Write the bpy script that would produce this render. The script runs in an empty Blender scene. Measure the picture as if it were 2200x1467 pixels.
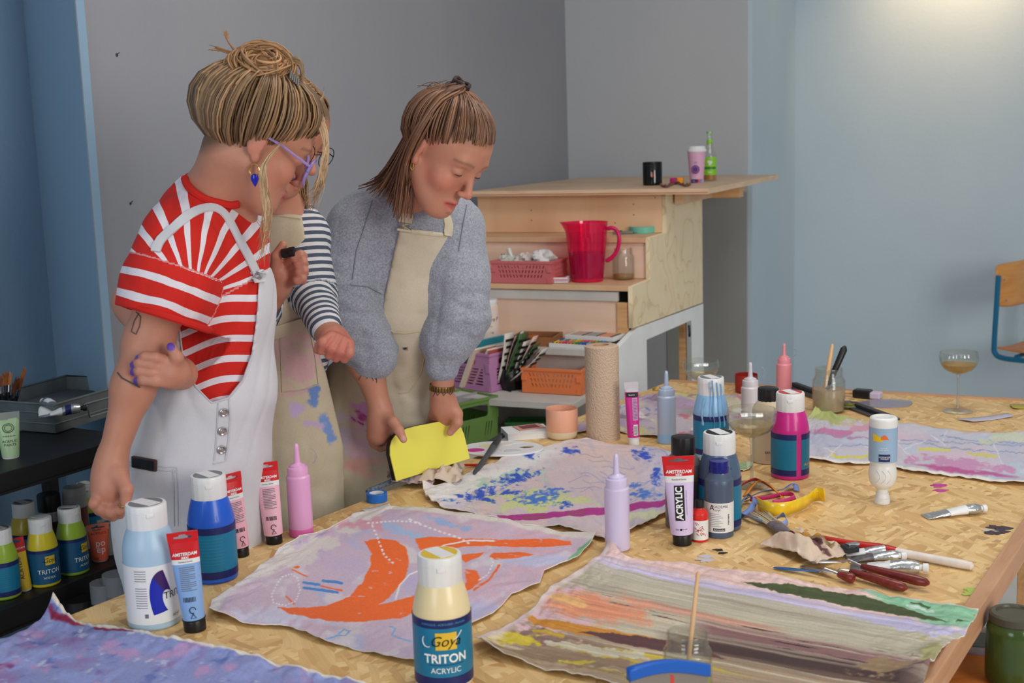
import bpy, bmesh, math, random
import numpy as np
from mathutils import Vector, Matrix
random.seed(7)
RNG = np.random.default_rng(7)
PI = math.pi
scene = bpy.context.scene
C = scene.collection
# ------------------------------------------------------------------ camera
FPX, PITCH, ROLL, CAMZ, TZ = 2700.0, 0.162, -0.031, 1.545, 0.75
AZ = math.radians(23.5)                      # the room is turned against the view
_fw = Vector((0, math.cos(PITCH), -math.sin(PITCH)))
_rt0 = Vector((1, 0, 0))
_up0 = _rt0.cross(_fw)
_rt = _rt0 * math.cos(ROLL) + _up0 * math.sin(ROLL)
_up = -_rt0 * math.sin(ROLL) + _up0 * math.cos(ROLL)
CAMP = Vector((0, 0, CAMZ))
cam_d = bpy.data.cameras.new('camera')
cam = bpy.data.objects.new('camera', cam_d)
C.objects.link(cam)
cam_d.sensor_width = 36.0
cam_d.lens = 36.0 * FPX / 2200.0
cam_d.clip_start = 0.05
m3 = Matrix((_rt, _up, -_fw)).transposed()
cam.matrix_world = Matrix.Translation(CAMP) @ m3.to_4x4()
scene.camera = cam
cam_d.dof.use_dof = True
cam_d.dof.focus_distance = 2.62
cam_d.dof.aperture_fstop = 6.3
# ------------------------------------------------------------------ world and lights
world = bpy.data.worlds.new('world')
scene.world = world
world.use_nodes = True
bg = world.node_tree.nodes['Background']
bg.inputs[0].default_value = (0.80, 0.90, 1.0, 1)
bg.inputs[1].default_value = 0.25
def area_light(name, loc, target, sx, sy, power, col):
 l = bpy.data.lights.new(name, 'AREA')
 l.shape = 'RECTANGLE'; l.size = sx; l.size_y = sy; l.energy = power; l.color = col
 o = bpy.data.objects.new(name, l); C.objects.link(o)
 o.location = loc
 o.rotation_euler = (Vector(target) - Vector(loc)).to_track_quat('-Z', 'Y').to_euler()
 return o
# two tall windows on the street side, behind the photographer
area_light('window_daylight', (3.1, -1.6, 2.2), (0.6, 4.0, 1.0), 2.0, 2.1, 108, (1.0, 0.965, 0.91))
area_light('window_daylight', (-2.0, -2.0, 2.1), (0.9, 4.6, 1.0), 1.6, 2.0, 46, (0.90, 0.95, 1.0))
# the studio's ceiling lamp, high over the table
area_light('ceiling_lamp', (0.75, 2.7, 3.05), (0.75, 2.7, 0), 1.7, 0.9, 23, (1.0, 0.97, 0.93))
# warm ceiling spot over the right wall, just above the picture
sp = bpy.data.lights.new('ceiling_spot', 'SPOT')
sp.energy = 44; sp.color = (1.0, 0.66, 0.36); sp.spot_size = math.radians(100); sp.spot_blend = 1.0; sp.shadow_soft_size = 0.06
spo = bpy.data.objects.new('ceiling_spot', sp); C.objects.link(spo)
spo.location = (2.2, 6.15, 2.75)
spo.rotation_euler = (Vector((2.32, 6.6, 2.25)) - spo.location).to_track_quat('-Z', 'Y').to_euler()
scene.cycles.transparent_max_bounces = 40
vs = scene.view_settings
vs.view_transform = 'Standard'
vs.look = 'None'
vs.gamma = 1.0
vs.exposure = 0.12
vs.use_curve_mapping = False
# ------------------------------------------------------------------ picking real places from the photograph
def ray(px, py):
 return _fw + _rt * ((px - 1100.0) / FPX) - _up * ((py - 733.5) / FPX)
def T(px, py, z=TZ):
 """point on the horizontal plane z under the photograph's pixel"""
 d = ray(px, py); t = (z - CAMZ) / d.z
 return CAMP + d * t
def W(px, py, Y):
 """point at forward distance Y under the photograph's pixel"""
 d = ray(px, py)
 return CAMP + d * (Y / d.y)
def face(p):
 """rotation that turns a thing's -Y side to the camera"""
 return math.atan2(-p[0], p[1])
EX = Vector((math.cos(AZ), -math.sin(AZ), 0))   # along the back wall
EY = Vector((math.sin(AZ), math.cos(AZ), 0))    # along the table and the left wall
RZ = -AZ                                        # z-rotation of everything square to the room
# ------------------------------------------------------------------ materials
def lin(c):
 if isinstance(c, str):
  c = [int(c[i:i+2], 16) for i in (0, 2, 4)]
 out = []
 for v in c[:3]:
  v = v / 255.0
  out.append(v / 12.92 if v <= 0.04045 else ((v + 0.055) / 1.055) ** 2.4)
 return tuple(out) + (1.0,)
MATS = {}
def mat(name, col=(200, 200, 200), rough=0.5, metal=0.0, noise=0.0, nscale=20.0, bump=0.0, bscale=60.0,
  trans=0.0, ior=1.45, alpha=1.0, sss=0.0, coat=0.0, emit=None, estr=0.0, stretch=None, sheen=0.0):
 if name in MATS: return MATS[name]
 m = bpy.data.materials.new(name); m.use_nodes = True
 nt = m.node_tree; b = nt.nodes['Principled BSDF']
 L = nt.links.new
 c = lin(col)
 b.inputs['Base Color'].default_value = c
 b.inputs['Roughness'].default_value = rough
 b.inputs['Metallic'].default_value = metal
 b.inputs['IOR'].default_value = ior
 b.inputs['Transmission Weight'].default_value = trans
 b.inputs['Alpha'].default_value = alpha
 if coat: b.inputs['Coat Weight'].default_value = coat
 if sheen: b.inputs['Sheen Weight'].default_value = sheen
 if sss:
  b.inputs['Subsurface Weight'].default_value = sss
  b.inputs['Subsurface Radius'].default_value = (0.012, 0.005, 0.003)
  b.inputs['Subsurface Scale'].default_value = 1.0
 if emit:
  b.inputs['Emission Color'].default_value = lin(emit); b.inputs['Emission Strength'].default_value = estr
 if noise or bump:
  tc = nt.nodes.new('ShaderNodeTexCoord'); mp = nt.nodes.new('ShaderNodeMapping')
  L(tc.outputs['Object'], mp.inputs['Vector'])
  if stretch: mp.inputs['Scale'].default_value = stretch
 if noise:
  n = nt.nodes.new('ShaderNodeTexNoise'); n.inputs['Scale'].default_value = nscale; n.inputs['Detail'].default_value = 5
  L(mp.outputs['Vector'], n.inputs['Vector'])
  r = nt.nodes.new('ShaderNodeValToRGB')
  r.color_ramp.elements[0].position = 0.3; r.color_ramp.elements[1].position = 0.7
  r.color_ramp.elements[0].color = tuple(v * (1 - noise) for v in c[:3]) + (1,)
  r.color_ramp.elements[1].color = tuple(min(1, v * (1 + noise * 0.6)) for v in c[:3]) + (1,)
  L(n.outputs['Fac'], r.inputs['Fac']); L(r.outputs['Color'], b.inputs['Base Color'])
 if bump:
  n = nt.nodes.new('ShaderNodeTexNoise'); n.inputs['Scale'].default_value = bscale; n.inputs['Detail'].default_value = 4
  L(mp.outputs['Vector'], n.inputs['Vector'])
  bp = nt.nodes.new('ShaderNodeBump'); bp.inputs['Strength'].default_value = bump; bp.inputs['Distance'].default_value = 0.01
  L(n.outputs['Fac'], bp.inputs['Height']); L(bp.outputs['Normal'], b.inputs['Normal'])
 MATS[name] = m
 return m
def vmat(name, rough=0.6, sss=0.0, bump=0.0, bscale=200.0, grain=0.0, gscale=300.0, sheen=0.0, attr='Col', coat=0.0):
 """material coloured by the mesh's own colour attribute, with procedural grain"""
 if name in MATS: return MATS[name]
 m = mat(name, rough=rough, sss=sss, sheen=sheen, coat=coat)
 nt = m.node_tree; b = nt.nodes['Principled BSDF']; L = nt.links.new
 a = nt.nodes.new('ShaderNodeVertexColor'); a.layer_name = attr
 src = a.outputs['Color']
 tc = nt.nodes.new('ShaderNodeTexCoord')
 if grain:
  n = nt.nodes.new('ShaderNodeTexNoise'); n.inputs['Scale'].default_value = gscale; n.inputs['Detail'].default_value = 4
  L(tc.outputs['Object'], n.inputs['Vector'])
  mr = nt.nodes.new('ShaderNodeMapRange')
  mr.inputs['From Min'].default_value = 0.3; mr.inputs['From Max'].default_value = 0.7
  mr.inputs['To Min'].default_value = 1 - grain; mr.inputs['To Max'].default_value = 1 + grain * 0.5
  L(n.outputs['Fac'], mr.inputs['Value'])
  mx = nt.nodes.new('ShaderNodeMix'); mx.data_type = 'RGBA'; mx.blend_type = 'MULTIPLY'; mx.inputs[0].default_value = 1
  L(src, mx.inputs[6]); L(mr.outputs['Result'], mx.inputs[7]); src = mx.outputs[2]
 L(src, b.inputs['Base Color'])
 if bump:
  n = nt.nodes.new('ShaderNodeTexNoise'); n.inputs['Scale'].default_value = bscale; n.inputs['Detail'].default_value = 3
  L(tc.outputs['Object'], n.inputs['Vector'])
  bp = nt.nodes.new('ShaderNodeBump'); bp.inputs['Strength'].default_value = bump; bp.inputs['Distance'].default_value = 0.005
  L(n.outputs['Fac'], bp.inputs['Height']); L(bp.outputs['Normal'], b.inputs['Normal'])
 return m
# ------------------------------------------------------------------ object helpers
def prep(o, parent=None):
 C.objects.link(o)
 if parent is not None: o.parent = parent
 return o
def thing(name, label, cat, loc=(0, 0, 0), rotz=0.0, group=None):
 o = bpy.data.objects.new(name, None)
 o.empty_display_size = 0.05
 C.objects.link(o); o.location = loc; o.rotation_euler = (0, 0, rotz)
 return tag(o, label, cat, group)
def tag(o, label, cat, group=None):
 o['label'] = label; o['category'] = cat
 if group: o['group'] = group
 return o
def struct(o, label=None):
 o['kind'] = 'structure'
 if label: o['label'] = label
 return o
def place(o, loc, rotz=0.0):
 o.location = loc; o.rotation_euler = (0, 0, rotz); return o
def copy_tree(o, parent=None):
 c = o.copy(); C.objects.link(c); c.parent = parent
 for ch in list(o.children): copy_tree(ch, c)
 return c
class MB:
 """collects verts and faces, then links them as ONE mesh object"""
 def __init__(s): s.v = []; s.f = []; s.col = []
 def add(s, vs_, fs_, col=None):
  o = len(s.v); s.v += [tuple(p) for p in vs_]; s.f += [tuple(i + o for i in f) for f in fs_]
  s.col += [col if col is not None else (1, 1, 1, 1)] * len(vs_)
  return s
 def box(s, c, d, M=None, bev=0.0):
  x, y, z = (k / 2.0 for k in d)
  if bev <= 0:
   P = [Vector((sx * x, sy * y, sz * z)) for sz in (-1, 1) for sy in (-1, 1) for sx in (-1, 1)]
   F = [(0, 2, 3, 1), (4, 5, 7, 6), (0, 1, 5, 4), (2, 6, 7, 3), (0, 4, 6, 2), (1, 3, 7, 5)]
  else:
   bm = bmesh.new(); bmesh.ops.create_cube(bm, size=1.0)
   for v in bm.verts: v.co = Vector((v.co.x * d[0], v.co.y * d[1], v.co.z * d[2]))
   bmesh.ops.bevel(bm, geom=list(bm.edges), offset=bev, segments=2, affect='EDGES', profile=0.5)
   bm.verts.index_update()
   P = [v.co.copy() for v in bm.verts]; F = [tuple(v.index for v in f.verts) for f in bm.faces]; bm.free()
  if M is not None: P = [M @ p for p in P]
  c = Vector(c)
  return s.add([p + c for p in P], F)
 def lathe(s, prof, seg=32, c=(0, 0, 0), rib=None, sx=1.0, sy=1.0, M=None):
  """prof: (r,z) pairs bottom to top; rib(i_row, angle)->radius factor"""
  P = []; F = []; n = len(prof)
  for i, (r, z) in enumerate(prof):
   for k in range(seg):
    a = 2 * PI * k / seg
    rr = r * (rib(i, a) if rib else 1.0)
    P.append(Vector((rr * math.cos(a) * sx, rr * math.sin(a) * sy, z)))
  for i in range(n - 1):
   for k in range(seg):
    a, b = i * seg + k, i * seg + (k + 1) % seg
    F.append((a, b, b + seg, a + seg))
  if prof[0][0] > 1e-6: F.append(tuple(reversed(range(seg))))
  if prof[-1][0] > 1e-6: F.append(tuple(range((n - 1) * seg, n * seg)))
  if M is not None: P = [M @ p for p in P]
  c = Vector(c)
  return s.add([p + c for p in P], F)
 def tube(s, pts, rad, seg=8, caps=True, col=None, flat=1.0):
  pts = [Vector(p) for p in pts]; n = len(pts)
  if not hasattr(rad, '__len__'): rad = [rad] * n
  P = []; F = []
  up = Vector((0, 0, 1)); prev = None
  for i, p in enumerate(pts):
   t = (pts[min(i + 1, n - 1)] - pts[max(i - 1, 0)])
   t = t.normalized() if t.length > 1e-9 else Vector((0, 0, 1))
   if prev is None:
    a = t.cross(up)
    if a.length < 1e-3: a = t.cross(Vector((1, 0, 0)))
   else: a = prev - t * prev.dot(t)
   if a.length < 1e-6: a = t.cross(Vector((1, 0, 0)))
   a.normalize(); b = t.cross(a); prev = a
   for k in range(seg):
    q = 2 * PI * k / seg
    P.append(p + a * (rad[i] * math.cos(q)) + b * (rad[i] * flat * math.sin(q)))
  for i in range(n - 1):
   for k in range(seg):
    a_, b_ = i * seg + k, i * seg + (k + 1) % seg
    F.append((a_, b_, b_ + seg, a_ + seg))
  if caps: F += [tuple(reversed(range(seg))), tuple(range((n - 1) * seg, n * seg))]
  return s.add(P, F, col)
 def loft(s, rings, caps=True, M=None):
  seg = len(rings[0]); P = [Vector(p) for r in rings for p in r]; F = []
  for i in range(len(rings) - 1):
   for k in range(seg):
    a, b = i * seg + k, i * seg + (k + 1) % seg
    F.append((a, b, b + seg, a + seg))
  if caps: F += [tuple(reversed(range(seg))), tuple(range((len(rings) - 1) * seg, len(rings) * seg))]
  if M is not None: P = [M @ p for p in P]
  return s.add(P, F)
 def grid(s, fn, nu, nv):
  P = [Vector(fn(i / (nu - 1), j / (nv - 1))) for j in range(nv) for i in range(nu)]
  F = [(j * nu + i, j * nu + i + 1, (j + 1) * nu + i + 1, (j + 1) * nu + i) for j in range(nv - 1) for i in range(nu - 1)]
  return s.add(P, F)
 def xf(s, M):
  s.v = [tuple(M @ Vector(p)) for p in s.v]; return s
 def mesh(s, name):
  me = bpy.data.meshes.new(name); me.from_pydata(s.v, [], s.f); me.update(); return me
 def obj(s, name, m=None, parent=None, smooth=True, ang=35, solid=0.0, vcol=False, subsurf=0):
  me = s.mesh(name)
  if vcol:
   a = me.color_attributes.new('Col', 'FLOAT_COLOR', 'POINT')
   a.data.foreach_set('color', np.array(s.col, dtype=np.float32).ravel())
  o = bpy.data.objects.new(name, me); prep(o, parent)
  finish(o, m, smooth, ang)
  if solid:
   md = o.modifiers.new('solid', 'SOLIDIFY'); md.thickness = solid; md.offset = 0
  if subsurf:
   md = o.modifiers.new('sub', 'SUBSURF'); md.levels = subsurf; md.render_levels = subsurf
  return o
def finish(o, m, smooth=True, ang=35):
 me = o.data
 if m is not None: me.materials.append(m)
 if smooth:
  me.polygons.foreach_set('use_smooth', [True] * len(me.polygons))
  if ang < 180: me.set_sharp_from_angle(angle=math.radians(ang))
 me.update()
def curve_mesh(splines, thick, name='plate', bev=0.0):
 """flat plate in XY with holes: splines = [outline, hole, hole...] as 2D point lists"""
 cu = bpy.data.curves.new(name, 'CURVE'); cu.dimensions = '2D'; cu.fill_mode = 'BOTH'; cu.extrude = max(thick / 2.0 - bev, 0)
 if bev: cu.bevel_depth = bev; cu.bevel_resolution = 1
 for pts in splines:
  sp_ = cu.splines.new('POLY'); sp_.points.add(len(pts) - 1)
  for q, p in zip(sp_.points, pts): q.co = (p[0], p[1], 0, 1)
  sp_.use_cyclic_u = True
 o = bpy.data.objects.new(name, cu)
 me = bpy.data.meshes.new_from_object(o)
 bpy.data.objects.remove(o); bpy.data.curves.remove(cu)
 return me
def plate(name, splines, thick, m, parent=None, M=None, fn=None, smooth=False, bev=0.0):
 me = curve_mesh(splines, thick, name, bev)
 if M is not None: me.transform(M)
 if fn:
  for v in me.vertices: v.co = fn(v.co)
 me.name = name
 me.materials.clear()
 o = bpy.data.objects.new(name, me); prep(o, parent); finish(o, m, smooth)
 return o
def rrect(x0, y0, x1, y1, r, n=4):
 P = []
 for cx, cy, a0 in ((x1 - r, y1 - r, 0), (x0 + r, y1 - r, PI / 2), (x0 + r, y0 + r, PI), (x1 - r, y0 + r, 3 * PI / 2)):
  for k in range(n + 1):
   a = a0 + PI / 2 * k / n; P.append((cx + r * math.cos(a), cy + r * math.sin(a)))
 return P
FONTM = {}
def text(s, size, m, parent, fn, name='lettering', ext=0.0, shear=0.0, sx=1.0, bold=0.0, align='CENTER', space=1.0, lsp=1.0):
 cu = bpy.data.curves.new(name, 'FONT'); cu.body = s; cu.size = size; cu.align_x = align; cu.align_y = 'CENTER'
 cu.shear = shear; cu.space_character = space; cu.space_line = lsp; cu.offset = bold; cu.resolution_u = 3
 o = bpy.data.objects.new(name, cu)
 me = bpy.data.meshes.new_from_object(o)
 bpy.data.objects.remove(o); bpy.data.curves.remove(cu)
 for v in me.vertices: v.co = fn(v.co.x * sx, v.co.y)
 me.name = name; me.materials.clear()
 o = bpy.data.objects.new(name, me); prep(o, parent); finish(o, m, False)
 return o
def on_cyl(R, z0, a0=0.0, rot=0.0):
 """maps flat text onto an upright cylinder whose front is -Y"""
 ca, sa = math.cos(rot), math.sin(rot)
 def f(x, y):
  x, y = x * ca - y * sa, x * sa + y * ca
  a = a0 + x / R
  return Vector((R * math.sin(a), -R * math.cos(a), z0 + y))
 return f
def patch(name, R, a0, a1, z0, z1, m, parent, n=14, taper=0.0):
 """a piece of label wrapped on a cylinder, angles in radians from the front (-Y)"""
 b = MB()
 b.grid(lambda u, v: ((R) * math.sin(a0 + (a1 - a0) * u), -R * math.cos(a0 + (a1 - a0) * u), z0 + (z1 - z0) * v), n, 2)
 return b.obj(name, m, parent)
def noise2(x, y, seed=0):
 """smooth pseudo-noise in about -1..1 (numpy friendly)"""
 r = np.random.default_rng(seed); s = 0; tot = 0
 for o in range(4):
  for k in range(3):
   a = r.uniform(0, 2 * PI); f = (2 ** o) * r.uniform(0.8, 1.25); ph = r.uniform(0, 6.28); am = 0.6 ** o
   s = s + am * np.sin(f * (x * np.cos(a) + y * np.sin(a)) + ph + 1.3 * np.sin(f * 0.7 * (y * np.cos(a) - x * np.sin(a)) + ph * 2)); tot += am
 return s / (tot * 0.6)
# ================================================================== ROOM
def nodes_mat(name):
 m = bpy.data.materials.new(name); m.use_nodes = True
 nt = m.node_tree; MATS[name] = m
 return m, nt, nt.nodes['Principled BSDF'], nt.links.new, nt.nodes.new
def ramp(nt, stops, interp='LINEAR'):
 r = nt.nodes.new('ShaderNodeValToRGB'); cr = r.color_ramp; cr.interpolation = interp
 while len(cr.elements) < len(stops): cr.elements.new(0.5)
 for e, (p, c) in zip(cr.elements, stops): e.position = p; e.color = lin(c)
 return r
def wall_material(name, c0, c1):
 m, nt, b, L, N = nodes_mat(name)
 tc = N('ShaderNodeTexCoord'); n = N('ShaderNodeTexNoise'); n.inputs['Scale'].default_value = 1.1; n.inputs['Detail'].default_value = 3
 L(tc.outputs['Object'], n.inputs['Vector'])
 r = ramp(nt, [(0.35, c0), (0.65, c1)]); L(n.outputs['Fac'], r.inputs['Fac']); L(r.outputs['Color'], b.inputs['Base Color'])
 n2 = N('ShaderNodeTexNoise'); n2.inputs['Scale'].default_value = 45; n2.inputs['Detail'].default_value = 5; L(tc.outputs['Object'], n2.inputs['Vector'])
 bp = N('ShaderNodeBump'); bp.inputs['Strength'].default_value = 0.12; bp.inputs['Distance'].default_value = 0.01
 L(n2.outputs['Fac'], bp.inputs['Height']); L(bp.outputs['Normal'], b.inputs['Normal'])
 b.inputs['Roughness'].default_value = 0.75
 return m
wall_material('wall_grey', (148, 150, 158), (154, 155, 161))
wall_material('wall_blue', (130, 158, 182), (136, 164, 186))
wall_material('wall_back', (180, 183, 188), (186, 188, 192))
wall_material('wall_pale', (186, 204, 216), (194, 210, 220))
wall_material('plaster_raw', (150, 152, 150), (170, 168, 160))
wall_material('ceiling_white', (225, 226, 226), (230, 230, 230))
mat('floor_paint', (205, 206, 204), 0.55, noise=0.08, nscale=4)
CEIL = 3.1
def wall(name, p0, p1, m, z0=0.0, z1=CEIL, th=0.12, label=None):
 """upright slab; its visible face runs from p0 to p1, body behind (left of travel)"""
 p0 = Vector((p0[0], p0[1], 0)); p1 = Vector((p1[0], p1[1], 0)); d = (p1 - p0); L_ = d.length; d.normalize()
 n = Vector((-d.y, d.x, 0))
 b = MB(); M = Matrix((d, n, Vector((0, 0, 1)))).transposed()
 b.box((L_ / 2, th / 2, (z0 + z1) / 2), (L_, th, z1 - z0))
 o = b.obj(name, MATS[m], None, smooth=False)
 o.matrix_world = Matrix.Translation(p0) @ M.to_4x4()
 return struct(o, label)
COR = Vector((0.308, 6.313, 0))                       # inner corner behind the counter
WE = COR - EY * 3.40                                   # outer edge of the left wall
ALC = Vector((WE.x - 0.30, WE.y + 0.46, 0))            # inner corner of the blue alcove
wall('wall_left', WE, COR, 'wall_grey', th=0.004, label='grey-lilac painted wall behind the three people')
wall('wall_alcove', ALC, WE, 'wall_blue', th=0.02)
wall('wall_rack', ALC - EY * 3.2, ALC, 'wall_blue')
BE = COR + EX * 0.90                                   # where the back wall ends
wall('wall_back', COR, BE, 'wall_back', th=0.02)
RB = BE + EY * 1.05
wall('wall_return', RB, BE, 'wall_pale', th=0.02)
wall('wall_right', RB - EX * 0.1, RB + EX * 3.2, 'wall_pale', label='pale blue painted wall on the right')
b = MB(); b.box((0.6, 3.0, -0.05), (9, 11, 0.1)); struct(b.obj('floor', MATS['floor_paint'], None, smooth=False))
b = MB(); b.box((0.6, 3.6, CEIL + 0.05), (9, 9.6, 0.1)); struct(b.obj('ceiling', MATS['ceiling_white'], None, smooth=False))
# unpainted plaster patch low on the back wall, beside the counter, and the painted corner strip
b = MB()
rngp = random.Random(3)
P = [(0.0, 0.0)]
o_ = COR + EX * 0.50 - EY * 0.004
outl = [(0.0, 0.02), (0.395, 0.02), (0.395, 1.25), (0.0, 1.27)]
pp = plate('trim_1', [outl], 0.004, MATS['plaster_raw'], None,
     M=Matrix.Translation(o_) @ Matrix((EX, Vector((0, 0, 1)), -EY)).transposed().to_4x4())
struct(pp, 'bare grey plaster patch on the back wall under the counter')
# a couple of plug marks on the left wall
mat('mark_dark', (60, 62, 66), 0.9)
for k, (px, py) in enumerate([(280, 437), (288, 532), (251, 118)]):
 d_ = ray(px, py); n_ = EX
 t = (COR - CAMP).dot(n_) / d_.dot(n_); p = CAMP + d_ * t
 b = MB()
 b.lathe([(0.0035 + 0.001 * k, 0), (0.004, 0.0015), (0.0, 0.002)], 7)
 b.tube([(0.002, 0.002, 0.001), (0.009, 0.006, 0.001)], 0.0012, 5)
 o = b.obj('plug_mark', MATS['mark_dark'], None)
 o.matrix_world = Matrix.Translation(p) @ Matrix((EY, Vector((0, 0, 1)), EX)).transposed().to_4x4()
 tag(o, ['dark chipped plug hole on the left wall, beside the striped shoulder', 'lowest dark chip in the left wall near the striped sleeve', 'topmost small mark high on the left wall'][k], 'wall mark')
# ------------------------------------------------------------------ woods
def osb_material(name='osb'):
 m, nt, b, L, N = nodes_mat(name)
 tc = N('ShaderNodeTexCoord')
 prev = None; prevh = None
 cols = [[(0.0, (192, 148, 92)), (0.25, (214, 172, 112)), (0.6, (226, 186, 124)), (1.0, (240, 208, 150))],
   [(0.0, (204, 160, 100)), (0.3, (220, 180, 120)), (0.7, (230, 194, 136)), (1.0, (210, 168, 108))],
   [(0.0, (198, 152, 92)), (0.4, (222, 182, 122)), (0.9, (238, 206, 150)), (1.0, (168, 120, 70))]]
 for i, (rot, sx, sy) in enumerate([(0.3, 13, 62), (1.35, 15, 78), (2.4, 12, 60), (0.85, 17, 90), (1.95, 15, 74)]):
  mp = N('ShaderNodeMapping'); mp.vector_type = 'TEXTURE'
  mp.inputs['Rotation'].default_value = (0, 0, rot); mp.inputs['Scale'].default_value = (1 / sx, 1 / sy, 1)
  mp.inputs['Location'].default_value = (0.37 * i, 0.21 * i, 0)
  nz = N('ShaderNodeTexNoise'); nz.inputs['Scale'].default_value = 7; L(tc.outputs['Object'], nz.inputs['Vector'])
  ad = N('ShaderNodeVectorMath'); ad.operation = 'MULTIPLY_ADD'; ad.inputs[1].default_value = (0.03, 0.03, 0);
  L(nz.outputs['Color'], ad.inputs[0]); L(tc.outputs['Object'], ad.inputs[2])
  L(ad.outputs[0], mp.inputs['Vector'])
  vo = N('ShaderNodeTexVoronoi'); vo.voronoi_dimensions = '2D'; vo.inputs['Scale'].default_value = 1.0
  L(mp.outputs[0], vo.inputs['Vector'])
  sep = N('ShaderNodeSeparateColor'); L(vo.outputs['Color'], sep.inputs[0])
  r = ramp(nt, cols[i % 3]); L(sep.outputs[0], r.inputs['Fac'])
  mf = N('ShaderNodeMapping'); mf.inputs['Scale'].default_value = (1.5, 22, 1); L(mp.outputs[0], mf.inputs['Vector'])
  fn = N('ShaderNodeTexNoise'); fn.inputs['Scale'].default_value = 0.5; L(mf.outputs[0], fn.inputs['Vector'])
  mr = N('ShaderNodeMapRange'); mr.inputs['To Min'].default_value = 0.82; mr.inputs['To Max'].default_value = 1.14; L(fn.outputs['Fac'], mr.inputs['Value'])
  mx = N('ShaderNodeMix'); mx.data_type = 'RGBA'; mx.blend_type = 'MULTIPLY'; mx.inputs[0].default_value = 1
  L(r.outputs['Color'], mx.inputs[6]); L(mr.outputs[0], mx.inputs[7])
  if prev is None: prev = mx.outputs[2]; prevh = sep.outputs[1]
  else:
   gt = N('ShaderNodeMath'); gt.operation = 'GREATER_THAN'; gt.inputs[1].default_value = 0.58
   L(sep.outputs[2], gt.inputs[0])
   m2 = N('ShaderNodeMix'); m2.data_type = 'RGBA'; L(gt.outputs[0], m2.inputs[0]); L(prev, m2.inputs[6]); L(mx.outputs[2], m2.inputs[7]); prev = m2.outputs[2]
   m3_ = N('ShaderNodeMix'); m3_.data_type = 'FLOAT'; L(gt.outputs[0], m3_.inputs[0]); L(prevh, m3_.inputs[2]); L(sep.outputs[1], m3_.inputs[3]); prevh = m3_.outputs[0]
 L(prev, b.inputs['Base Color'])
 bp = N('ShaderNodeBump'); bp.inputs['Strength'].default_value = 0.35; bp.inputs['Distance'].default_value = 0.002
 L(prevh, bp.inputs['Height']); L(bp.outputs['Normal'], b.inputs['Normal'])
 b.inputs['Roughness'].default_value = 0.5
 return m
osb_material()
def wood_material(name, c0, c1, c2, scale=(3, 30, 30), rough=0.5, knots=False, dist=2.0, wave=6.0):
 """grain runs along object X"""
 m, nt, b, L, N = nodes_mat(name)
 tc = N('ShaderNodeTexCoord'); mp = N('ShaderNodeMapping'); mp.inputs['Scale'].default_value = scale
 L(tc.outputs['Object'], mp.inputs['Vector'])
 n = N('ShaderNodeTexNoise'); n.inputs['Scale'].default_value = 1.0; n.inputs['Detail'].default_value = 6; n.inputs['Distortion'].default_value = dist
 L(mp.outputs[0], n.inputs['Vector'])
 r = ramp(nt, [(0.3, c0), (0.5, c1), (0.72, c2)]); L(n.outputs['Fac'], r.inputs['Fac'])
 L(r.outputs['Color'], b.inputs['Base Color']); b.inputs['Roughness'].default_value = rough
 bp = N('ShaderNodeBump'); bp.inputs['Strength'].default_value = 0.08; bp.inputs['Distance'].default_value = 0.003
 L(n.outputs['Fac'], bp.inputs['Height']); L(bp.outputs['Normal'], b.inputs['Normal'])
 return m
wood_material('ply_top', (214, 178, 144), (226, 192, 158), (234, 204, 172), (4, 4, 40))
wood_material('ply_front', (214, 170, 130), (226, 184, 144), (232, 194, 156), (5, 5, 1.2), dist=0.6)
wood_material('ply_pink', (226, 190, 164), (234, 200, 176), (236, 206, 184), (3, 3, 20), dist=0.4)
wood_material('pine', (196, 146, 96), (212, 164, 114), (222, 178, 130), (2.5, 30, 30))
wood_material('wood_strip', (176, 128, 94), (190, 142, 106), (200, 154, 118), (2, 30, 30))
wood_material('wood_orange', (196, 108, 40), (212, 124, 50), (222, 138, 62), (3, 18, 18), rough=0.35)
wood_material('wood_chair', (214, 140, 62), (224, 152, 72), (230, 162, 84), (3, 18, 18), rough=0.35)
wood_material('wood_pale', (206, 160, 112), (220, 178, 132), (228, 190, 146), (20, 20, 3), rough=0.5)
wood_material('wood_redbrown', (96, 30, 26), (116, 38, 32), (134, 48, 40), (6, 50, 50), rough=0.28)
# birch-like contour figure of the rotary-cut side panel
def swirl_material():
 m, nt, b, L, N = nodes_mat('ply_swirl')
 tc = N('ShaderNodeTexCoord'); n = N('ShaderNodeTexNoise'); n.inputs['Scale'].default_value = 4.6; n.inputs['Detail'].default_value = 2.0
 L(tc.outputs['Object'], n.inputs['Vector'])
 ml = N('ShaderNodeMath'); ml.operation = 'MULTIPLY'; ml.inputs[1].default_value = 7; L(n.outputs['Fac'], ml.inputs[0])
 fr = N('ShaderNodeMath'); fr.operation = 'FRACT'; L(ml.outputs[0], fr.inputs[0])
 r = ramp(nt, [(0.0, (222, 196, 150)), (0.10, (236, 216, 176)), (0.6, (242, 222, 186)), (0.94, (238, 218, 178)), (1.0, (224, 198, 152))])
 L(fr.outputs[0], r.inputs['Fac']); L(r.outputs['Color'], b.inputs['Base Color']); b.inputs['Roughness'].default_value = 0.55
swirl_material()
mat('white_paint', (240, 240, 240), 0.45, noise=0.05, nscale=6)
mat('white_old', (206, 202, 196), 0.6, noise=0.12, nscale=9)
mat('black_gap', (12, 12, 12), 0.9)
mat('black_metal', (20, 20, 22), 0.45, noise=0.2, nscale=30)
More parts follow.
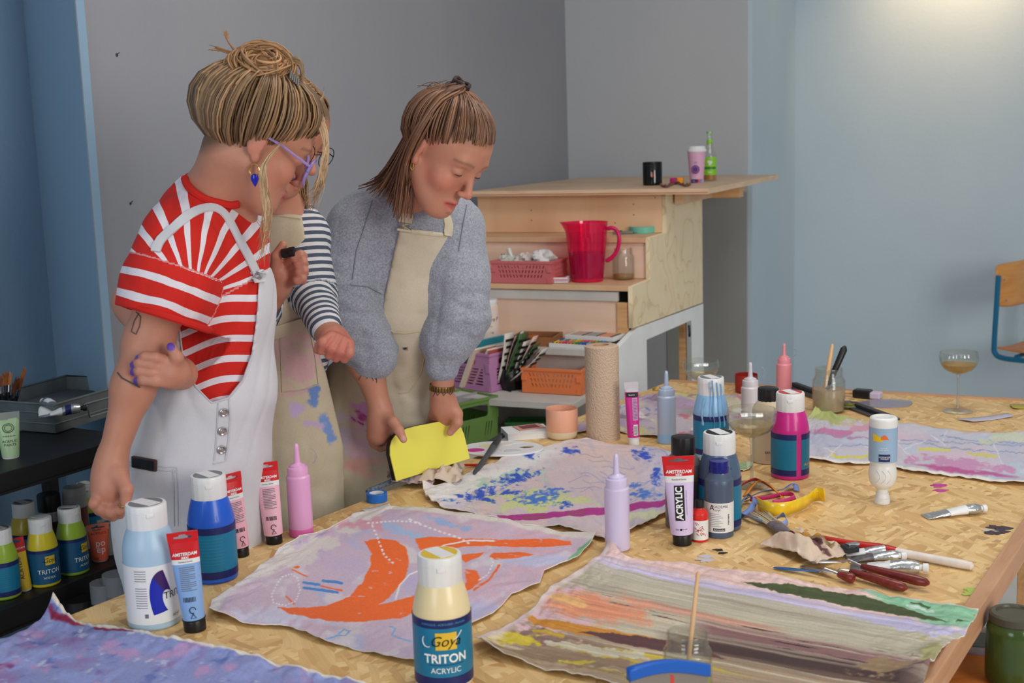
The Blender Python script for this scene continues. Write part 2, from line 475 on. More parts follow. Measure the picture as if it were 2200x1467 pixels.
# ================================================================== OSB TABLE
def table():
 FL = Vector(T(1436, 820)); NL_ = Vector(T(180, 1310)); R1 = Vector(T(2066, 1309)); R2 = Vector(T(2200, 1115)); BK = Vector(T(2200, 862))
 dl = (FL - NL_).normalized(); dr = (R2 - R1).normalized(); db = (BK - FL).normalized()
 near = -0.95
 def inter(p, d, q, e):
  t = ((q.x - p.x) * e.y - (q.y - p.y) * e.x) / (d.x * e.y - d.y * e.x); return p + d * t
 FR = inter(FL, db, R1, dr)
 NL = NL_ + dl * near; NR = inter(NL, db, R1, dr)
 root = thing('work_table', 'large OSB chipboard table with wooden edge strips covered in paint supplies', 'table', (0, 0, 0))
 ins = 0.0
 poly = [NL, NR, FR, FL]
 b = MB(); th = 0.018
 b.add([(p.x, p.y, TZ) for p in poly] + [(p.x, p.y, TZ - th) for p in poly],
    [(0, 1, 2, 3), (7, 6, 5, 4), (0, 4, 5, 1), (1, 5, 6, 2), (2, 6, 7, 3), (3, 7, 4, 0)])
 b.obj('tabletop', MATS['osb'], root, smooth=False)
 def strip(p, q, out, w=0.028, h=0.045):
  d = (q - p); L_ = d.length; d.normalize(); M = Matrix((d, out, Vector((0, 0, 1)))).transposed()
  b = MB(); b.box((L_ / 2, w / 2, 0), (L_ , w, h), bev=0.002)
  o = b.obj('edge_strip', MATS['wood_strip'], root, smooth=False)
  o.matrix_local = Matrix.Translation(p + Vector((0, 0, -h / 2 + 0.004))) @ M.to_4x4()
 strip(NR, FR, Vector((dr.y, -dr.x, 0)))
 strip(FL, FR, Vector((-db.y, db.x, 0)), 0.022, 0.05)
 for k, (s0, s1) in enumerate([(0.62, 0.1), (2.3, 0.1)]):
  for sd in (-1, 1):
   base = R1 + dr * (s0 - 0.75)
   inn = Vector((-dr.y, dr.x, 0))
   top = base + inn * 0.16 + Vector((0, 0, -0.03)); bot = base + inn * (0.10) + dr * 0.30 * sd; bot.z = 0.0
   b = MB(); ax = (top - bot); L_ = ax.length; ax.normalize()
   y_ = inn.copy(); x_ = y_.cross(ax).normalized(); y_ = ax.cross(x_)
   b.box((0, 0, L_ / 2), (0.085, 0.034, L_), bev=0.002)
   o = b.obj('trestle_leg', MATS['pine'], root, smooth=False)
   o.matrix_local = Matrix.Translation(bot) @ Matrix((x_, y_, ax)).transposed().to_4x4()
  base = R1 + dr * (s0 - 0.75); inn = Vector((-dr.y, dr.x, 0))
  p = base + inn * 0.02; q = base + inn * 1.15; p.z = q.z = 0
  b = MB(); b.box(((q - p).length / 2, 0, 0), ((q - p).length, 0.05, 0.09), bev=0.002)
  o = b.obj('trestle_beam', MATS['pine'], root, smooth=False)
  o.matrix_local = Matrix.Translation(p + Vector((0, 0, TZ - 0.018 - 0.047))) @ Matrix((inn, -dr, Vector((0, 0, 1)))).transposed().to_4x4()
  for e in (0.16, 1.05):
   if e > 0.5:
    for sd in (-1, 1):
     top = base + inn * e; top.z = TZ - 0.03; bot = base + inn * (e + 0.05) + dr * 0.30 * sd; bot.z = 0
     ax = (top - bot); L_ = ax.length; ax.normalize(); x_ = inn.cross(ax).normalized(); y_ = ax.cross(x_)
     b = MB(); b.box((0, 0, L_ / 2), (0.085, 0.034, L_), bev=0.002)
     o = b.obj('trestle_leg', MATS['pine'], root, smooth=False)
     o.matrix_local = Matrix.Translation(bot) @ Matrix((x_, y_, ax)).transposed().to_4x4()
 mat('blot_dark', (70, 58, 66), 0.7); mat('blot_magenta', (190, 70, 150), 0.6); mat('blot_green', (170, 190, 90), 0.6); mat('blot_grey', (196, 190, 196), 0.6); mat('blot_black', (24, 20, 20), 0.6)
 rr = random.Random(5)
 for (px, py, s, mm, n) in [(2140, 1140, 0.016, 'blot_dark', 4), (2012, 1048, 0.011, 'blot_magenta', 3), (2085, 1275, 0.012, 'blot_green', 4), (1512, 1205, 0.012, 'blot_grey', 2), (1543, 1185, 0.007, 'blot_black', 3), (2128, 1135, 0.01, 'blot_grey', 2)]:
  for k in range(n):
   p = T(px + rr.uniform(-9, 9), py + rr.uniform(-9, 9)); s_ = s * rr.uniform(0.5, 1.0)
   pts = [(s_ * (1 + 0.45 * math.sin(3 * a + k) + rr.uniform(-0.3, 0.3)) * math.cos(a) * 1.3, s_ * (1 + rr.uniform(-0.4, 0.3)) * math.sin(a)) for a in [2 * PI * i / 14 for i in range(14)]]
   plate('paint_blot', [pts], 0.0012, MATS[mm], root, M=Matrix.Translation((p.x, p.y, TZ + 0.0005 + 0.0003 * k)))
 return root, (NL, NR, FR, FL)
TABLE, TPOLY = table()
# ================================================================== PRODUCT BUILDERS
def glass_mat(name, tint=(255, 255, 255), refl=1.0, rough=0.02, body=0.0, bcol=(255, 255, 255)):
 """thin clear wall: transparent with a fresnel reflection"""
 m = bpy.data.materials.new(name); m.use_nodes = True; nt = m.node_tree; nt.nodes.clear(); N = nt.nodes.new; L = nt.links.new
 out = N('ShaderNodeOutputMaterial'); tr = N('ShaderNodeBsdfTransparent'); tr.inputs[0].default_value = lin(tint)
 gl = N('ShaderNodeBsdfGlossy'); gl.inputs['Roughness'].default_value = rough
 lw0 = N('ShaderNodeLayerWeight'); lw0.inputs[0].default_value = 0.5
 lw = N('ShaderNodeMath'); lw.operation = 'POWER'; lw.inputs[1].default_value = 4.5; L(lw0.outputs['Facing'], lw.inputs[0])
 mul = N('ShaderNodeMath'); mul.operation = 'MULTIPLY_ADD'; mul.inputs[1].default_value = 0.8 * refl; mul.inputs[2].default_value = 0.06 * refl; L(lw.outputs[0], mul.inputs[0])
 mx = N('ShaderNodeMixShader'); L(mul.outputs[0], mx.inputs[0])
 src = tr.outputs[0]
 if body:
  df = N('ShaderNodeBsdfDiffuse'); df.inputs[0].default_value = lin(bcol)
  m2 = N('ShaderNodeMixShader'); m2.inputs[0].default_value = body; L(tr.outputs[0], m2.inputs[1]); L(df.outputs[0], m2.inputs[2]); src = m2.outputs[0]
 L(src, mx.inputs[1]); L(gl.outputs[0], mx.inputs[2]); L(mx.outputs[0], out.inputs[0])
 MATS[name] = m
 return m
glass_mat('glass_clear', (246, 248, 246), body=0.02)
glass_mat('glass_stem', (232, 236, 234), 1.3, body=0.08)
glass_mat('glass_green', (228, 240, 226), body=0.05, bcol=(200, 210, 190))
glass_mat('wine', (238, 208, 130), 0.5, body=0.2, bcol=(222, 176, 80))
glass_mat('wine_faint', (240, 232, 214), 0.5, body=0.14, bcol=(220, 190, 140))
glass_mat('jug_pink', (255, 110, 178), 0.8, body=0.18, bcol=(246, 30, 128))
glass_mat('smoke_glass', (112, 84, 62), 0.9, body=0.10, bcol=(20, 16, 14))
glass_mat('water_murk', (226, 206, 176), 0.3, body=0.75, bcol=(206, 178, 142))
glass_mat('water_yellow', (240, 240, 130), 0.3, body=0.55, bcol=(220, 222, 90))
glass_mat('plastic_film', (226, 226, 236), 0.8, body=0.35, bcol=(196, 190, 210))
glass_mat('lens_lilac', (236, 226, 250), 1.0, body=0.10, bcol=(200, 180, 240))
glass_mat('lens_clear', (248, 250, 250), 1.0)
glass_mat('soda_green', (150, 206, 60), 0.8, body=0.45, bcol=(120, 180, 40))
mat('cap_white', (226, 226, 226), 0.4)
mat('cap_black', (22, 22, 24), 0.38)
mat('label_navy', (24, 34, 96), 0.4)
mat('label_teal', (16, 118, 156), 0.4, noise=0.05, nscale=300, stretch=(0.1, 0.1, 3))
mat('label_dteal', (12, 84, 122), 0.4)
mat('label_white', (228, 228, 228), 0.45)
mat('label_grey', (120, 124, 130), 0.5)
mat('ink_black', (18, 18, 20), 0.5)
mat('ink_grey', (110, 110, 116), 0.6)
mat('ink_white', (240, 240, 240), 0.5)
mat('gold', (222, 184, 54), 0.45)
mat('ink_cyan', (70, 160, 210), 0.5)
mat('ams_red', (206, 24, 30), 0.4)
mat('alu', (196, 198, 200), 0.28, metal=0.85, bump=0.25, bscale=70)
mat('alu_dark', (110, 104, 106), 0.5, metal=0.3, noise=0.5, nscale=90)
mat('steel', (180, 182, 186), 0.25, metal=1.0)
mat('chrome_pin', (170, 168, 165), 0.3, metal=0.9)
def smooth_prof(pts, n=4):
 """Catmull-Rom through (r,z) points"""
 out = []
 for i in range(len(pts) - 1):
  p0 = pts[max(i - 1, 0)]; p1 = pts[i]; p2 = pts[i + 1]; p3 = pts[min(i + 2, len(pts) - 1)]
  for k in range(n):
   t = k / n
   out.append(tuple(0.5 * ((2 * p1[j]) + (-p0[j] + p2[j]) * t + (2 * p0[j] - 5 * p1[j] + 4 * p2[j] - p3[j]) * t * t + (-p0[j] + 3 * p1[j] - 3 * p2[j] + p3[j]) * t ** 3) for j in (0, 1)))
 out.append(pts[-1]); return out
def ribs(n, d, rows=None):
 def f(i, a):
  if rows is not None and i not in rows: return 1.0
  return 1.0 - d * (0.5 + 0.5 * math.copysign(abs(math.sin(a * n / 2)) ** 0.5, math.sin(a * n / 2)))
 return f
def goya_cap(root, z, r=0.0325, h=0.044, m='cap_white', disc='label_grey', tilt=0.0):
 b = MB()
 prof = [(r * 0.98, z), (r, z + 0.002), (r, z + h * 0.66), (r * 0.985, z + h * 0.665), (r * 0.985, z + h * 0.69), (r, z + h * 0.70), (r * 0.995, z + h * 0.93), (r * 0.95, z + h * 0.99), (r * 0.86, z + h), (0, z + h)]
 b.lathe(prof, 72, rib=ribs(36, 0.02, (1, 2, 5, 6)))
 cap = b.obj('cap', MATS[m], root)
 b = MB(); b.lathe([(r * 0.82, z + h - 0.0005), (r * 0.82, z + h + 0.0006), (0, z + h + 0.0006)], 32)
 b.obj('cap_sticker', MATS[disc], cap)
 b = MB(); b.box((0, 0, z + h + 0.0009), (r * 0.7, r * 1.45, 0.0006), Matrix.Rotation(0.5, 3, 'Z'))
 b.obj('barcode_panel', MATS['label_white'], cap, smooth=False)
 b = MB(); b.box((0, -r * 0.99, z + h * 0.62), (0.012, 0.003, 0.007), bev=0.001)
 b.obj('lid_catch', MATS[m], cap)
 return cap
GB = smooth_prof([(0.040, 0.0), (0.0425, 0.003), (0.0430, 0.010), (0.0432, 0.060), (0.0430, 0.108), (0.0418, 0.120), (0.0385, 0.136), (0.0345, 0.150), (0.0325, 0.156)], 3)
def goya(px, py, label, body_col, s=1.0, loc=None, disc='label_grey', kind='back', rot=0.0, bname=None, group='big acrylic paint bottles', cap_m='cap_white'):
 p = Vector(loc) if loc is not None else T(px, py)
 root = thing('paint_bottle', label, 'paint bottle', p, face(p) + rot, group)
 root.scale = (s, s, s)
 bm_ = mat('bottle_%s' % (bname or label[:14]), body_col, 0.35, coat=0.2)
 b = MB(); b.lathe(GB, 40); b.obj('body', bm_, root)
 goya_cap(root, 0.154, disc=disc, m=cap_m)
 R = 0.0438
 def band(nm, z0, z1, m, a0=-2.6, a1=2.6): return patch(nm, R, a0, a1, z0, z1, MATS[m], root, 40)
 if kind == 'front':
  band('label_band', 0.098, 0.111, 'label_navy'); band('label_field', 0.024, 0.098, 'label_teal'); band('label_band', 0.008, 0.024, 'label_navy')
  R2 = R + 0.0006
  patch('label_square', R2, -0.30, 0.42, 0.066, 0.092, MATS['gold'], root, 8)
  text('Goya', 0.022, MATS['ink_black'], root, on_cyl(R2 + 0.0005, 0.0785, 0.02), shear=0.35, name='lettering')
  b = MB(); f = on_cyl(R2 + 0.0007, 0.0785)
  b.tube([f(-0.026 + 0.008 * math.cos(t), 0.001 + 0.009 * math.sin(t)) for t in [2.4 + 0.35 * k for k in range(9)]], 0.0007, 5)
  b.tube([f(0.014 + 0.013 * k / 5, 0.002 + 0.012 * (k / 5) ** 1.5) for k in range(6)], 0.0007, 5)
  b.obj('flourish', MATS['ink_white'], root)
  text('TRITON', 0.0185, MATS['ink_white'], root, on_cyl(R2, 0.052, 0.03), bold=0.0004, sx=0.98)
  patch('label_rule', R2, -0.55, 0.65, 0.0425, 0.0435, MATS['label_navy'], root, 10)
  text('ACRYLIC', 0.0115, MATS['ink_white'], root, on_cyl(R2, 0.034, 0.03))
  text('ACRYLIQUE - ACRYLVERF - PINTURA', 0.0042, MATS['ink_cyan'], root, on_cyl(R2, 0.1045))
 elif kind == 'triton':
  band('label_band', 0.100, 0.110, 'label_navy'); band('label_field', 0.010, 0.100, 'label_dteal')
  R2 = R + 0.0006
  patch('label_square', R2, -0.15, 0.5, 0.066, 0.092, MATS['gold'], root, 8)
  text('Goya', 0.019, MATS['ink_black'], root, on_cyl(R2 + 0.0004, 0.079, 0.16), shear=0.35)
  text('TRITON', 0.0185, MATS['ink_white'], root, on_cyl(R2, 0.046, 0.08))
  text('ACRYLIC', 0.009, MATS['ink_white'], root, on_cyl(R2, 0.028, 0.08))
 elif kind == 'back':
  band('label_band', 0.094, 0.107, 'label_navy'); band('label_field', 0.024, 0.094, 'label_teal'); band('label_band', 0.010, 0.024, 'label_navy')
  R2 = R + 0.0005
  b = MB()
  for k in range(9):
   z = 0.086 - 0.006 * k
   b.grid(lambda u, v, z=z: (R2 * math.sin(-0.75 + 1.2 * u), -R2 * math.cos(-0.75 + 1.2 * u), z + 0.0008 * v), 10, 2)
  b.obj('small_print', mat('print_teal', (40, 140, 172), 0.5), root)
 elif kind == 'seam':
  for a0, a1 in ((-2.4, 0.34), (0.62, 2.6)):
   patch('label_band', R, a0, a1, 0.094, 0.107, MATS['label_navy'], root, 20)
   patch('label_field', R, a0, a1, 0.024, 0.094, MATS['label_teal'], root, 20)
   patch('label_band', R, a0, a1, 0.010, 0.024, MATS['label_navy'], root, 20)
  text('Acryl', 0.010, MATS['gold'], root, on_cyl(R + 0.0005, 0.036, 1.02), shear=0.3, name='lettering')
 return root
def squeeze(px, py, label, body, cont, s=1.0, loc=None, ring=True, fill=1.0, twist=0.0, tipm=None):
 p = Vector(loc) if loc is not None else T(px, py)
 root = thing('squeeze_bottle', label, 'squeeze bottle', p, face(p) + twist, 'squeeze bottles with nozzles'); root.scale = (s, s, s)
 b = MB(); b.lathe(smooth_prof([(0.0225, 0), (0.0242, 0.002), (0.0246, 0.008), (0.0246, 0.07), (0.0246, 0.118), (0.0240, 0.124), (0.0205, 0.128)], 3), 36)
 b.obj('body', body, root)
 if cont is not None:
  b = MB(); b.lathe([(0.0250, 0.001), (0.0252, 0.006), (0.0252, 0.010 + 0.012 * fill), (0.0249, 0.012 + 0.012 * fill)], 36); b.obj('paint_residue', cont, root)
 b = MB(); b.lathe([(0.0212, 0.122), (0.0216, 0.124), (0.0216, 0.140), (0.0208, 0.143), (0.0165, 0.1445), (0.0160, 0.148), (0.010, 0.1505), (0.0065, 0.153)], 48, rib=ribs(40, 0.02, (1, 2)))
 cap = b.obj('screw_cap', tipm or body, root)
 b = MB(); b.lathe([(0.0068, 0.151), (0.0058, 0.162), (0.0048, 0.184), (0.0044, 0.189), (0.0030, 0.192), (0, 0.1925)], 20)
 b.obj('nozzle', tipm or body, cap)
 if ring:
  b = MB(); b.tube([(0.006 + 0.017 + 0.016 * math.sin(t), 0.002, 0.161 - 0.017 * math.cos(t) + 0.002) for t in [0.4 + 0.3 * k for k in range(9)]][::-1] , 0.0011, 6)
  b.obj('cap_loop', MATS['plastic_film'], cap)
 return root
# ---- paint tubes standing on their caps
def tube_shape(H, Wd, r, zc, n=14, seg=28):
 def wx(z): s = max(0, (z - zc) / (H - zc)); return r + (Wd / 2 - r) * s
 def ty(z): s = max(0, (z - zc) / (H - zc)); return max(0.0012, r * (1 - s ** 1.25))
 def ring(z): return [(wx(z) * math.cos(a), ty(z) * math.sin(a), z) for a in [2 * PI * k / seg for k in range(seg)]]
 def surf(x, z, off=0.0006):
  q = max(0.0, 1 - (x / wx(z)) ** 2); return Vector((x, -ty(z) * math.sqrt(q) - off, z))
 return wx, ty, ring, surf
def paint_tube(px, py, label, H=0.155, Wd=0.055, r=0.0195, cap_h=0.022, cap_r=0.017, top=0.030, strip=0.010, col=(200, 190, 240), crimp=(206, 24, 30), cap='cap_black',
      front='ams', lean=(0, 0), loc=None, turn=0.0, group='standing paint tubes', s=1.0, name='paint_tube', hole=True):
 p = Vector(loc) if loc is not None else T(px, py)
 root = thing(name, label, 'paint tube', p, 0, group)
 root.rotation_euler = (lean[0], lean[1], face(p) + turn); root.scale = (s, s, s)
 wx, ty, ring, surf = tube_shape(H, Wd, r, cap_h)
 key = '%d_%d_%d' % tuple(col)
 bmat_ = mat('tube_' + key, col, 0.35, coat=0.15)
 cm = mat('crimp_%d_%d_%d' % tuple(crimp), crimp, 0.35)
 b = MB(); b.lathe([(cap_r * 0.97, 0), (cap_r, 0.0015), (cap_r, cap_h * 0.80), (cap_r * 0.96, cap_h * 0.86), (cap_r * 1.05, cap_h * 0.9), (cap_r * 1.05, cap_h), (0, cap_h)], 40, rib=ribs(30, 0.02, (1, 2)))
 b.obj('cap', MATS[cap], root)
 z1 = H - top - strip; z2 = H - top
 zs = [cap_h + (z1 - cap_h) * k / 10 for k in range(11)]
 b = MB(); b.loft([ring(z) for z in zs]); b.obj('body', bmat_, root)
 if strip:
  b = MB(); b.loft([ring(z1 + strip * k / 3) for k in range(4)]); b.obj('strip', MATS['label_white'], root)
 hw0, hw1 = wx(z2), Wd / 2
 outl = [(-hw0, z2), (hw0, z2), (hw1, H), (-hw1, H)]
 sw = Wd * 0.30; zc_ = H - 0.0085
 slot = [(-sw, zc_ - 0.002), (-sw * 0.4, zc_ - 0.0028), (0, zc_ - 0.003), (sw * 0.4, zc_ - 0.0028), (sw, zc_ - 0.002), (sw, zc_ + 0.0016), (sw * 0.45, zc_ + 0.0018), (sw * 0.3, zc_ + 0.0048), (-sw * 0.3, zc_ + 0.0048), (-sw * 0.45, zc_ + 0.0018), (-sw, zc_ + 0.0016)]
 dense = []
 def fn(v):
  z = v.y
  return Vector((v.x, (-1 if v.z > 0 else 1) * ty(z) * math.sqrt(max(0, 1 - (v.x / (wx(z) + 1e-6)) ** 2)) if z < H - 0.016 else (-0.0012 if v.z > 0 else 0.0012), z))
 zm = H - 0.017
 b = MB(); b.loft([ring(z2 + (zm - z2) * k / 3) for k in range(4)]); cr = b.obj('crimp', cm, root)
 hm = wx(zm)
 plate('crimp_tail', [[(-hm, zm - 0.0005), (hm, zm - 0.0005), (hw1, H), (-hw1, H)]] + ([slot] if hole else []), 0.0042 if top < 0.05 else 0.003, cm, cr, fn=lambda v: Vector((v.x, -v.z, v.y)))
 T_ = lambda x, z: surf(x, z)
 if front == 'ams' or front == 'ams_back':
  k_ = Wd / 0.062; text('AMSTERDAM', 0.0092 * k_, MATS['ink_white'], root, lambda x, y: surf(x, z2 + 0.0085 + y, 0.0014), shear=0.15, bold=0.0002, sx=0.92)
  b = MB()
  for (x0, x1, y0, y1) in [(-0.006, 0.006, 0.0010, 0.0016), (-0.006, 0.006, 0.0038, 0.0044), (-0.006, -0.0054, 0.001, 0.0044), (0.0054, 0.006, 0.001, 0.0044), (-0.0045, -0.0025, 0.0018, 0.0035), (-0.0015, 0.0005, 0.0018, 0.0035), (0.0018, 0.004, 0.0018, 0.0035)]:
   b.add([surf(x0, z2 + y0, 0.0012), surf(x1, z2 + y0, 0.0012), surf(x1, z2 + y1, 0.0012), surf(x0, z2 + y1, 0.0012)], [(0, 1, 2, 3)])
  b.obj('emblem', MATS['ink_white'], root, smooth=False)
  text('Standard Series', 0.0045 * k_, MATS['ink_black'], root, lambda x, y: surf(x, z1 + strip * 0.5 + y, 0.001))
 if front == 'ams':
  zc2 = (cap_h + z1) / 2 + 0.012
  b = MB(); b.grid(lambda u, v: surf(-0.0105 + 0.019 * u, zc2 - 0.034 + 0.068 * v, 0.0007), 6, 8); b.obj('label_panel', MATS['ink_black'], root)
  text('ACRYLIC', 0.0178, MATS['ink_white'], root, lambda x, y: surf(-0.001 - y, zc2 + x, 0.0014), bold=0.0006, sx=0.88)
  text('ACRYLFARBE ACRYLVERF ACRYLIQUE', 0.0028, MATS['ink_grey'], root, lambda x, y: surf(0.0125 - y, zc2 + x, 0.001))
  text('556', 0.0045, MATS['ink_black'], root, lambda x, y: surf(-0.008 + x, cap_h + 0.012 + y, 0.001))
  text('+++', 0.0055, MATS['ink_black'], root, lambda x, y: surf(0.007 + x, cap_h + 0.012 + y, 0.001))
  b = MB(); b.grid(lambda u, v: surf(-0.0025 + 0.004 * u, cap_h + 0.0102 + 0.004 * v, 0.001), 2, 2); b.obj('colour_square', MATS['ink_black'], root)
 if front == 'ams_back':
  b = MB(); zt = z1 - 0.006; rr = random.Random(len(label))
  for k in range(13):
   z = zt - 0.0032 * k; x0 = -0.012; x1 = 0.013 if k % 4 != 3 else 0.004
   b.grid(lambda u, v, z=z, x0=x0, x1=x1: surf(x0 + (x1 - x0) * u, z + 0.0012 * v, 0.0008), 6, 2)
  b.obj('small_print', MATS['ink_grey'], root)
  b = MB()
  for k in range(9):
   x = -0.011 + 0.0024 * k; w = 0.0006 + 0.0012 * rr.random()
   b.grid(lambda u, v, x=x, w=w: surf(x + w * u, cap_h + 0.032 + 0.008 * v, 0.0008), 2, 3)
  b.tube([surf(0.002 + 0.005 * math.cos(t), cap_h + 0.018 + 0.005 * math.sin(t), 0.0009) for t in [0.5 * i for i in range(11)]], 0.0007, 4)
  b.tube([surf(0.002 + 0.005 * math.cos(t), cap_h + 0.007 + 0.005 * math.sin(t), 0.0009) for t in [PI / 2 + 2 * PI / 3 * i for i in range(4)]], 0.0006, 4)
  b.obj('print_marks', MATS['ink_black'], root)
 return root, surf
# ---- small aluminium tube lying on its side, along local X, cap at +X
def alu_tube(loc, rz, label, L_=0.11, r=0.011, bandc=None, group='squeezed aluminium paint tubes', squeeze_=0.6, capc='cap_white', lettering=None):
 root = thing('aluminium_tube', label, 'paint tube', loc, rz, group)
 n = 12; rings = []; rr = random.Random(len(label) * 3 + 1)
 for k in range(n + 1):
  s = k / n; x = -L_ / 2 + s * L_
  h = r * (0.10 + 0.9 * min(1, (s / squeeze_)) ** 1.2) * (1 + rr.uniform(-0.10, 0.10)); w = r * (1.45 - 0.45 * s) * (1 + rr.uniform(-0.04, 0.04))
  if k == n: h *= 0.75; w *= 0.75
  rings.append([(x, w * math.cos(a), r * 0.98 * min(1, 0.25 + s) + h * math.sin(a)) for a in [2 * PI * j / 18 for j in range(18)]])
 zmin = min(p[2] for q in rings for p in q)
 rings = [[(x, y, z - zmin) for x, y, z in q] for q in rings]
 b = MB(); b.loft(rings); b.obj('body', MATS['alu'], root, ang=60)
 zc = sum(p[2] for p in rings[-1]) / 18
 b = MB(); b.lathe([(r * 0.42, 0), (r * 0.42, 0.006), (r * 0.62, 0.006), (r * 0.64, 0.014), (r * 0.5, 0.0155), (0, 0.0155)], 20, M=Matrix.Rotation(PI / 2, 3, 'Y'), c=(L_ / 2, 0, zc)); b.obj('cap', MATS[capc], root)
 if bandc:
  for (s0, s1, mm) in bandc:
   k0, k1 = int(s0 * n), int(s1 * n)
   rg = [[(x, y * 1.03, (z - rr_) * 1.03 + rr_) for x, y, z in q for rr_ in [sum(p[2] for p in q) / 18]] for q in rings[k0:k1 + 1]]
   b = MB(); b.loft(rg, caps=False); b.obj('label', MATS[mm], root, ang=60)
 if lettering:
  zt = max(p[2] for p in rings[n // 2])
  text(lettering, 0.008, MATS['ink_black'], root, lambda x, y: Vector((x - L_ * 0.08, y, zt * 1.02 + 0.0012)))
 return root
# ---- folding crates
def crate(label, loc, rz, w, d, h, col, pattern='chevron', group='folding plastic crates', front_cut=0.0, rotx=0.0):
 root = thing('plastic_crate', label, 'crate', loc, rz, group)
 if rotx: root.rotation_euler[0] = rotx
 m = mat('crate_%d_%d_%d' % tuple(col), col, 0.5)
 t = 0.004
 def slots(W_):
  S = []
  x0, x1 = -W_ / 2 + 0.028, W_ / 2 - 0.028; zb, zt = h * 0.24, h * 0.84
  if pattern == 'chevron':
   n = max(4, int((x1 - x0) / 0.0125)); rows = 3; gap = (zt - zb) / rows
   for rw in range(rows):
    for k in range(n):
     xc = x0 + (k + 0.5) * (x1 - x0) / n; sgn = -1 if xc > 0 else 1
     za = zb + rw * gap + 0.003; zz = zb + (rw + 1) * gap - 0.003; dx = sgn * -0.35 * (zz - za); o = dx * (rw - 1) * 1.1
     S.append([(xc - 0.0025 - dx / 2 + o, za), (xc + 0.0025 - dx / 2 + o, za), (xc + 0.0025 + dx / 2 + o, zz), (xc - 0.0025 + dx / 2 + o, zz)])
  elif pattern == 'bars':
   n = int((zt - zb + 0.02) / 0.0105); cols = 2 if W_ > 0.2 else 1
   for c_ in range(cols):
    a = x0 + (x1 - x0) * c_ / cols + 0.004; e = x0 + (x1 - x0) * (c_ + 1) / cols - 0.004
    for k in range(n):
     z = zb - 0.01 + k * 0.0105
     if z > h * 0.62 and a < 0 < e and c_ == 0 and cols == 1:
      continue
     S.append(rrect(a, z, e, z + 0.0055, 0.002, 2))
   if cols == 1: S.append(rrect(-0.035, h * 0.68, 0.035, h * 0.86, 0.012, 3))
  elif pattern == 'window':
   S.append(rrect(x0 + 0.01, h * 0.58, x1 - 0.01, h * 0.86, 0.01, 3))
   for k in range(3):
    for (xa, q) in ((x0 + 0.004, 1), (x1 - 0.03, 1)):
     xc = xa + 0.012 * k; S.append([(xc, h * 0.14), (xc + 0.004, h * 0.14), (xc + 0.014, h * 0.46), (xc + 0.010, h * 0.46)])
  return S
 for nm, W_, M in (('long_side', w, Matrix.Translation((0, -d / 2 + t / 2, 0)) @ Matrix.Rotation(PI / 2, 4, 'X')),
       ('long_side', w, Matrix.Translation((0, d / 2 - t / 2, 0)) @ Matrix.Rotation(PI / 2, 4, 'X')),
       ('short_side', d - 0.0085, Matrix.Translation((w / 2 - t / 2, 0, 0)) @ Matrix.Rotation(PI / 2, 4, 'Z') @ Matrix.Rotation(PI / 2, 4, 'X')),
       ('short_side', d - 0.0085, Matrix.Translation((-w / 2 + t / 2, 0, 0)) @ Matrix.Rotation(PI / 2, 4, 'Z') @ Matrix.Rotation(PI / 2, 4, 'X'))):
  ol = [(-W_ / 2, 0.002), (W_ / 2, 0.002), (W_ / 2, h - 0.004), (-W_ / 2, h - 0.004)]
  plate(nm, [ol] + slots(W_), t, m, root, M=M)
 b = MB()
 for sy in (-1, 1): b.box((0, sy * (d / 2 - 0.002), h - 0.005), (w + 0.008, 0.010, 0.010), bev=0.0015)
 for sx in (-1, 1): b.box((sx * (w / 2 - 0.002), 0, h - 0.005), (0.010, d + 0.004, 0.010), bev=0.0015)
 b.obj('rim', m, root, smooth=False)
 b = MB(); b.box((0, 0, 0.003), (w - 0.009, d - 0.009, 0.004)); b.obj('base', m, root, smooth=False)
 for sx in (-1, 1):
  for sy in (-1, 1):
   b = MB(); b.box((sx * (w / 2 - 0.008), sy * (d / 2 + 0.001), h * 0.62), (0.018, 0.006, h * 0.22), bev=0.001)
   b.obj('hinge', m, root, smooth=False); b = MB(); b.box((sx * (w / 2 - 0.008), sy * (d / 2), 0.012), (0.016, 0.004, 0.02), bev=0.001); b.obj('corner_foot', m, root, smooth=False)
 return root
def coupe(px, py, label, s=1.0, wine_m='wine', level=0.6, loc=None):
 p = Vector(loc) if loc is not None else T(px, py)
 root = thing('coupe_glass', label, 'wine glass', p, 0.3, 'ribbed coupe glasses'); root.scale = (s, s, s)
 bowl_o = smooth_prof([(0.0035, 0.100), (0.014, 0.102), (0.034, 0.112), (0.046, 0.128), (0.0495, 0.143), (0.0478, 0.158)], 4)
 bowl_i = [(max(0.0008, r - 0.0014), z + 0.0012) for r, z in bowl_o][::-1]
 b = MB(); b.lathe(bowl_o + bowl_i, 64, rib=lambda i, a: 1 + 0.012 * math.cos(16 * a)); b.obj('bowl', MATS['glass_clear'], root, ang=80)
 b = MB(); b.lathe(smooth_prof([(0.0370, 0.0), (0.0372, 0.0014), (0.020, 0.0036), (0.006, 0.009), (0.0036, 0.022), (0.0030, 0.05), (0.0034, 0.088), (0.0060, 0.101)], 3), 32); b.obj('stem', MATS['glass_stem'], root, ang=80)
 zl = 0.103 + 0.055 * level * 0.6
 ins = [(r * 0.955, z + 0.0016) for r, z in bowl_o if z < zl]
 b = MB(); b.lathe([(0.0006, ins[0][1])] + ins[1:] + [(ins[-1][0] + 0.002, zl), (0.0, zl)], 48); b.obj('wine', MATS[wine_m], root, ang=60)
 return root
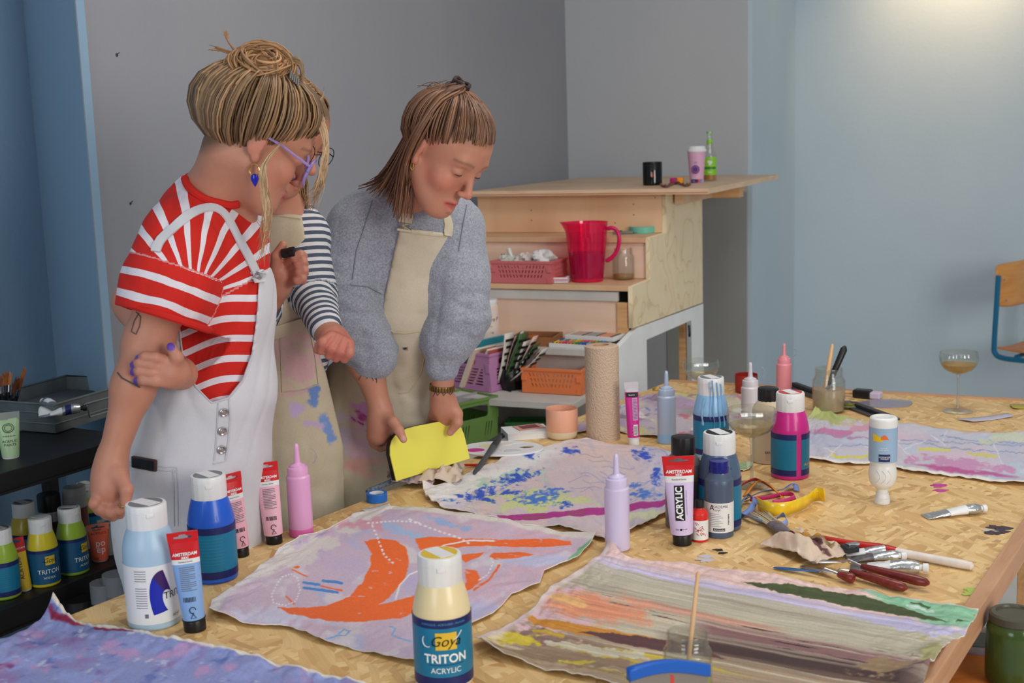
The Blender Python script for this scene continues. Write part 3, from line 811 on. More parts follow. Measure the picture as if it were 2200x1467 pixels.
def jar(label, loc, s, liquid, lvl, R=0.042, H=0.125, group=None, lid=None, gm='glass_clear', name='glass_jar'):
 root = thing(name, label, 'jar', loc, 0, group); root.scale = (s, s, s)
 prof = smooth_prof([(R * 0.88, 0), (R * 0.98, 0.004), (R, 0.012), (R, H * 0.66), (R * 0.97, H * 0.74), (R * 0.86, H * 0.80), (R * 0.83, H * 0.83)], 3) + [(R * 0.87, H * 0.85), (R * 0.83, H * 0.88), (R * 0.87, H * 0.91), (R * 0.83, H * 0.94), (R * 0.85, H * 0.98), (R * 0.83, H)]
 inn = [(R * 0.79, H), (R * 0.79, H * 0.82), (R * 0.94, H * 0.72), (R * 0.955, H * 0.1), (R * 0.9, 0.006), (0.0, 0.006)]
 b = MB(); b.lathe(prof + inn, 48); b.obj('glass', MATS[gm], root)
 if liquid:
  b = MB(); b.lathe([(0.0, 0.0065), (R * 0.90, 0.0065), (R * 0.945, H * 0.1), (R * 0.945, H * lvl), (R * 0.93, H * lvl + 0.001), (0, H * lvl + 0.001)], 40); b.obj('liquid', MATS[liquid], root)
 return root
def stick(name, label, cat, a, b_, prof, m, group=None, seg=14, parts=None):
 """round tool lying/standing from a to b; prof = [(t, r)...] along it"""
 a = Vector(a); b_ = Vector(b_); ax = (b_ - a); L_ = ax.length
 root = thing(name, label, cat, a, 0, group)
 root.rotation_mode = 'QUATERNION'; root.rotation_quaternion = ax.to_track_quat('Z', 'Y')
 for (nm, pr, mm, fl) in [(('handle'), prof, m, 1.0)] + (parts or []):
  b = MB(); b.lathe([(r, t * L_) for t, r in pr], seg, sy=fl); b.obj(nm, MATS[mm], root)
 return root, L_
# ================================================================== STEPPED PLYWOOD COUNTER
UO = Vector((-0.152, 4.982, 0))
def U(x, y, z=0.0): return UO + EX * x + EY * y + Vector((0, 0, z))
def build_unit():
 root = thing('stepped_counter', 'stepped plywood counter with open treads and a white painted side frame against the back wall', 'counter', U(0, 0), RZ)
 def bx(nm, x0, x1, y0, y1, z0, z1, m, bev=0.0015):
  b = MB(); b.box(((x0 + x1) / 2, (y0 + y1) / 2, (z0 + z1) / 2), (x1 - x0, y1 - y0, z1 - z0), bev=bev)
  return b.obj(nm, MATS[m], root, smooth=False)
 XS = 0.765
 b = MB(); pts = [(0.004, 0.0), (0.965, 0.0), (0.965, 1.262), (0.004, 1.30)]
 b.add([(x, y, 1.335) for x, y in pts] + [(x, y, 1.315) for x, y in pts], [(0, 1, 2, 3), (7, 6, 5, 4), (0, 4, 5, 1), (1, 5, 6, 2), (2, 6, 7, 3), (3, 7, 4, 0)])
 b.obj('counter_top', MATS['ply_top'], root, smooth=False)
 b = MB(); b.box((0.485, 0.004, 1.3205), (0.955, 0.010, 0.003)); b.obj('ply_edge_line', mat('ply_dark', (170, 112, 78), 0.6), root, smooth=False)
 bx('beam', 0.79, 0.94, 0.60, 0.66, 1.268, 1.314, 'pine')
 bx('beam', 0.79, 0.825, 0.16, 1.20, 1.27, 1.3145, 'ply_front')
 bx('front_board', 0.004, XS, 0.07, 0.09, 1.168, 1.3145, 'ply_front')
 for (x, z) in [(0.235, 1.255), (0.235, 1.215), (0.655, 1.275), (0.655, 1.235), (0.74, 1.30), (0.37, 1.205), (0.58, 1.205)]:
  b = MB(); b.lathe([(0.0026, 0), (0.0022, 0.0009), (0, 0.0009)], 8, M=Matrix.Rotation(PI / 2, 3, 'X'), c=(x, 0.0702, z)); b.obj('screw', MATS['mark_dark'], root)
 bx('tread', 0.004, XS, -0.14, 0.089, 1.148, 1.167, 'ply_front')
 bx('riser', 0.004, XS, -0.128, -0.112, 1.017, 1.147, 'ply_pink')
 for x in (0.19, 0.20, 0.60):
  for z in (1.10, 1.05):
   b = MB(); b.lathe([(0.0026, 0), (0.0022, 0.0009), (0, 0.0009)], 8, M=Matrix.Rotation(PI / 2, 3, 'X'), c=(x, -0.1282, z)); b.obj('screw', MATS['mark_dark'], root)
 bx('tread', 0.004, XS + 0.005, -0.35, -0.112, 0.997, 1.016, 'ply_front')
 bx('riser', 0.004, XS - 0.045, -0.338, -0.322, 0.822, 0.962, 'ply_pink')
 bx('whitewashed_rail', 0.004, XS - 0.04, -0.344, -0.326, 0.960, 0.994, 'white_old')
 bx('gap_back', XS - 0.05, XS - 0.002, -0.318, -0.312, 0.85, 0.995, 'black_gap')
 bx('corner_batten', XS - 0.046, XS - 0.004, -0.345, -0.325, 0.826, 0.956, 'pine', 0.004)
 bx('tread', 0.004, XS, -0.545, -0.322, 0.797, 0.820, 'white_old')
 bx('riser', 0.004, XS - 0.04, -0.50, -0.485, 0.678, 0.796, 'white_old')
 bx('tread', 0.004, 0.70, -0.745, -0.484, 0.652, 0.675, 'white_old')
 bx('corner_batten', 0.66, 0.70, -0.742, -0.70, 0.0, 0.651, 'pine')
 bx('riser', 0.004, 0.66, -0.515, -0.50, 0.531, 0.651, 'white_old')
 bx('tread', 0.004, 0.64, -1.05, -0.50, 0.505, 0.53, 'white_old')
 bx('riser', 0.004, 0.62, -0.96, -0.945, 0.0, 0.504, 'white_old')
 ol = [(0.60, 1.3145), (0.07, 1.3145), (0.07, 1.167), (-0.14, 1.167), (-0.14, 1.015), (-0.352, 1.015), (-0.352, 0.868), (0.60, 0.832)]
 Mside = Matrix.Translation((XS + 0.009, 0, 0)) @ Matrix.Rotation(PI / 2, 4, 'Z') @ Matrix.Rotation(PI / 2, 4, 'X')
 plate('side_panel', [ol], 0.016, MATS['ply_swirl'], root, M=Mside)
 fr = [(-0.545, 0.822), (-0.30, 0.862), (0.60, 0.828), (0.60, 0.0), (0.41, 0.0), (0.41, 0.785), (-0.20, 0.803), (-0.20, 0.0), (-0.545, 0.0)]
 plate('side_frame', [fr], 0.020, MATS['white_paint'], root, M=Mside)
 b = MB(); b.box((XS - 0.02, 0.43, 0.40), (0.03, 0.03, 0.78)); b.obj('inner_post', MATS['pine'], root, smooth=False)
 b = MB(); b.tube([(XS + 0.02, 0.37, 0.77), (XS + 0.025, 0.36, 0.74), (XS + 0.02, 0.375, 0.725)], 0.005, 6); b.obj('hook', MATS['ink_black'], root)
 return root
UNIT = build_unit()
T0, T1, T2, T3, T4, T5 = 1.335, 1.167, 1.016, 0.820, 0.675, 0.53
def on_tread(px, py, z):
 """place on a tread of height z under the photograph's pixel"""
 return T(px, py, z)
# ---- on the counter top
p = on_tread(1402, 398, T0)
r_ = thing('candle_glass', 'dark brown glass with a burning candle on the plywood counter top', 'candle', p, face(p), None)
b = MB(); b.lathe([(0.034, 0), (0.038, 0.003), (0.0385, 0.09), (0.0375, 0.092), (0.036, 0.0915), (0.0358, 0.006), (0, 0.006)], 36); b.obj('glass', MATS['smoke_glass'], r_)
b = MB(); b.lathe([(0, 0.007), (0.035, 0.007), (0.035, 0.032), (0.02, 0.031), (0, 0.030)], 28); b.obj('wax', mat('wax_dark', (120, 84, 60), 0.5), r_)
b = MB(); b.lathe([(0.001, 0.030), (0.0045, 0.036), (0.004, 0.043), (0.0, 0.053)], 10); b.obj('flame', mat('flame', (255, 170, 60), 0.5, emit=(255, 150, 50), estr=14), r_)
p = on_tread(1497, 393, T0)
r_ = thing('paper_cup', 'pink takeaway coffee cup with a white lid on the counter', 'cup', p, face(p))
b = MB(); b.lathe([(0.027, 0), (0.028, 0.001), (0.028, 0.016), (0.0365, 0.125), (0.0372, 0.128)], 40); b.obj('cup_body', mat('cup_pink', (216, 168, 196), 0.5), r_)
patch('label_band', 0.0287, -0.9, 0.2, 0.002, 0.016, mat('cup_navy', (40, 38, 92), 0.5), r_, 8); patch('label_band', 0.0289, 0.2, 0.5, 0.002, 0.016, mat('cup_red', (220, 60, 50), 0.5), r_, 5); patch('label_band', 0.0289, 0.52, 0.85, 0.002, 0.016, mat('cup_blue', (90, 150, 190), 0.5), r_, 5)
b = MB(); f = on_cyl(0.0348, 0.055, -0.15)
b.grid(lambda u, v: f(0.017 * v * math.cos(2 * PI * u), 0.017 * v * math.sin(2 * PI * u)) + Vector((0, 0.0036 * (-v * math.sin(2 * PI * u)) * 0.3, 0)), 24, 4); b.obj('badge', mat('cup_violet', (96, 52, 128), 0.5), r_)
f2 = on_cyl(0.0362, 0.055, -0.15)
b = MB(); b.tube([f2(0.0115 * math.cos(t), 0.0115 * math.sin(t)) for t in [2 * PI * k / 18 for k in range(19)]], 0.0006, 4); b.obj('badge_ring', MATS['cup_pink'], r_)
text('BIO', 0.007, MATS['cup_violet'], r_, on_cyl(0.0358, 0.083, -0.1)); text('20 g', 0.006, MATS['ink_white'], r_, on_cyl(0.0292, 0.009, -0.45))
b = MB(); b.lathe([(0.038, 0.124), (0.0392, 0.126), (0.0392, 0.131), (0.037, 0.134), (0.0345, 0.142), (0.033, 0.146), (0.026, 0.147), (0.025, 0.144), (0, 0.144)], 40); b.obj('lid', MATS['label_white'], r_)
p = on_tread(1525, 388, T0)
r_ = thing('soda_bottle', 'green lemonade bottle with pale green label behind the coffee cup', 'bottle', p, face(p))
b = MB(); b.lathe(smooth_prof([(0.026, 0), (0.0275, 0.004), (0.028, 0.02), (0.028, 0.09), (0.025, 0.115), (0.014, 0.150), (0.011, 0.175), (0.0112, 0.196)], 4), 32); b.obj('glass', MATS['glass_clear'], r_)
b = MB(); b.lathe([(0, 0.004), (0.0262, 0.004), (0.0265, 0.02), (0.0265, 0.05), (0, 0.051)], 28); b.obj('drink', mat('drink_amber', (176, 120, 34), 0.3), r_)
patch('label', 0.0284, -2.6, 2.6, 0.024, 0.098, mat('label_lime', (142, 204, 44), 0.4), r_, 30)
patch('neck_label', 0.0122, -3, 3, 0.150, 0.170, mat('label_lime', (142, 204, 44), 0.4), r_, 20)
b = MB(); f = on_cyl(0.0289, 0.075)
for (dx, dz, s_) in [(-0.004, 0.004, 0.006), (0.006, 0.002, 0.0055), (0.0, -0.006, 0.005)]:
 b.grid(lambda u, v, dx=dx, dz=dz, s_=s_: f(dx + s_ * v * math.cos(2 * PI * u), dz + s_ * v * math.sin(2 * PI * u)), 14, 2)
b.obj('label_picture', MATS['label_white'], r_)
patch('label_stripe', 0.0289, -1.0, 1.0, 0.048, 0.058, mat('label_green', (40, 130, 50), 0.4), r_, 10); text('bio', 0.012, MATS['ink_white'], r_, on_cyl(0.0292, 0.036))
b = MB(); b.lathe([(0.0125, 0.194), (0.013, 0.196), (0.013, 0.202), (0.0115, 0.204), (0, 0.204)], 24, rib=ribs(21, 0.05, (1, 2))); b.obj('crown_cap', mat('lime_cap', (150, 190, 120), 0.4, metal=0.3), r_)
for k, (px, py, c_, lab) in enumerate([(1447, 396, (176, 20, 110), 'small magenta paper cube beside the candle glass'), (1461, 395, (240, 156, 20), 'small orange paper cube beside the magenta one')]):
 p = on_tread(px, py, T0); b = MB(); b.box((0, 0, 0.0125), (0.025, 0.024, 0.025), bev=0.0012)
 b.box((0, 0, 0.0252), (0.019, 0.018, 0.001), bev=0.0003); b.box((0, -0.0121, 0.0125), (0.018, 0.001, 0.018), bev=0.0003)
 tag(place(b.obj('paper_cube', mat('cube_%d' % k, c_, 0.5), None), p, -0.35), lab, 'cube', 'paper cubes on the counter')
b = MB(); rr = random.Random(2)
for k in range(34):
 s = k / 33; p = on_tread(1420 + 62 * s, 401 - 3 * s + 3.2 * math.sin(s * 9), T0); q = p - on_tread(1420, 401, T0)
 b.lathe([(0, -0.0055), (0.004, -0.0035), (0.0056, 0), (0.004, 0.0035), (0, 0.0055)], 8, c=(q.x, q.y, 0.0056 + (0.004 if k % 5 == 0 else 0)))
tag(place(b.obj('bead_string', mat('bead_brown', (112, 66, 54), 0.4), None), on_tread(1420, 401, T0)), 'brown wooden bead string lying in front of the paper cubes', 'beads')
# ---- on the first tread: tape and a knife
p = on_tread(1380, 500, T1)
r_ = thing('tape_roll', 'teal masking tape roll lying on the narrow upper tread', 'tape', p, 0, 'rolls of tape')
b = MB(); b.lathe([(0.0485, 0.0), (0.0505, 0.002), (0.0505, 0.024), (0.0485, 0.0255), (0.041, 0.0255), (0.041, 0.0), (0.0485, 0.0)], 40); b.obj('tape', mat('tape_teal', (112, 190, 168), 0.5), r_)
b = MB(); b.lathe([(0.041, 0.001), (0.041, 0.0245), (0.0385, 0.0245), (0.0385, 0.001), (0.041, 0.001)], 40); b.obj('core', mat('cardboard', (206, 160, 124), 0.7), r_)
p = on_tread(1338, 503, T1)
r_ = thing('cutter_knife', 'grey snap-off cutter knife lying beside the teal tape', 'knife', p, RZ + 0.35)
b = MB(); b.box((0, 0, 0.006), (0.075, 0.014, 0.011), bev=0.003); b.obj('handle', mat('cutter_grey', (110, 112, 110), 0.4), r_)
b = MB(); b.add([(0.037, -0.005, 0.006), (0.078, -0.005, 0.006), (0.084, 0.005, 0.006), (0.037, 0.005, 0.006), (0.037, -0.005, 0.007), (0.078, -0.005, 0.007), (0.084, 0.005, 0.007), (0.037, 0.005, 0.007)], [(3, 2, 1, 0), (4, 5, 6, 7), (0, 1, 5, 4), (1, 2, 6, 5), (2, 3, 7, 6), (3, 0, 4, 7)]); b.obj('blade', MATS['steel'], r_, smooth=False)
b = MB(); b.box((-0.01, 0, 0.0125), (0.016, 0.008, 0.004), bev=0.001); b.obj('slider', MATS['cap_black'], r_)
# ---- on the second tread: jug, jar, crate with tissues, cards
p = on_tread(1262, 604, T2)
r_ = thing('plastic_jug', 'hot pink translucent plastic jug with a curved handle on the middle tread', 'jug', p, RZ + 0.1)
prof = smooth_prof([(0.054, 0), (0.057, 0.003), (0.059, 0.02), (0.066, 0.09), (0.073, 0.16), (0.076, 0.195), (0.078, 0.215)], 3)
JH = 0.215
spout = lambda i, a: 1.0 + (0.28 * max(0, math.cos(a - PI)) ** 14 * max(0, (i - 13) / 5.0) if i < 19 else 0.28 * max(0, math.cos(a - PI)) ** 14 * max(0, 1 - (i - 19) / 3.0)) + 0.010 * math.cos(24 * a) * (1 if 2 < i < 13 else 0)
b = MB(); b.lathe(prof + [(r - 0.003, z) for r, z in prof[::-1]][:-2] + [(0, 0.006)], 96, rib=spout); b.obj('body', MATS['jug_pink'], r_, ang=70)
b = MB(); b.lathe([(0, 0.002), (0.055, 0.002), (0.057, 0.012), (0.0, 0.014)], 40); b.obj('base', mat('jug_solid', (214, 14, 76), 0.25), r_)
b = MB(); hp = [Vector((0.074, 0, 0.187)), Vector((0.092, 0, 0.196)), Vector((0.112, 0, 0.188)), Vector((0.122, 0, 0.165)), Vector((0.121, 0, 0.135)), Vector((0.110, 0, 0.105)), Vector((0.092, 0, 0.082)), Vector((0.066, 0, 0.072))]
b.tube(hp, [0.009, 0.0085, 0.008, 0.008, 0.008, 0.008, 0.0085, 0.010], 12); b.obj('handle', mat('jug_handle', (226, 24, 100), 0.25, trans=0.2), r_, subsurf=1)
b = MB(); b.lathe([(0, 0.015), (0.056, 0.015), (0.062, 0.06), (0.0665, 0.105), (0, 0.106)], 40); b.obj('water', glass_mat('jug_water', (226, 40, 150), 0.4, body=0.35, bcol=(196, 30, 140)), r_)
p = on_tread(1340, 600, T2)
jar('clear preserving jar with a little water beside the pink jug', p, 0.92, 'wine', 0.16, R=0.044, H=0.125)
p = on_tread(1200, 607, T2)
r_ = thing('card_stack', 'small stack of white cards between pink crate and jug', 'cards', p, RZ + 0.25)
for k in range(3):
 b = MB(); b.box((0.003 * (k % 2), -0.002 * k, 0.005 + 0.0068 * k), (0.075, 0.055, 0.006), bev=0.0008); b.obj('card_pack', MATS['label_white' if k != 1 else 'cup_pink'], r_, smooth=False)
b = MB(); b.box((0.0, -0.003, 0.0220), (0.055, 0.04, 0.0012)); b.obj('picture', mat('pic_red', (190, 60, 60), 0.5), r_, smooth=False)
pc = on_tread(1122, 609, T2) + EY * 0.07
crate('dusty pink folding crate filled with crumpled tubes on the middle tread', pc, RZ, 0.235, 0.16, 0.082, (210, 110, 112))
def crumple(name, label, cat, loc, s, col, seed, rz=0, group=None, flat=1.0, res=14, m=None, sx=1.0):
 rr = np.random.default_rng(seed); b = MB(); n = res
 ph = rr.uniform(0, 6, 12); fr = rr.integers(2, 6, 12)
 def fn(u, v):
  a = 2 * PI * u; t = PI * v
  d = 1 + 0.32 * math.sin(fr[0] * a + ph[0] + 2 * math.sin(fr[1] * t + ph[1])) * math.sin(t) + 0.22 * abs(math.sin(fr[2] * a * 1 + ph[2] + fr[3] * t)) * math.sin(t)
  return (s * sx * d * math.sin(t) * math.cos(a), s * d * math.sin(t) * math.sin(a) * 0.8, s * flat * (1 - 0 + d * -math.cos(t) * 0.8) if True else 0)
 b.grid(fn, n * 2 + 1, n)
 zmin = min(p[2] for p in b.v); b.v = [(x, y, z - zmin) for x, y, z in b.v]
 o = b.obj(name, m or mat('paper_%d_%d_%d' % tuple(col), col, 0.7), None, ang=25)
 return tag(place(o, loc, rz), label, cat, group)
for k, (dx, dy, s, col, nm, lab) in enumerate([(-0.085, 0.0, 0.030, (206, 208, 196), 'paint_tube', 'crumpled white paint tube sticking out of the left end of the pink crate'), (-0.02, 0.01, 0.034, (226, 214, 206), 'crumpled_tissue', 'crumpled white tissue in the middle of the pink crate'), (0.06, 0.0, 0.042, (228, 224, 222), 'crumpled_tissue', 'largest crumpled tissue at the right end of the pink crate')]):
 crumple(nm, lab, 'tissue' if k else 'paint tube', pc + EX * dx + EY * dy + Vector((0, 0, 0.045)), s, col, 20 + k, k, 'crumpled bits in the pink crate')
b = MB(); b.tube([(0, 0, 0), (0.03, 0.004, 0.055), (0.045, 0, 0.075)], [0.006, 0.009, 0.010], 10); b.tube([(0.012, 0.01, 0.02), (0.02, 0.012, 0.06)], 0.0012, 5)
tag(place(b.obj('aluminium_tube', mat('tube_white', (214, 216, 208), 0.4, metal=0.2), None), pc + EX * -0.05 + Vector((0, 0, 0.04)), RZ + 2.6), 'thin squeezed tube leaning up inside the pink crate', 'paint tube', 'crumpled bits in the pink crate')
# ---- on the third tread: texture paste jar, wooden box, two pastel boxes
p = U(0.27, -0.45, T3)
r_ = thing('paste_jar', 'tall white plastic texture paste jar with script lettering behind the purple crate', 'jar', p, face(p))
b = MB(); b.lathe(smooth_prof([(0.036, 0), (0.039, 0.003), (0.0395, 0.02), (0.0385, 0.12), (0.036, 0.130), (0.034, 0.134)], 3), 36); b.obj('body', mat('paste_white', (232, 212, 200), 0.4), r_)
b = MB(); b.lathe([(0.0345, 0.132), (0.0352, 0.133), (0.0352, 0.150), (0.034, 0.152), (0, 0.152)], 40, rib=ribs(40, 0.012, (1, 2))); b.obj('lid', MATS['label_white'], r_)
text('Texture P', 0.022, MATS['ink_black'], r_, on_cyl(0.0398, 0.082, 0.10), shear=0.4, sx=0.8); text('FEIN / FINE', 0.005, MATS['ink_grey'], r_, on_cyl(0.0402, 0.058, 0.1)); text('1 kg', 0.009, MATS['ink_black'], r_, on_cyl(0.0402, 0.036, 0.3))
p = U(0.46, -0.455, T3)
r_ = thing('wooden_box', 'open brown wooden box with small bits inside on the lower tread', 'box', p, RZ + 0.12)
wood_material('wood_brown', (126, 78, 44), (144, 92, 54), (158, 104, 64), (6, 30, 30))
for (x, y, w, d) in [(0, -0.065, 0.155, 0.006), (0, 0.065, 0.155, 0.006), (-0.0745, 0, 0.006, 0.124), (0.0745, 0, 0.006, 0.124)]:
 b = MB(); b.box((x, y, 0.016), (w, d, 0.032), bev=0.001); b.obj('side', MATS['wood_brown'], r_, smooth=False)
b = MB(); b.box((0, 0, 0.003), (0.148, 0.124, 0.004)); b.obj('bottom', mat('box_dark', (70, 60, 40), 0.7), r_, smooth=False)
rr = random.Random(8)
for k in range(9):
 b = MB(); b.box((0, 0, 0), (rr.uniform(0.03, 0.06), 0.012, 0.01), bev=0.003)
 o = b.obj('pastel_stick', mat('bits_%d' % (k % 3), [(90, 96, 50), (176, 96, 52), (128, 58, 40)][k % 3], 0.8), r_); o.location = (rr.uniform(-0.05, 0.05), -0.05 + 0.012 * k, 0.012 + 0.006 * (k % 2)); o.rotation_euler = (0, 0, rr.uniform(-0.4, 0.4))
def pastel_box(label, loc, rz, cols, w, d, two):
 r_ = thing('pastel_box', label, 'pastel box', loc, rz, 'boxes of soft pastels')
 b = MB(); b.box((0, 0, 0.007), (w, d, 0.014), bev=0.001); b.obj('tray', MATS['label_white'], r_, smooth=False)
 n = len(cols)
 if two == 'fields':
  for k, c_ in enumerate(cols):
   x0 = -w / 2 + 0.012 + (w - 0.024) * k / n; ww = (w - 0.024) / n - 0.006
   b = MB(); b.box((x0 + ww / 2, 0, 0.0145), (ww, d - 0.024, 0.0015)); f = b.obj('card_field', mat('pf_%d_%d_%d' % tuple(c_), c_, 0.6), r_, smooth=False)
   b = MB(); b.box((x0 + ww + 0.003, 0, 0.0147), (0.007, d - 0.022, 0.0018)); b.obj('divider', MATS['ink_black'], r_, smooth=False)
 else:
  b = MB(); b.box((0, 0, 0.0142), (w - 0.014, d - 0.014, 0.001)); b.obj('foam', MATS['ink_black'], r_, smooth=False)
  for rw in range(2):
   for k in range(n):
    c_ = cols[(k + rw * 9) % n]
    b = MB(); b.lathe([(0.0, 0), (0.0036, 0.0004), (0.0036, d * 0.36), (0.003, d * 0.37), (0, d * 0.37)], 8, M=Matrix.Rotation(-PI / 2, 3, 'X'), c=(-w / 2 + 0.014 + (w - 0.028) * (k + 0.5) / n, -d * 0.43 + rw * d * 0.46, 0.0165))
    b.obj('pastel_stick', mat('ps_%d_%d_%d' % tuple(c_), c_, 0.8), r_)
 return r_
p = U(0.635, -0.495, T3)
pastel_box('open tray of bright oil pastels in front of the flat sample tray', p + EY * 0.005, RZ - 0.10, [(230, 200, 40), (232, 150, 50), (226, 110, 60), (220, 60, 120), (200, 120, 90), (214, 120, 50), (120, 160, 60), (60, 130, 70), (60, 110, 190), (50, 80, 170), (120, 170, 200), (130, 90, 60), (210, 170, 120), (150, 150, 150)], 0.20, 0.085, 'sticks')
p = U(0.655, -0.445, T3)
pastel_box('white tray with grey, blue-grey and peach sample fields behind the oil pastels', p + EY * 0.055 + Vector((0, 0, 0.0145)), RZ - 0.12, [(186, 160, 148), (158, 160, 160), (226, 150, 116)], 0.19, 0.10, 'fields')
p = U(0.52, -0.535, T3)
crumple('dark_cloth', 'small dark printed card stack leaning at the left of the pastels', 'cards', p + EY * 0.04, 0.014, (60, 64, 44), 77)
# ---- on the fourth tread: purple crate with notebooks, brochures, black bag, orange crate
po = on_tread(1183, 848, T4) + EY * 0.085
crate('orange folding crate standing empty on the lower tread', po, RZ, 0.215, 0.155, 0.088, (232, 128, 74))
pv = on_tread(1022, 838, T4) + EY * 0.075
crate('tall lilac folding crate with notebooks beside the black bag', pv, RZ - 0.30, 0.20, 0.165, 0.135, (190, 132, 178), 'bars')
for k, (dx, dy, rot, w, h, t, c_, lab) in enumerate([(0.01, -0.02, -0.5, 0.13, 0.16, 0.012, (200, 104, 80), 'red and cream notebook leaning out of the lilac crate'), (-0.02, 0.03, -0.25, 0.15, 0.165, 0.006, (36, 150, 170), 'teal card standing behind the notebooks in the lilac crate'), (0.05, 0.02, -0.62, 0.12, 0.15, 0.004, (206, 170, 132), 'brown cardboard folder leaning in the lilac crate'), (-0.035, -0.035, -0.45, 0.12, 0.155, 0.008, (226, 208, 180), 'cream sketchbook leaning in the lilac crate')]):
 r_ = thing('notebook', lab, 'notebook', pv + EX * dx + EY * dy + Vector((0, 0, 0.010)), RZ - 0.3, 'notebooks in the lilac crate'); r_.rotation_euler = (0, -rot, RZ - 0.3)
 b = MB(); b.box((0, 0, h / 2), (t * 0.8, w - 0.004, h - 0.004), bev=0.0008); b.obj('pages', MATS['label_white'], r_, smooth=False)
 for sx in (-1, 1):
  b = MB(); b.box((sx * t * 0.5, 0, h / 2), (t * 0.2, w, h), bev=0.0006); b.obj('cover', mat('nb_%d' % k, c_, 0.5), r_, smooth=False)
pb = on_tread(1090, 840, T4) + EY * 0.03
r_ = thing('plastic_bag', 'crumpled black plastic bag holding the brochures on the lower tread', 'bag', pb, RZ)
b = MB(); rg = []
for k in range(9):
 s = k / 8; ra = 0.048 * (0.75 + 0.5 * math.sin(s * 2.6)); rg.append([(ra * math.cos(a) * (1 + 0.16 * math.sin(5 * a + 2 * s) + 0.08 * math.sin(9 * a - 4 * s)) * 0.8, ra * math.sin(a) * 0.7 * (1 + 0.12 * math.cos(4 * a)), 0.075 * s + (0.008 * math.sin(6 * a) if k == 8 else 0)) for a in [2 * PI * j / 30 for j in range(30)]])
b.loft(rg); b.add([(0.0, -0.033, 0.02), (0.015, -0.045, -0.018), (0.024, -0.036, 0.02), (0.012, -0.030, 0.03)], [(0, 1, 2), (0, 2, 3), (0, 3, 1), (1, 3, 2)])
b.obj('bag_body', mat('bag_black', (14, 13, 14), 0.35), r_, ang=50)
rr = random.Random(12)
for k in range(13):
 s = k / 12; lean = 0.22 + 0.5 * s + rr.uniform(-0.08, 0.08); L_ = rr.uniform(0.14, 0.19)
 base = pb + EX * (-0.025 + 0.045 * s) + EY * (-0.016 + 0.014 * (k % 3)) + Vector((0, 0, 0.035))
 wv = rr.uniform(0.02, 0.032)
 r2 = thing('brochure', ['pale leaflet', 'dark printed leaflet', 'green-edged leaflet', 'red-edged leaflet'][k % 4] + ' sticking up from the black plastic bag, %s of the fan' % ['outermost left', 'second from left', 'third from left', 'fourth from left', 'fifth from left', 'sixth from left', 'in the middle', 'sixth from right', 'fifth from right', 'fourth from right', 'third from right', 'second from right', 'outermost right'][k], 'brochure', base, RZ, 'leaflets in the black bag')
 r2.rotation_euler = (0, lean, RZ + rr.uniform(-0.3, 0.3))
 b = MB(); b.grid(lambda u, v: (0.006 * math.sin(3 * v + k), (u - 0.5) * 2 * wv, L_ * v), 3, 7); b.obj('sheet', mat(['bro_white', 'bro_dark', 'bro_green', 'bro_cream'][k % 4], [(220, 212, 204), (44, 42, 42), (60, 92, 50), (226, 190, 180)][k % 4], 0.5), r2, solid=0.0022)
 b = MB()
 for q in range(5): b.box((0.004 + 0.006 * math.sin(3 * (0.3 + 0.14 * q) + k), 0, L_ * (0.3 + 0.14 * q)), (0.003, wv * (1.1 if q % 2 else 1.6), L_ * 0.05))
 b.obj('print', MATS['ink_black' if k % 4 != 1 else 'label_white'], r2, smooth=False)
pq = on_tread(1168, 800, T4) + EY * 0.13
# ---- lowest tread: green crates and a ruler
pg = on_tread(1003, 957, T5)
crate('large moss green folding crate beside the yellow board', pg - EX * 0.06 + EY * 0.06, RZ - 0.42, 0.185, 0.20, 0.152, (106, 140, 70), 'window')
p = on_tread(1012, 868, T5) ; p = Vector((pg.x, pg.y, 0)) - EX * 0.045 + EY * 0.04 + Vector((0, 0, T5 + 0.118))
r_ = thing('plastic_ruler', 'pale transparent ruler lying across the moss green crate', 'ruler', p, RZ + 0.35); r_.rotation_euler = (0, -0.22, RZ + 0.35)
b = MB(); b.box((0, 0, 0.035), (0.145, 0.030, 0.003), bev=0.0008); b.obj('blade', mat('ruler_clear', (196, 190, 196), 0.3, trans=0.2), r_, smooth=False)
b = MB()
for k in range(24): b.box((-0.066 + 0.0057 * k, -0.011, 0.0368), (0.0009, 0.006 if k % 5 else 0.010, 0.0006))
b.obj('scale_marks', MATS['ink_grey'], r_, smooth=False)
pb2 = on_tread(1140, 928, T5)
crate('flat green basket half hidden behind the book and mug', pb2, RZ + 0.25, 0.16, 0.09, 0.045, (66, 136, 72), 'chevron')
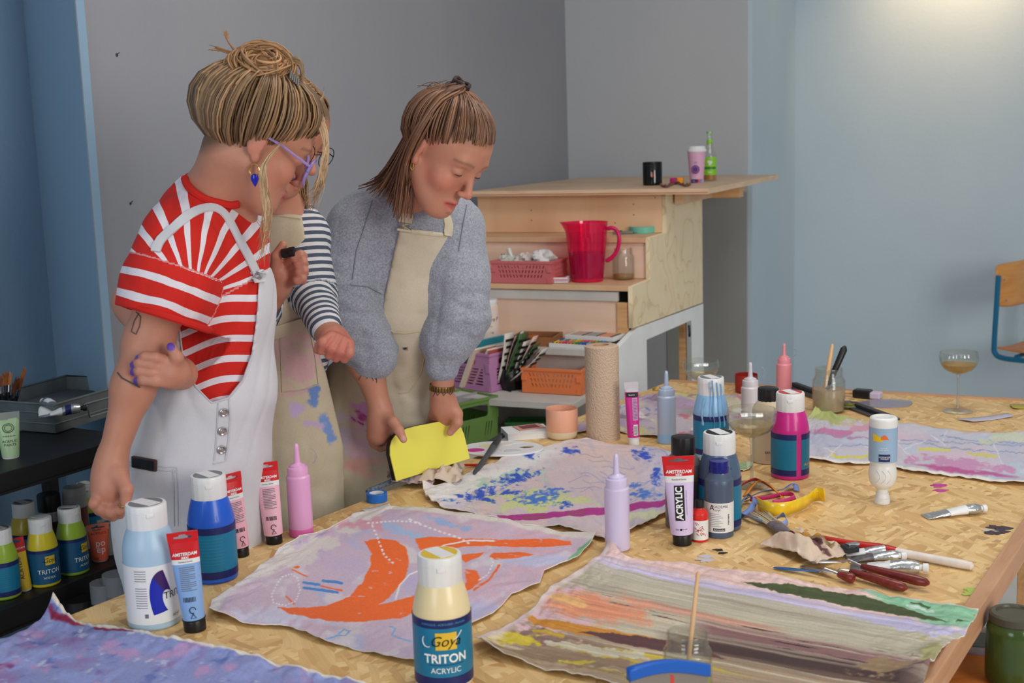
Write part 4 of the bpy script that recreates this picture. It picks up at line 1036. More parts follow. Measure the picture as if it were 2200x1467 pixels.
# ================================================================== BLACK RACK ON THE LEFT
RA = math.radians(30); RX = Vector((math.cos(RA), -math.sin(RA), 0)); RY = Vector((math.sin(RA), math.cos(RA), 0))
RF = W(100, 985, 2.75)                      # a point on the upper front edge
ZU = RF.z - 0.004; ZL = W(100, 1262, 2.75).z
RO = Vector((RF.x, RF.y, 0))
def R_(a, dpt, z): return RO + RY * a - RX * dpt + Vector((0, 0, z))      # a along the shelf, dpt back from its front edge
def rack():
 root = thing('storage_rack', 'black metal storage rack with two boards holding paint on the left', 'shelf', RO, -RA)
 A0, A1, D = -0.75, 0.26, 0.31
 for z, th in ((ZU, 0.048), (ZL, 0.058), (0.10, 0.05)):
  b = MB(); b.box((-D / 2, (A0 + A1) / 2, z - th / 2), (D, A1 - A0, th), bev=0.002); b.obj('shelf_board', MATS['black_metal'], root, smooth=False)
  b = MB(); b.box((0.002, (A0 + A1) / 2, z - th + 0.004), (0.006, A1 - A0, 0.006)); b.obj('shelf_lip', MATS['black_metal'], root, smooth=False)
 for a in (A0 + 0.015, A1 - 0.015):
  for d in (0.012, D - 0.012):
   b = MB(); b.box((-d, a, (ZU - 0.05) / 2), (0.03, 0.03, ZU - 0.05), bev=0.001)
   b.obj('post', MATS['black_metal'], root, smooth=False)
 return root
rack()
def on_rack(px, py, z): return T(px, py, z)
# upper board
p = on_rack(108, 905, ZU) + RY * 0.04
r_ = thing('zinc_tray', 'grey galvanised metal tray with wire handle holding tubes on the rack', 'tray', p + Vector((0, 0, 0.001)), -RA + 0.12)
mat('zinc', (120, 126, 126), 0.42, metal=0.55, noise=0.25, nscale=14)
w, d, h = 0.23, 0.30, 0.075
def tray_wall(b, x0, y0, x1, y1, f=0.012):
 nx, ny = (y1 - y0), -(x1 - x0); l = math.hypot(nx, ny); nx, ny = nx / l * f, ny / l * f
 P = [(x0, y0, 0), (x1, y1, 0), (x1 + nx, y1 + ny, h), (x0 + nx, y0 + ny, h)]
 b.add(P, [(0, 1, 2, 3)])
C4 = [(-w / 2, -d / 2), (w / 2, -d / 2), (w / 2, d / 2), (-w / 2, d / 2)]
b = MB(); f = 0.012; tp = [(x + math.copysign(f, x), y + math.copysign(f, y), h) for x, y in C4]
b.add([(x, y, 0.002) for x, y in C4] + tp, [(3, 2, 1, 0), (0, 1, 5, 4), (1, 2, 6, 5), (2, 3, 7, 6), (3, 0, 4, 7)]); b.obj('pan', MATS['zinc'], r_, smooth=False, solid=0.002)
b = MB(); b.tube([Vector(q) for q in tp + [tp[0]]], 0.003, 8); b.obj('rolled_rim', MATS['zinc'], r_)
b = MB()
for s in (0.33, 0.7):
 q = [(x + math.copysign(f * s + 0.001, x), y + math.copysign(f * s + 0.001, y), h * s) for x, y in C4]; b.tube([Vector(k) for k in q + [q[0]]], 0.0022, 6)
b.obj('bead', MATS['zinc'], r_)
b = MB(); xh = w / 2 + 0.014; b.tube([(xh - 0.003, -0.055, h * 0.72), (xh + 0.004, -0.055, h * 0.66), (xh + 0.006, -0.050, h * 0.28), (xh + 0.006, 0.050, h * 0.28), (xh + 0.004, 0.055, h * 0.66), (xh - 0.003, 0.055, h * 0.72), (xh - 0.003, -0.055, h * 0.74)], 0.0026, 8); b.obj('wire_handle', MATS['steel'], r_)
tr = p
for k, (px, py, rz, lab, bc) in enumerate([(112, 880, 2.3, 'white tube with blue cap lying uppermost in the zinc tray', [(0.5, 0.8, 'label_white')]), (98, 892, 2.0, 'white tube lying leftmost in the zinc tray', [(0.1, 0.6, 'label_white')]), (134, 893, 0.4, 'crumpled white tube end lying at the right in the zinc tray', [(0.2, 0.5, 'label_white'), (0.6, 0.8, 'label_navy')])]):
 alu_tube(on_rack(px, py, ZU + 0.048), rz, lab, 0.085, 0.0125, bc, 'tubes in the zinc tray', capc='cap_black' if k == 2 else 'cap_white')
b = MB(); b.box((0, 0, 0.022), (0.20, 0.27, 0.040), bev=0.004); o = b.obj('cloth_pile', mat('cloth_dark', (78, 82, 84), 0.9, bump=0.8, bscale=40), None); tag(place(o, tr + Vector((0, 0, 0.004)), -RA + 0.12), 'dark grey rag filling the bottom of the zinc tray', 'rag')
p = on_rack(14, 985, ZU) + RY * 0.012
r_, sf = paint_tube(0, 0, 'pale green acrylic paint tube standing below the brushes', H=0.105, Wd=0.054, r=0.019, cap_h=0.004, cap_r=0.018, top=0.014, strip=0.0, col=(176, 206, 158), crimp=(150, 158, 150), front=None, loc=p, cap='cap_white', hole=False)
text('ACRYLIC\nPAINTS', 0.008, MATS['ink_black'], r_, lambda x, y: sf(0.001 + x, 0.036 + y)); text('Artist & Studio', 0.0045, MATS['ink_black'], r_, lambda x, y: sf(x, 0.052 + y), shear=0.3)
b = MB(); b.tube([sf(0.012 * math.cos(t), 0.070 + 0.010 * math.sin(t), 0.0008) for t in [2 * PI * k / 20 for k in range(21)]], 0.0007, 4); b.tube([sf(0.008 * math.cos(t), 0.070 + 0.007 * math.sin(t), 0.0008) for t in [2 * PI * k / 20 for k in range(21)]], 0.0006, 4); b.obj('emblem', MATS['ink_black'], r_)
# brush pot with many brushes
p = on_rack(8, 930, ZU) - RX * 0.05 + RY * 0.05
r_ = thing('brush_pot', 'dark pot behind the green tube holding paint brushes', 'pot', p, 0)
b = MB(); b.lathe([(0.024, 0), (0.027, 0.002), (0.03, 0.075), (0.0285, 0.076), (0.026, 0.006), (0, 0.006)], 24); b.obj('pot', mat('pot_dark', (46, 34, 28), 0.5), r_)
rr = random.Random(4)
bc = [(150, 82, 40), (178, 104, 50), (110, 62, 34), (196, 130, 70)]
for k in range(11):
 a = 2 * PI * k / 11; tilt = Vector((0.030 * math.cos(a) + 0.012, 0.03 * math.sin(a), 0.075)); L_ = rr.uniform(0.115, 0.150)
 a0 = p + Vector((0.008 * math.cos(a), 0.008 * math.sin(a), 0.008)); dv = Vector((0.30 * math.cos(a) + 0.05, 0.30 * math.sin(a), 1)).normalized()
 root, L__ = stick('paint_brush', ['wide', 'slim', 'round', 'flat'][k % 4] + ' brown-bristled brush in the dark pot, %s' % ['pointing to the right', 'pointing right and back', 'leaning away at the back right', 'leaning away at the back', 'leaning to the back left', 'pointing to the left', 'low on the left side', 'leaning to the front left', 'leaning to the front', 'leaning to the front right', 'low on the right side'][k], 'paint brush', a0, a0 + dv * L_, [(0, 0.003), (0.5, 0.004), (0.62, 0.004)], 'cap_black', 'brushes in the dark pot', 10,
    [('ferrule', [(0.6, 0.0042), (0.62, 0.0046), (0.76, 0.0060)], 'steel', 0.7)])
 b = MB()
 for j in range(16):
  q = 2 * PI * j / 16; sp_ = 0.004 if k % 4 else 0.010
  b.tube([(0.0045 * math.cos(q), 0.003 * math.sin(q), L__ * 0.75), (0.0055 * math.cos(q), 0.0035 * math.sin(q), L__ * 0.86), ((0.0055 + sp_ * rr.uniform(0.2, 1)) * math.cos(q), 0.003 * math.sin(q), L__ * rr.uniform(0.96, 1.03))], [0.0013, 0.0013, 0.0004], 4)
 b.obj('bristles', mat('bristle_%d' % (k % 4), bc[k % 4], 0.6), root)
# lower board: bottles
s_ = 0.80
for (px, py, lab, col, kd, rot, dsc) in [(98, 1253, 'bright yellow paint bottle with white cap and lettering on the lower rack board', (214, 196, 40), 'triton', 0.25, 'label_white'),
         (160, 1228, 'lime green paint bottle to the right of the yellow one on the rack', (150, 182, 54), 'triton', 0.75, 'label_grey'),
         (12, 1280, 'lime green paint bottle at the far left edge of the rack', (152, 190, 62), 'back', 0.0, 'label_grey'),
         (62, 1215, 'yellow paint bottle half hidden behind the first row on the rack', (200, 176, 40), 'back', 0.0, 'label_grey')]:
 goya(0, 0, lab, col, s_, loc=on_rack(px, py, ZL) + Vector((0, 0, 0.0005)), kind=kd, rot=rot, disc=dsc, group='paint bottles on the rack')
r_, sf = paint_tube(0, 0, 'slim yellow tube with red crimped top leaning between the rack bottles', H=0.125, Wd=0.040, r=0.014, cap_h=0.004, cap_r=0.013, top=0.034, strip=0.0, col=(226, 186, 40), front=None, loc=on_rack(52, 1268, ZL) + RY * 0.005, lean=(0.0, -0.12), cap='cap_white')
text('ACRYLIC', 0.013, MATS['ink_black'], r_, lambda x, y: sf(-y, 0.055 + x, 0.001)); text('AMSTERDAM', 0.0062, MATS['ink_white'], r_, lambda x, y: sf(x, 0.100 + y, 0.0012), shear=0.1)
r_, sf = paint_tube(0, 0, 'salmon orange studio acrylics tube on the rack beside the hanging hand', H=0.092, Wd=0.052, r=0.019, cap_h=0.003, cap_r=0.017, top=0.010, strip=0.0, col=(238, 104, 74), crimp=(224, 120, 100), front=None, loc=on_rack(216, 1203, ZL) + RX * 0.0, cap='cap_white', turn=0.1)
text('Studio', 0.008, MATS['ink_black'], r_, lambda x, y: sf(-0.004 + x, 0.078 + y), shear=0.3); text('ACRYLICS', 0.0078, MATS['ink_black'], r_, lambda x, y: sf(x, 0.069 + y)); text('353', 0.007, MATS['ink_black'], r_, lambda x, y: sf(-0.010 + x, 0.010 + y)); text('po\nép', 0.022, MATS['ink_white'], r_, lambda x, y: sf(0.002 + x, 0.038 + y), lsp=0.7)
r_, sf = paint_tube(0, 0, 'white and grey studio acrylics tube partly behind the orange one', H=0.090, Wd=0.045, r=0.016, cap_h=0.003, cap_r=0.015, top=0.008, strip=0.0, col=(206, 206, 202), crimp=(220, 220, 216), front=None, loc=on_rack(246, 1192, ZL) - RX * 0.018, cap='cap_white', turn=0.1)
text('STUDIO', 0.0088, MATS['ink_black'], r_, lambda x, y: sf(x, 0.074 + y)); text('ACRYLIC', 0.006, MATS['ink_black'], r_, lambda x, y: sf(x, 0.082 + y))
p = on_rack(133, 1190, ZL) - RX * 0.03
r_ = thing('spray_can', 'clear can with tall black lid behind the bottles on the rack', 'spray can', p, face(p))
b = MB(); b.lathe(smooth_prof([(0.027, 0), (0.0285, 0.003), (0.0285, 0.10), (0.026, 0.112)], 3), 32); b.obj('body', mat('can_grey', (150, 158, 160), 0.3, metal=0.4), r_)
b = MB(); b.lathe([(0.0275, 0.108), (0.028, 0.110), (0.0275, 0.148), (0.026, 0.151), (0, 0.151)], 32); b.obj('lid', MATS['cap_black'], r_)
patch('label', 0.0288, -1.2, 1.2, 0.05, 0.085, MATS['ink_black'], r_, 16)
p = on_rack(182, 1180, ZL) - RX * 0.02
r_ = thing('spray_can', 'pale grey spray can standing furthest back on the rack', 'spray can', p, face(p))
b = MB(); b.lathe(smooth_prof([(0.027, 0), (0.029, 0.003), (0.029, 0.13), (0.0275, 0.138)], 3), 32); b.obj('body', mat('can_pale', (140, 142, 140), 0.4), r_)
b = MB(); b.lathe([(0.0282, 0.134), (0.0285, 0.136), (0.0275, 0.158), (0.026, 0.160), (0, 0.160)], 32); b.obj('lid', mat('lid_grey', (150, 150, 148), 0.5), r_)
patch('label', 0.0294, 0.1, 1.3, 0.06, 0.11, mat('label_maroon', (96, 40, 36), 0.5), r_, 12)
p = on_rack(232, 1170, ZL) - RX * 0.06
goya(0, 0, 'yellow-green paint bottle behind the hanging hand on the rack', (176, 190, 40), 0.78, loc=p, kind='back', group='paint bottles on the rack')
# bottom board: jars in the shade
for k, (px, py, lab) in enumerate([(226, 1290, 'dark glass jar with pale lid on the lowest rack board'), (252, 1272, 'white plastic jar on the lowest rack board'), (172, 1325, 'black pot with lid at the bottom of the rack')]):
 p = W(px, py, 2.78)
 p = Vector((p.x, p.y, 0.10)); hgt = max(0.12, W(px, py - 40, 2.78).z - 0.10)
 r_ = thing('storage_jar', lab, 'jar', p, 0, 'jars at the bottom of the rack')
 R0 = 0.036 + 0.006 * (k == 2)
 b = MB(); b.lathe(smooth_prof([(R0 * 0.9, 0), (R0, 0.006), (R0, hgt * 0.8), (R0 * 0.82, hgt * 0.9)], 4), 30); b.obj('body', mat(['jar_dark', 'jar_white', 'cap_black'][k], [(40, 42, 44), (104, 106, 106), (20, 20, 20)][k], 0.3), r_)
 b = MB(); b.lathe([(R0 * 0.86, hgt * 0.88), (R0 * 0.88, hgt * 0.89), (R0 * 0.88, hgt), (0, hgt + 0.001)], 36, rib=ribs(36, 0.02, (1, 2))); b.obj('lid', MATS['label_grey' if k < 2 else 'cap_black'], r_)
# ================================================================== THINGS ON THE TABLE
Zt = TZ + 0.0006
# ---- big bottles
goya(955, 1462, 'cream-filled acrylic bottle with yellow emblem label at the near edge of the table', (232, 214, 168), 1.0, kind='front', rot=0.05, bname='cream', disc='gold')
o = C.objects[-1]
p = T(955, 1462)
goya(462, 1240, 'cobalt blue acrylic bottle with white cap beside the overalls pocket', (30, 92, 206), 1.0, kind='back', bname='cobalt')
goya(1697, 1022, 'magenta acrylic bottle with teal label in the middle of the table', (206, 36, 138), 1.0, kind='seam', bname='magenta', disc='pic_red')
rb = goya(1528, 975, 'light blue acrylic bottle with paint drips running down from the cap', (140, 186, 224), 1.0, kind='back', bname='skydrip', loc=T(1528, 978))
mat('drip_blue', (146, 190, 226), 0.3, coat=0.4)
for k, (a, z0, z1, w) in enumerate([(0.15, 0.196, 0.06, 0.006), (0.45, 0.19, 0.03, 0.0045), (-0.05, 0.192, 0.10, 0.004), (0.75, 0.186, 0.08, 0.004), (-0.5, 0.15, 0.085, 0.004)]):
 b = MB(); n = 14
 def Rz(z):
  if z > 0.154: return 0.0335
  if z < 0.112: return 0.0442
  for (r0, q0), (r1, q1) in zip(GB[:-1], GB[1:]):
   if q0 <= z <= q1: return r0 + (r1 - r0) * (z - q0) / (q1 - q0 + 1e-9) + 0.0006
  return 0.0335
 b.tube([((Rz(z) + 0.0002) * math.sin(a + 0.04 * math.sin(z * 90)), -(Rz(z) + 0.0002) * math.cos(a + 0.04 * math.sin(z * 90)), z) for z in [z0 + (z1 - z0) * i / n for i in range(n + 1)]], [w * 1.25 * (0.8 + 0.3 * math.sin(i)) for i in range(n)] + [w * 0.7], 8, flat=0.2)
 b.obj('paint_drip', MATS['drip_blue'], rb)
rb = goya(1544, 1130, 'slate blue acrylic bottle with white flip cap behind the small dark bottle', (74, 96, 124), 1.0, kind='back', bname='slate', loc=T(1546, 1132), disc='ink_black')
text('GOYA', 0.014, mat('emboss_slate', (66, 86, 112), 0.3), rb, on_cyl(0.0402, 0.128, 0.25))
# ---- light blue bottle with brush-stroke label
p = T(333, 1336)
r_ = thing('paint_bottle', 'pale blue acrylic bottle with blue brush-stroke label at the left table edge', 'paint bottle', p, face(p) + 0.15, 'big acrylic paint bottles')
b = MB(); b.lathe(smooth_prof([(0.041, 0.0), (0.0435, 0.003), (0.0440, 0.012), (0.0442, 0.07), (0.0440, 0.125), (0.0425, 0.142), (0.038, 0.158), (0.034, 0.168), (0.0325, 0.172)], 3), 40); b.obj('body', mat('bottle_pale_blue', (168, 196, 218), 0.35), r_)
goya_cap(r_, 0.170, r=0.034, h=0.040)
patch('label', 0.0446, -2.4, 2.4, 0.012, 0.112, MATS['label_white'], r_, 40)
f = on_cyl(0.0451, 0.0)
mat('stroke_blue', (22, 40, 168), 0.4); mat('stroke_violet', (58, 24, 92), 0.4)
outer = []; b = MB()
def sw(u, v):
 t = -0.15 + 1.75 * u
 ro, ri = 0.050, 0.020 + 0.008 * math.sin(u * 3)
 rr_ = ri + (ro - ri) * v
 return f(0.034 - rr_ * math.cos(t * 0.9 - 0.35) * 0.92, 0.030 + rr_ * math.sin(t) * 1.35 + 0.006)
b.grid(lambda u, v: sw(0.02 + 0.72 * u, v) , 24, 8); b.obj('brush_stroke', MATS['stroke_blue'], r_)
f = on_cyl(0.0455, 0.0); b = MB(); b.grid(lambda u, v: sw(0.66 + 0.34 * u, v), 12, 8); b.obj('brush_stroke', MATS['stroke_violet'], r_)
text('TRIT', 0.017, MATS['ink_black'], r_, on_cyl(0.0458, 0.058, 0.62)); text('acryl', 0.008, MATS['ink_black'], r_, on_cyl(0.0458, 0.022, 0.72), shear=0.2)
b = MB(); f = on_cyl(0.0451, 0.0)
for k in range(16):
 z = 0.104 - 0.0042 * k
 if 4 < k < 7: continue
 b.grid(lambda u, v, z=z: f(-0.036 + 0.020 * u, z + 0.0011 * v), 4, 2)
b.grid(lambda u, v: f(-0.022 + 0.006 * u, 0.024 + 0.007 * v), 2, 2)
b.obj('small_print', MATS['ink_grey'], r_)
# ---- other bottles
def plain_bottle(px, py, label, prof, bm, cap, capm, loc=None, rot=0.0, group='smaller paint bottles'):
 p = Vector(loc) if loc is not None else T(px, py)
 r_ = thing('paint_bottle', label, 'paint bottle', p, face(p) + rot, group)
 b = MB(); b.lathe(smooth_prof(prof, 3), 40); b.obj('body', bm, r_)
 b = MB(); b.lathe(cap, 60, rib=ribs(30, 0.025, (1, 2, 3))); b.obj('cap', MATS[capm], r_)
 return r_
r_ = plain_bottle(1469, 1128, 'taupe grey bottle with black cap behind the lilac tube', [(0.034, 0), (0.0365, 0.003), (0.037, 0.012), (0.037, 0.118), (0.035, 0.135), (0.027, 0.147), (0.0235, 0.151)], mat('bottle_taupe', (112, 100, 100), 0.35),
    [(0.0235, 0.149), (0.0242, 0.150), (0.0242, 0.170), (0.0242, 0.184), (0.0235, 0.186), (0.022, 0.1865), (0, 0.1865)], 'cap_black')
patch('label', 0.0374, 0.5, 2.4, 0.02, 0.10, mat('label_taupe', (86, 78, 82), 0.5), r_, 16)
r_ = plain_bottle(1545, 1148, 'small slate blue academy acrylic bottle with blue cap and white label', [(0.0265, 0), (0.0282, 0.003), (0.0285, 0.010), (0.0285, 0.105), (0.0265, 0.117), (0.0205, 0.126), (0.0190, 0.130)], mat('bottle_slate2', (76, 90, 112), 0.35),
    [(0.0188, 0.128), (0.0195, 0.129), (0.0195, 0.139), (0.0185, 0.1395), (0.0185, 0.150), (0.0182, 0.152), (0.016, 0.1525), (0, 0.1525)], 'label_navy', rot=0.0)
r_.children[1].data.materials.clear(); r_.children[1].data.materials.append(mat('cap_royal', (16, 28, 128), 0.3, trans=0.15))
patch('label', 0.0289, -1.6, 2.2, 0.012, 0.072, MATS['label_white'], r_, 30)
R2 = 0.0293
text('A', 0.0155, MATS['ink_black'], r_, on_cyl(R2, 0.0625, -0.50)); text('KADEMIE', 0.0078, MATS['ink_grey'], r_, on_cyl(R2, 0.0650, 0.10)); text('cryl', 0.0078, MATS['ink_grey'], r_, on_cyl(R2, 0.0585, -0.10))
b = MB(); f = on_cyl(R2, 0.0)
for k in range(8): b.grid(lambda u, v, k=k: f(-0.019 + (0.019 + 0.004 * (k % 3)) * u, 0.050 - 0.0036 * k + 0.0007 * v), 5, 2)
b.obj('small_print', MATS['ink_grey'], r_)
b = MB()
for k in range(8): b.grid(lambda u, v, k=k: f(0.0185 + 0.003 * u, 0.028 + 0.0028 * k + 0.0016 * v), 2, 2)
b.obj('print_marks', MATS['ink_black'], r_)
b = MB(); b.grid(lambda u, v: f(-0.012 + 0.024 * u, 0.0155 + 0.0058 * v), 10, 2); b.obj('logo_plate', mat('logo_blue', (30, 46, 70), 0.4), r_)
text('Schmincke', 0.0050, MATS['ink_white'], r_, on_cyl(R2 + 0.0006, 0.0184), shear=0.2)
r_ = plain_bottle(1504, 1162, 'tiny red bottle with white label squeezed behind the lilac tube', [(0.0155, 0), (0.0168, 0.002), (0.017, 0.006), (0.017, 0.050), (0.0155, 0.058), (0.010, 0.064), (0.0085, 0.068)], mat('bottle_red', (210, 40, 30), 0.3),
    [(0.0085, 0.066), (0.009, 0.067), (0.009, 0.075), (0.0085, 0.082), (0.007, 0.0825), (0, 0.0825)], 'cap_black', loc=T(1503, 1160))
patch('label', 0.0174, -2.0, 2.0, 0.005, 0.044, MATS['label_white'], r_, 24)
b = MB(); f = on_cyl(0.0177, 0.0); rr = random.Random(9)
for k in range(9):
 x0, z0 = rr.uniform(-0.006, 0.010), rr.uniform(0.012, 0.040); b.tube([f(x0 + 0.004 * math.cos(t + k), z0 + 0.004 * math.sin(t)) for t in [0.7 * i for i in range(6)]], 0.0005, 4)
b.obj('sketch_print', mat('ink_red', (196, 50, 44), 0.5), r_)
r_ = plain_bottle(1650, 990, 'cream bottle with black cap behind the coupe glass', [(0.034, 0), (0.0375, 0.003), (0.038, 0.012), (0.038, 0.118), (0.0345, 0.136), (0.027, 0.147), (0.0245, 0.151)], mat('bottle_bone', (214, 196, 166), 0.35),
    [(0.0245, 0.149), (0.0250, 0.150), (0.0250, 0.165), (0.0248, 0.177), (0.0245, 0.180), (0.022, 0.1815), (0, 0.1815)], 'cap_black')
patch('label', 0.0384, -0.15, 0.6, 0.012, 0.034, mat('label_bone', (196, 180, 156), 0.5), r_, 8); text('EAN', 0.008, MATS['ink_black'], r_, on_cyl(0.0388, 0.03, 0.0))
# ---- squeeze bottles
def frost(nm, col, a=0.75): return mat(nm, col, 0.32, trans=0.0, coat=0.3)
squeeze(1327, 1178, 'pale lilac squeeze bottle with pointed nozzle in front of the blue-splashed canvas', frost('frost_lilac', (212, 200, 232)), None, 0.98, ring=False)
squeeze(648, 1148, 'pink squeeze bottle with looped cap by the left table edge', frost('frost_pink', (226, 166, 208)), frost('res_pink', (228, 110, 180)), 1.0, fill=0.4)
squeeze(1433, 950, 'clear squeeze bottle with light blue paint at its bottom', frost('frost_blue', (176, 190, 214)), frost('res_blue', (146, 186, 226)), 0.98, ring=False, fill=1.2)
squeeze(1612, 928, 'milky white squeeze bottle behind the cream bottle', frost('frost_white', (206, 200, 206)), None, 0.98)
squeeze(1684, 862, 'salmon pink squeeze bottle with looped cap near the far edge', frost('frost_salmon', (228, 140, 150)), None, 0.9)
# ---- inverted white glue bottle
p = T(1895, 1080)
r_ = thing('glue_bottle', 'white squeeze bottle standing upside down on its cap with blue label', 'bottle', p, face(p) + 0.05)
prof = smooth_prof([(0.0115, 0.022), (0.0125, 0.030), (0.014, 0.033), (0.024, 0.042), (0.0285, 0.055), (0.0292, 0.067), (0.0275, 0.080), (0.0262, 0.086), (0.0275, 0.092), (0.0288, 0.100), (0.0290, 0.160), (0.0288, 0.182), (0.027, 0.187), (0.022, 0.189), (0.012, 0.1865), (0, 0.186)], 3)
b = MB(); b.lathe(prof, 44); b.obj('body', mat('glue_white', (226, 226, 224), 0.35), r_)
b = MB(); b.lathe([(0.0155, 0), (0.0165, 0.001), (0.0165, 0.012), (0.0145, 0.0125), (0.0145, 0.0165), (0.0135, 0.018), (0.0135, 0.0235), (0, 0.024)], 40, rib=ribs(30, 0.02, (1, 2))); b.obj('cap', MATS['cap_white'], r_)
patch('label', 0.0295, -2.6, 2.6, 0.094, 0.168, mat('label_paleblue', (150, 178, 208), 0.4), r_, 36)
f = on_cyl(0.0299, 0.0)
b = MB(); b.grid(lambda u, v: f(-0.024 + 0.022 * u, 0.140 + 0.018 * v * (1 - 0.6 * u)), 8, 4); b.obj('yellow_splash', mat('spl_y', (226, 190, 40), 0.5), r_)
f = on_cyl(0.0302, 0.0)
b = MB(); b.grid(lambda u, v: f(-0.006 + 0.016 * u, 0.1445 + 0.010 * v * math.sin(PI * (0.15 + 0.8 * u))), 8, 3); b.obj('orange_brush', mat('spl_o', (226, 110, 40), 0.5), r_)
f = on_cyl(0.0299, 0.0)
b = MB(); b.grid(lambda u, v: f(-0.010 + 0.024 * u, 0.097 + 0.016 * v), 8, 2); b.obj('logo_plate', MATS['label_navy'], r_)
text('LEFRANC\nBOURGEOIS', 0.0042, MATS['ink_white'], r_, lambda x, y: on_cyl(0.0304, 0.1055, 0.07)(-x, -y), lsp=0.9)
text('acrylic paint\ngouache', 0.0042, MATS['ink_white'], r_, lambda x, y: on_cyl(0.0302, 0.124, 0.0)(-x, -y), lsp=0.9)
b = MB()
for k in range(3): b.tube([((0.0292) * math.sin(a), -(0.0292) * math.cos(a), 0.050 + 0.028 * s) for s in [i / 6 for i in range(7)] for a in [-0.45 + 0.4 * k + 0.25 * math.sin(PI * s)]], 0.0009, 6)
b.obj('grip_wave', MATS['glue_white'], r_)
# ---- tubes
paint_tube(1469, 1165, 'lilac acrylic tube with red crimped top standing on its black cap at centre right', H=0.176, Wd=0.062, r=0.0215, cap_h=0.023, cap_r=0.0185, top=0.038, strip=0.0125, col=(214, 196, 232), front='ams', lean=(0.0, -0.04), loc=T(1466, 1168))
paint_tube(588, 1165, 'pink acrylic tube seen from its printed back beside the pink squeeze bottle', H=0.168, Wd=0.048, r=0.019, cap_h=0.020, cap_r=0.0165, top=0.038, strip=0.010, col=(238, 184, 200), front='ams_back', lean=(0, -0.05), loc=T(590, 1166))
paint_tube(520, 1190, 'pink acrylic tube half hidden behind the cobalt blue bottle', H=0.168, Wd=0.044, r=0.018, cap_h=0.020, cap_r=0.0165, top=0.042, strip=0.010, col=(238, 176, 192), front='ams_back', lean=(0, -0.07), turn=0.35, loc=T(518, 1193))
paint_tube(420, 1350, 'light blue acrylic tube with red crimped top in front of the blue bottles', H=0.170, Wd=0.050, r=0.0185, cap_h=0.022, cap_r=0.0185, top=0.045, strip=0.008, col=(132, 170, 220), front='ams_back', lean=(0, -0.06), turn=-0.1, loc=T(420, 1352))
r_, sf = paint_tube(1362, 955, 'magenta paint tube with white cap beside the paper roll', H=0.165, Wd=0.036, r=0.0155, cap_h=0.021, cap_r=0.0145, top=0.026, strip=0.0, col=(206, 34, 140), crimp=(206, 200, 206), cap='cap_white', front=None, lean=(0, -0.03), hole=False)
b = MB(); b.grid(lambda u, v: sf(-0.014 + 0.030 * u, 0.126 + 0.012 * v, 0.0008), 6, 2); b.obj('label_band', MATS['ink_black'], r_); text('louvre', 0.006, MATS['ink_white'], r_, lambda x, y: sf(0.0 + x, 0.132 + y, 0.0014))
b = MB(); b.grid(lambda u, v: sf(0.0005 + 0.013 * u, 0.066 + 0.058 * v, 0.0008), 4, 6); b.obj('label_panel', mat('pale_mag', (206, 150, 196), 0.5), r_)
b = MB();
for k in range(14): b.grid(lambda u, v, k=k: sf(0.002 + 0.010 * u, 0.070 + 0.0038 * k + 0.001 * v, 0.0014), 3, 2)
for k in range(8): b.grid(lambda u, v, k=k: sf(0.002 + 0.009 * u, 0.030 + 0.003 * k + 0.0012 * v, 0.0016), 3, 2)
b.obj('small_print', MATS['ink_black'], r_)
b = MB(); b.grid(lambda u, v: sf(0.001 + 0.011 * u, 0.027 + 0.028 * v, 0.0010), 3, 4); b.obj('barcode_panel', MATS['label_white'], r_)
alu_tube(T(2045, 1108) , 0.02 + 0.1, 'empty silver tube lying alone near the right table edge', 0.118, 0.0125, [(0.45, 0.8, 'label_white')], squeeze_=0.95)
alu_tube(T(1900, 1228), -0.32, 'silver tube with dark olive label lying by the palette knives', 0.12, 0.0135, [(0.0, 0.3, 'alu_dark'), (0.33, 0.62, 'label_white'), (0.66, 0.76, 'olive')] if False else [(0.0, 0.3, 'alu_dark'), (0.33, 0.62, 'label_white')], squeeze_=0.7, lettering='pébéo')
alu_tube(T(1875, 1205), -0.10, 'crushed tube lying under the paper towel with white cap', 0.09, 0.011, [(0.1, 0.5, 'alu_dark')], squeeze_=0.9)
alu_tube(T(1857, 1193), -0.12, 'hindmost crushed tube lying between towel and red brush', 0.085, 0.011, [(0.1, 0.5, 'label_white')], squeeze_=0.9)
# ---- coupes
coupe(1507, 905, 'coupe glass standing tallest behind the dripping blue bottle', 1.0, 'wine_faint', 0.55, loc=T(1507, 893))
coupe(1615, 1043, 'coupe glass of pale wine in front of the magenta bottle', 1.12, 'wine_faint', 0.75)
coupe(2057, 884, 'coupe glass of golden wine standing alone at the far right', 1.06, 'wine', 0.75)
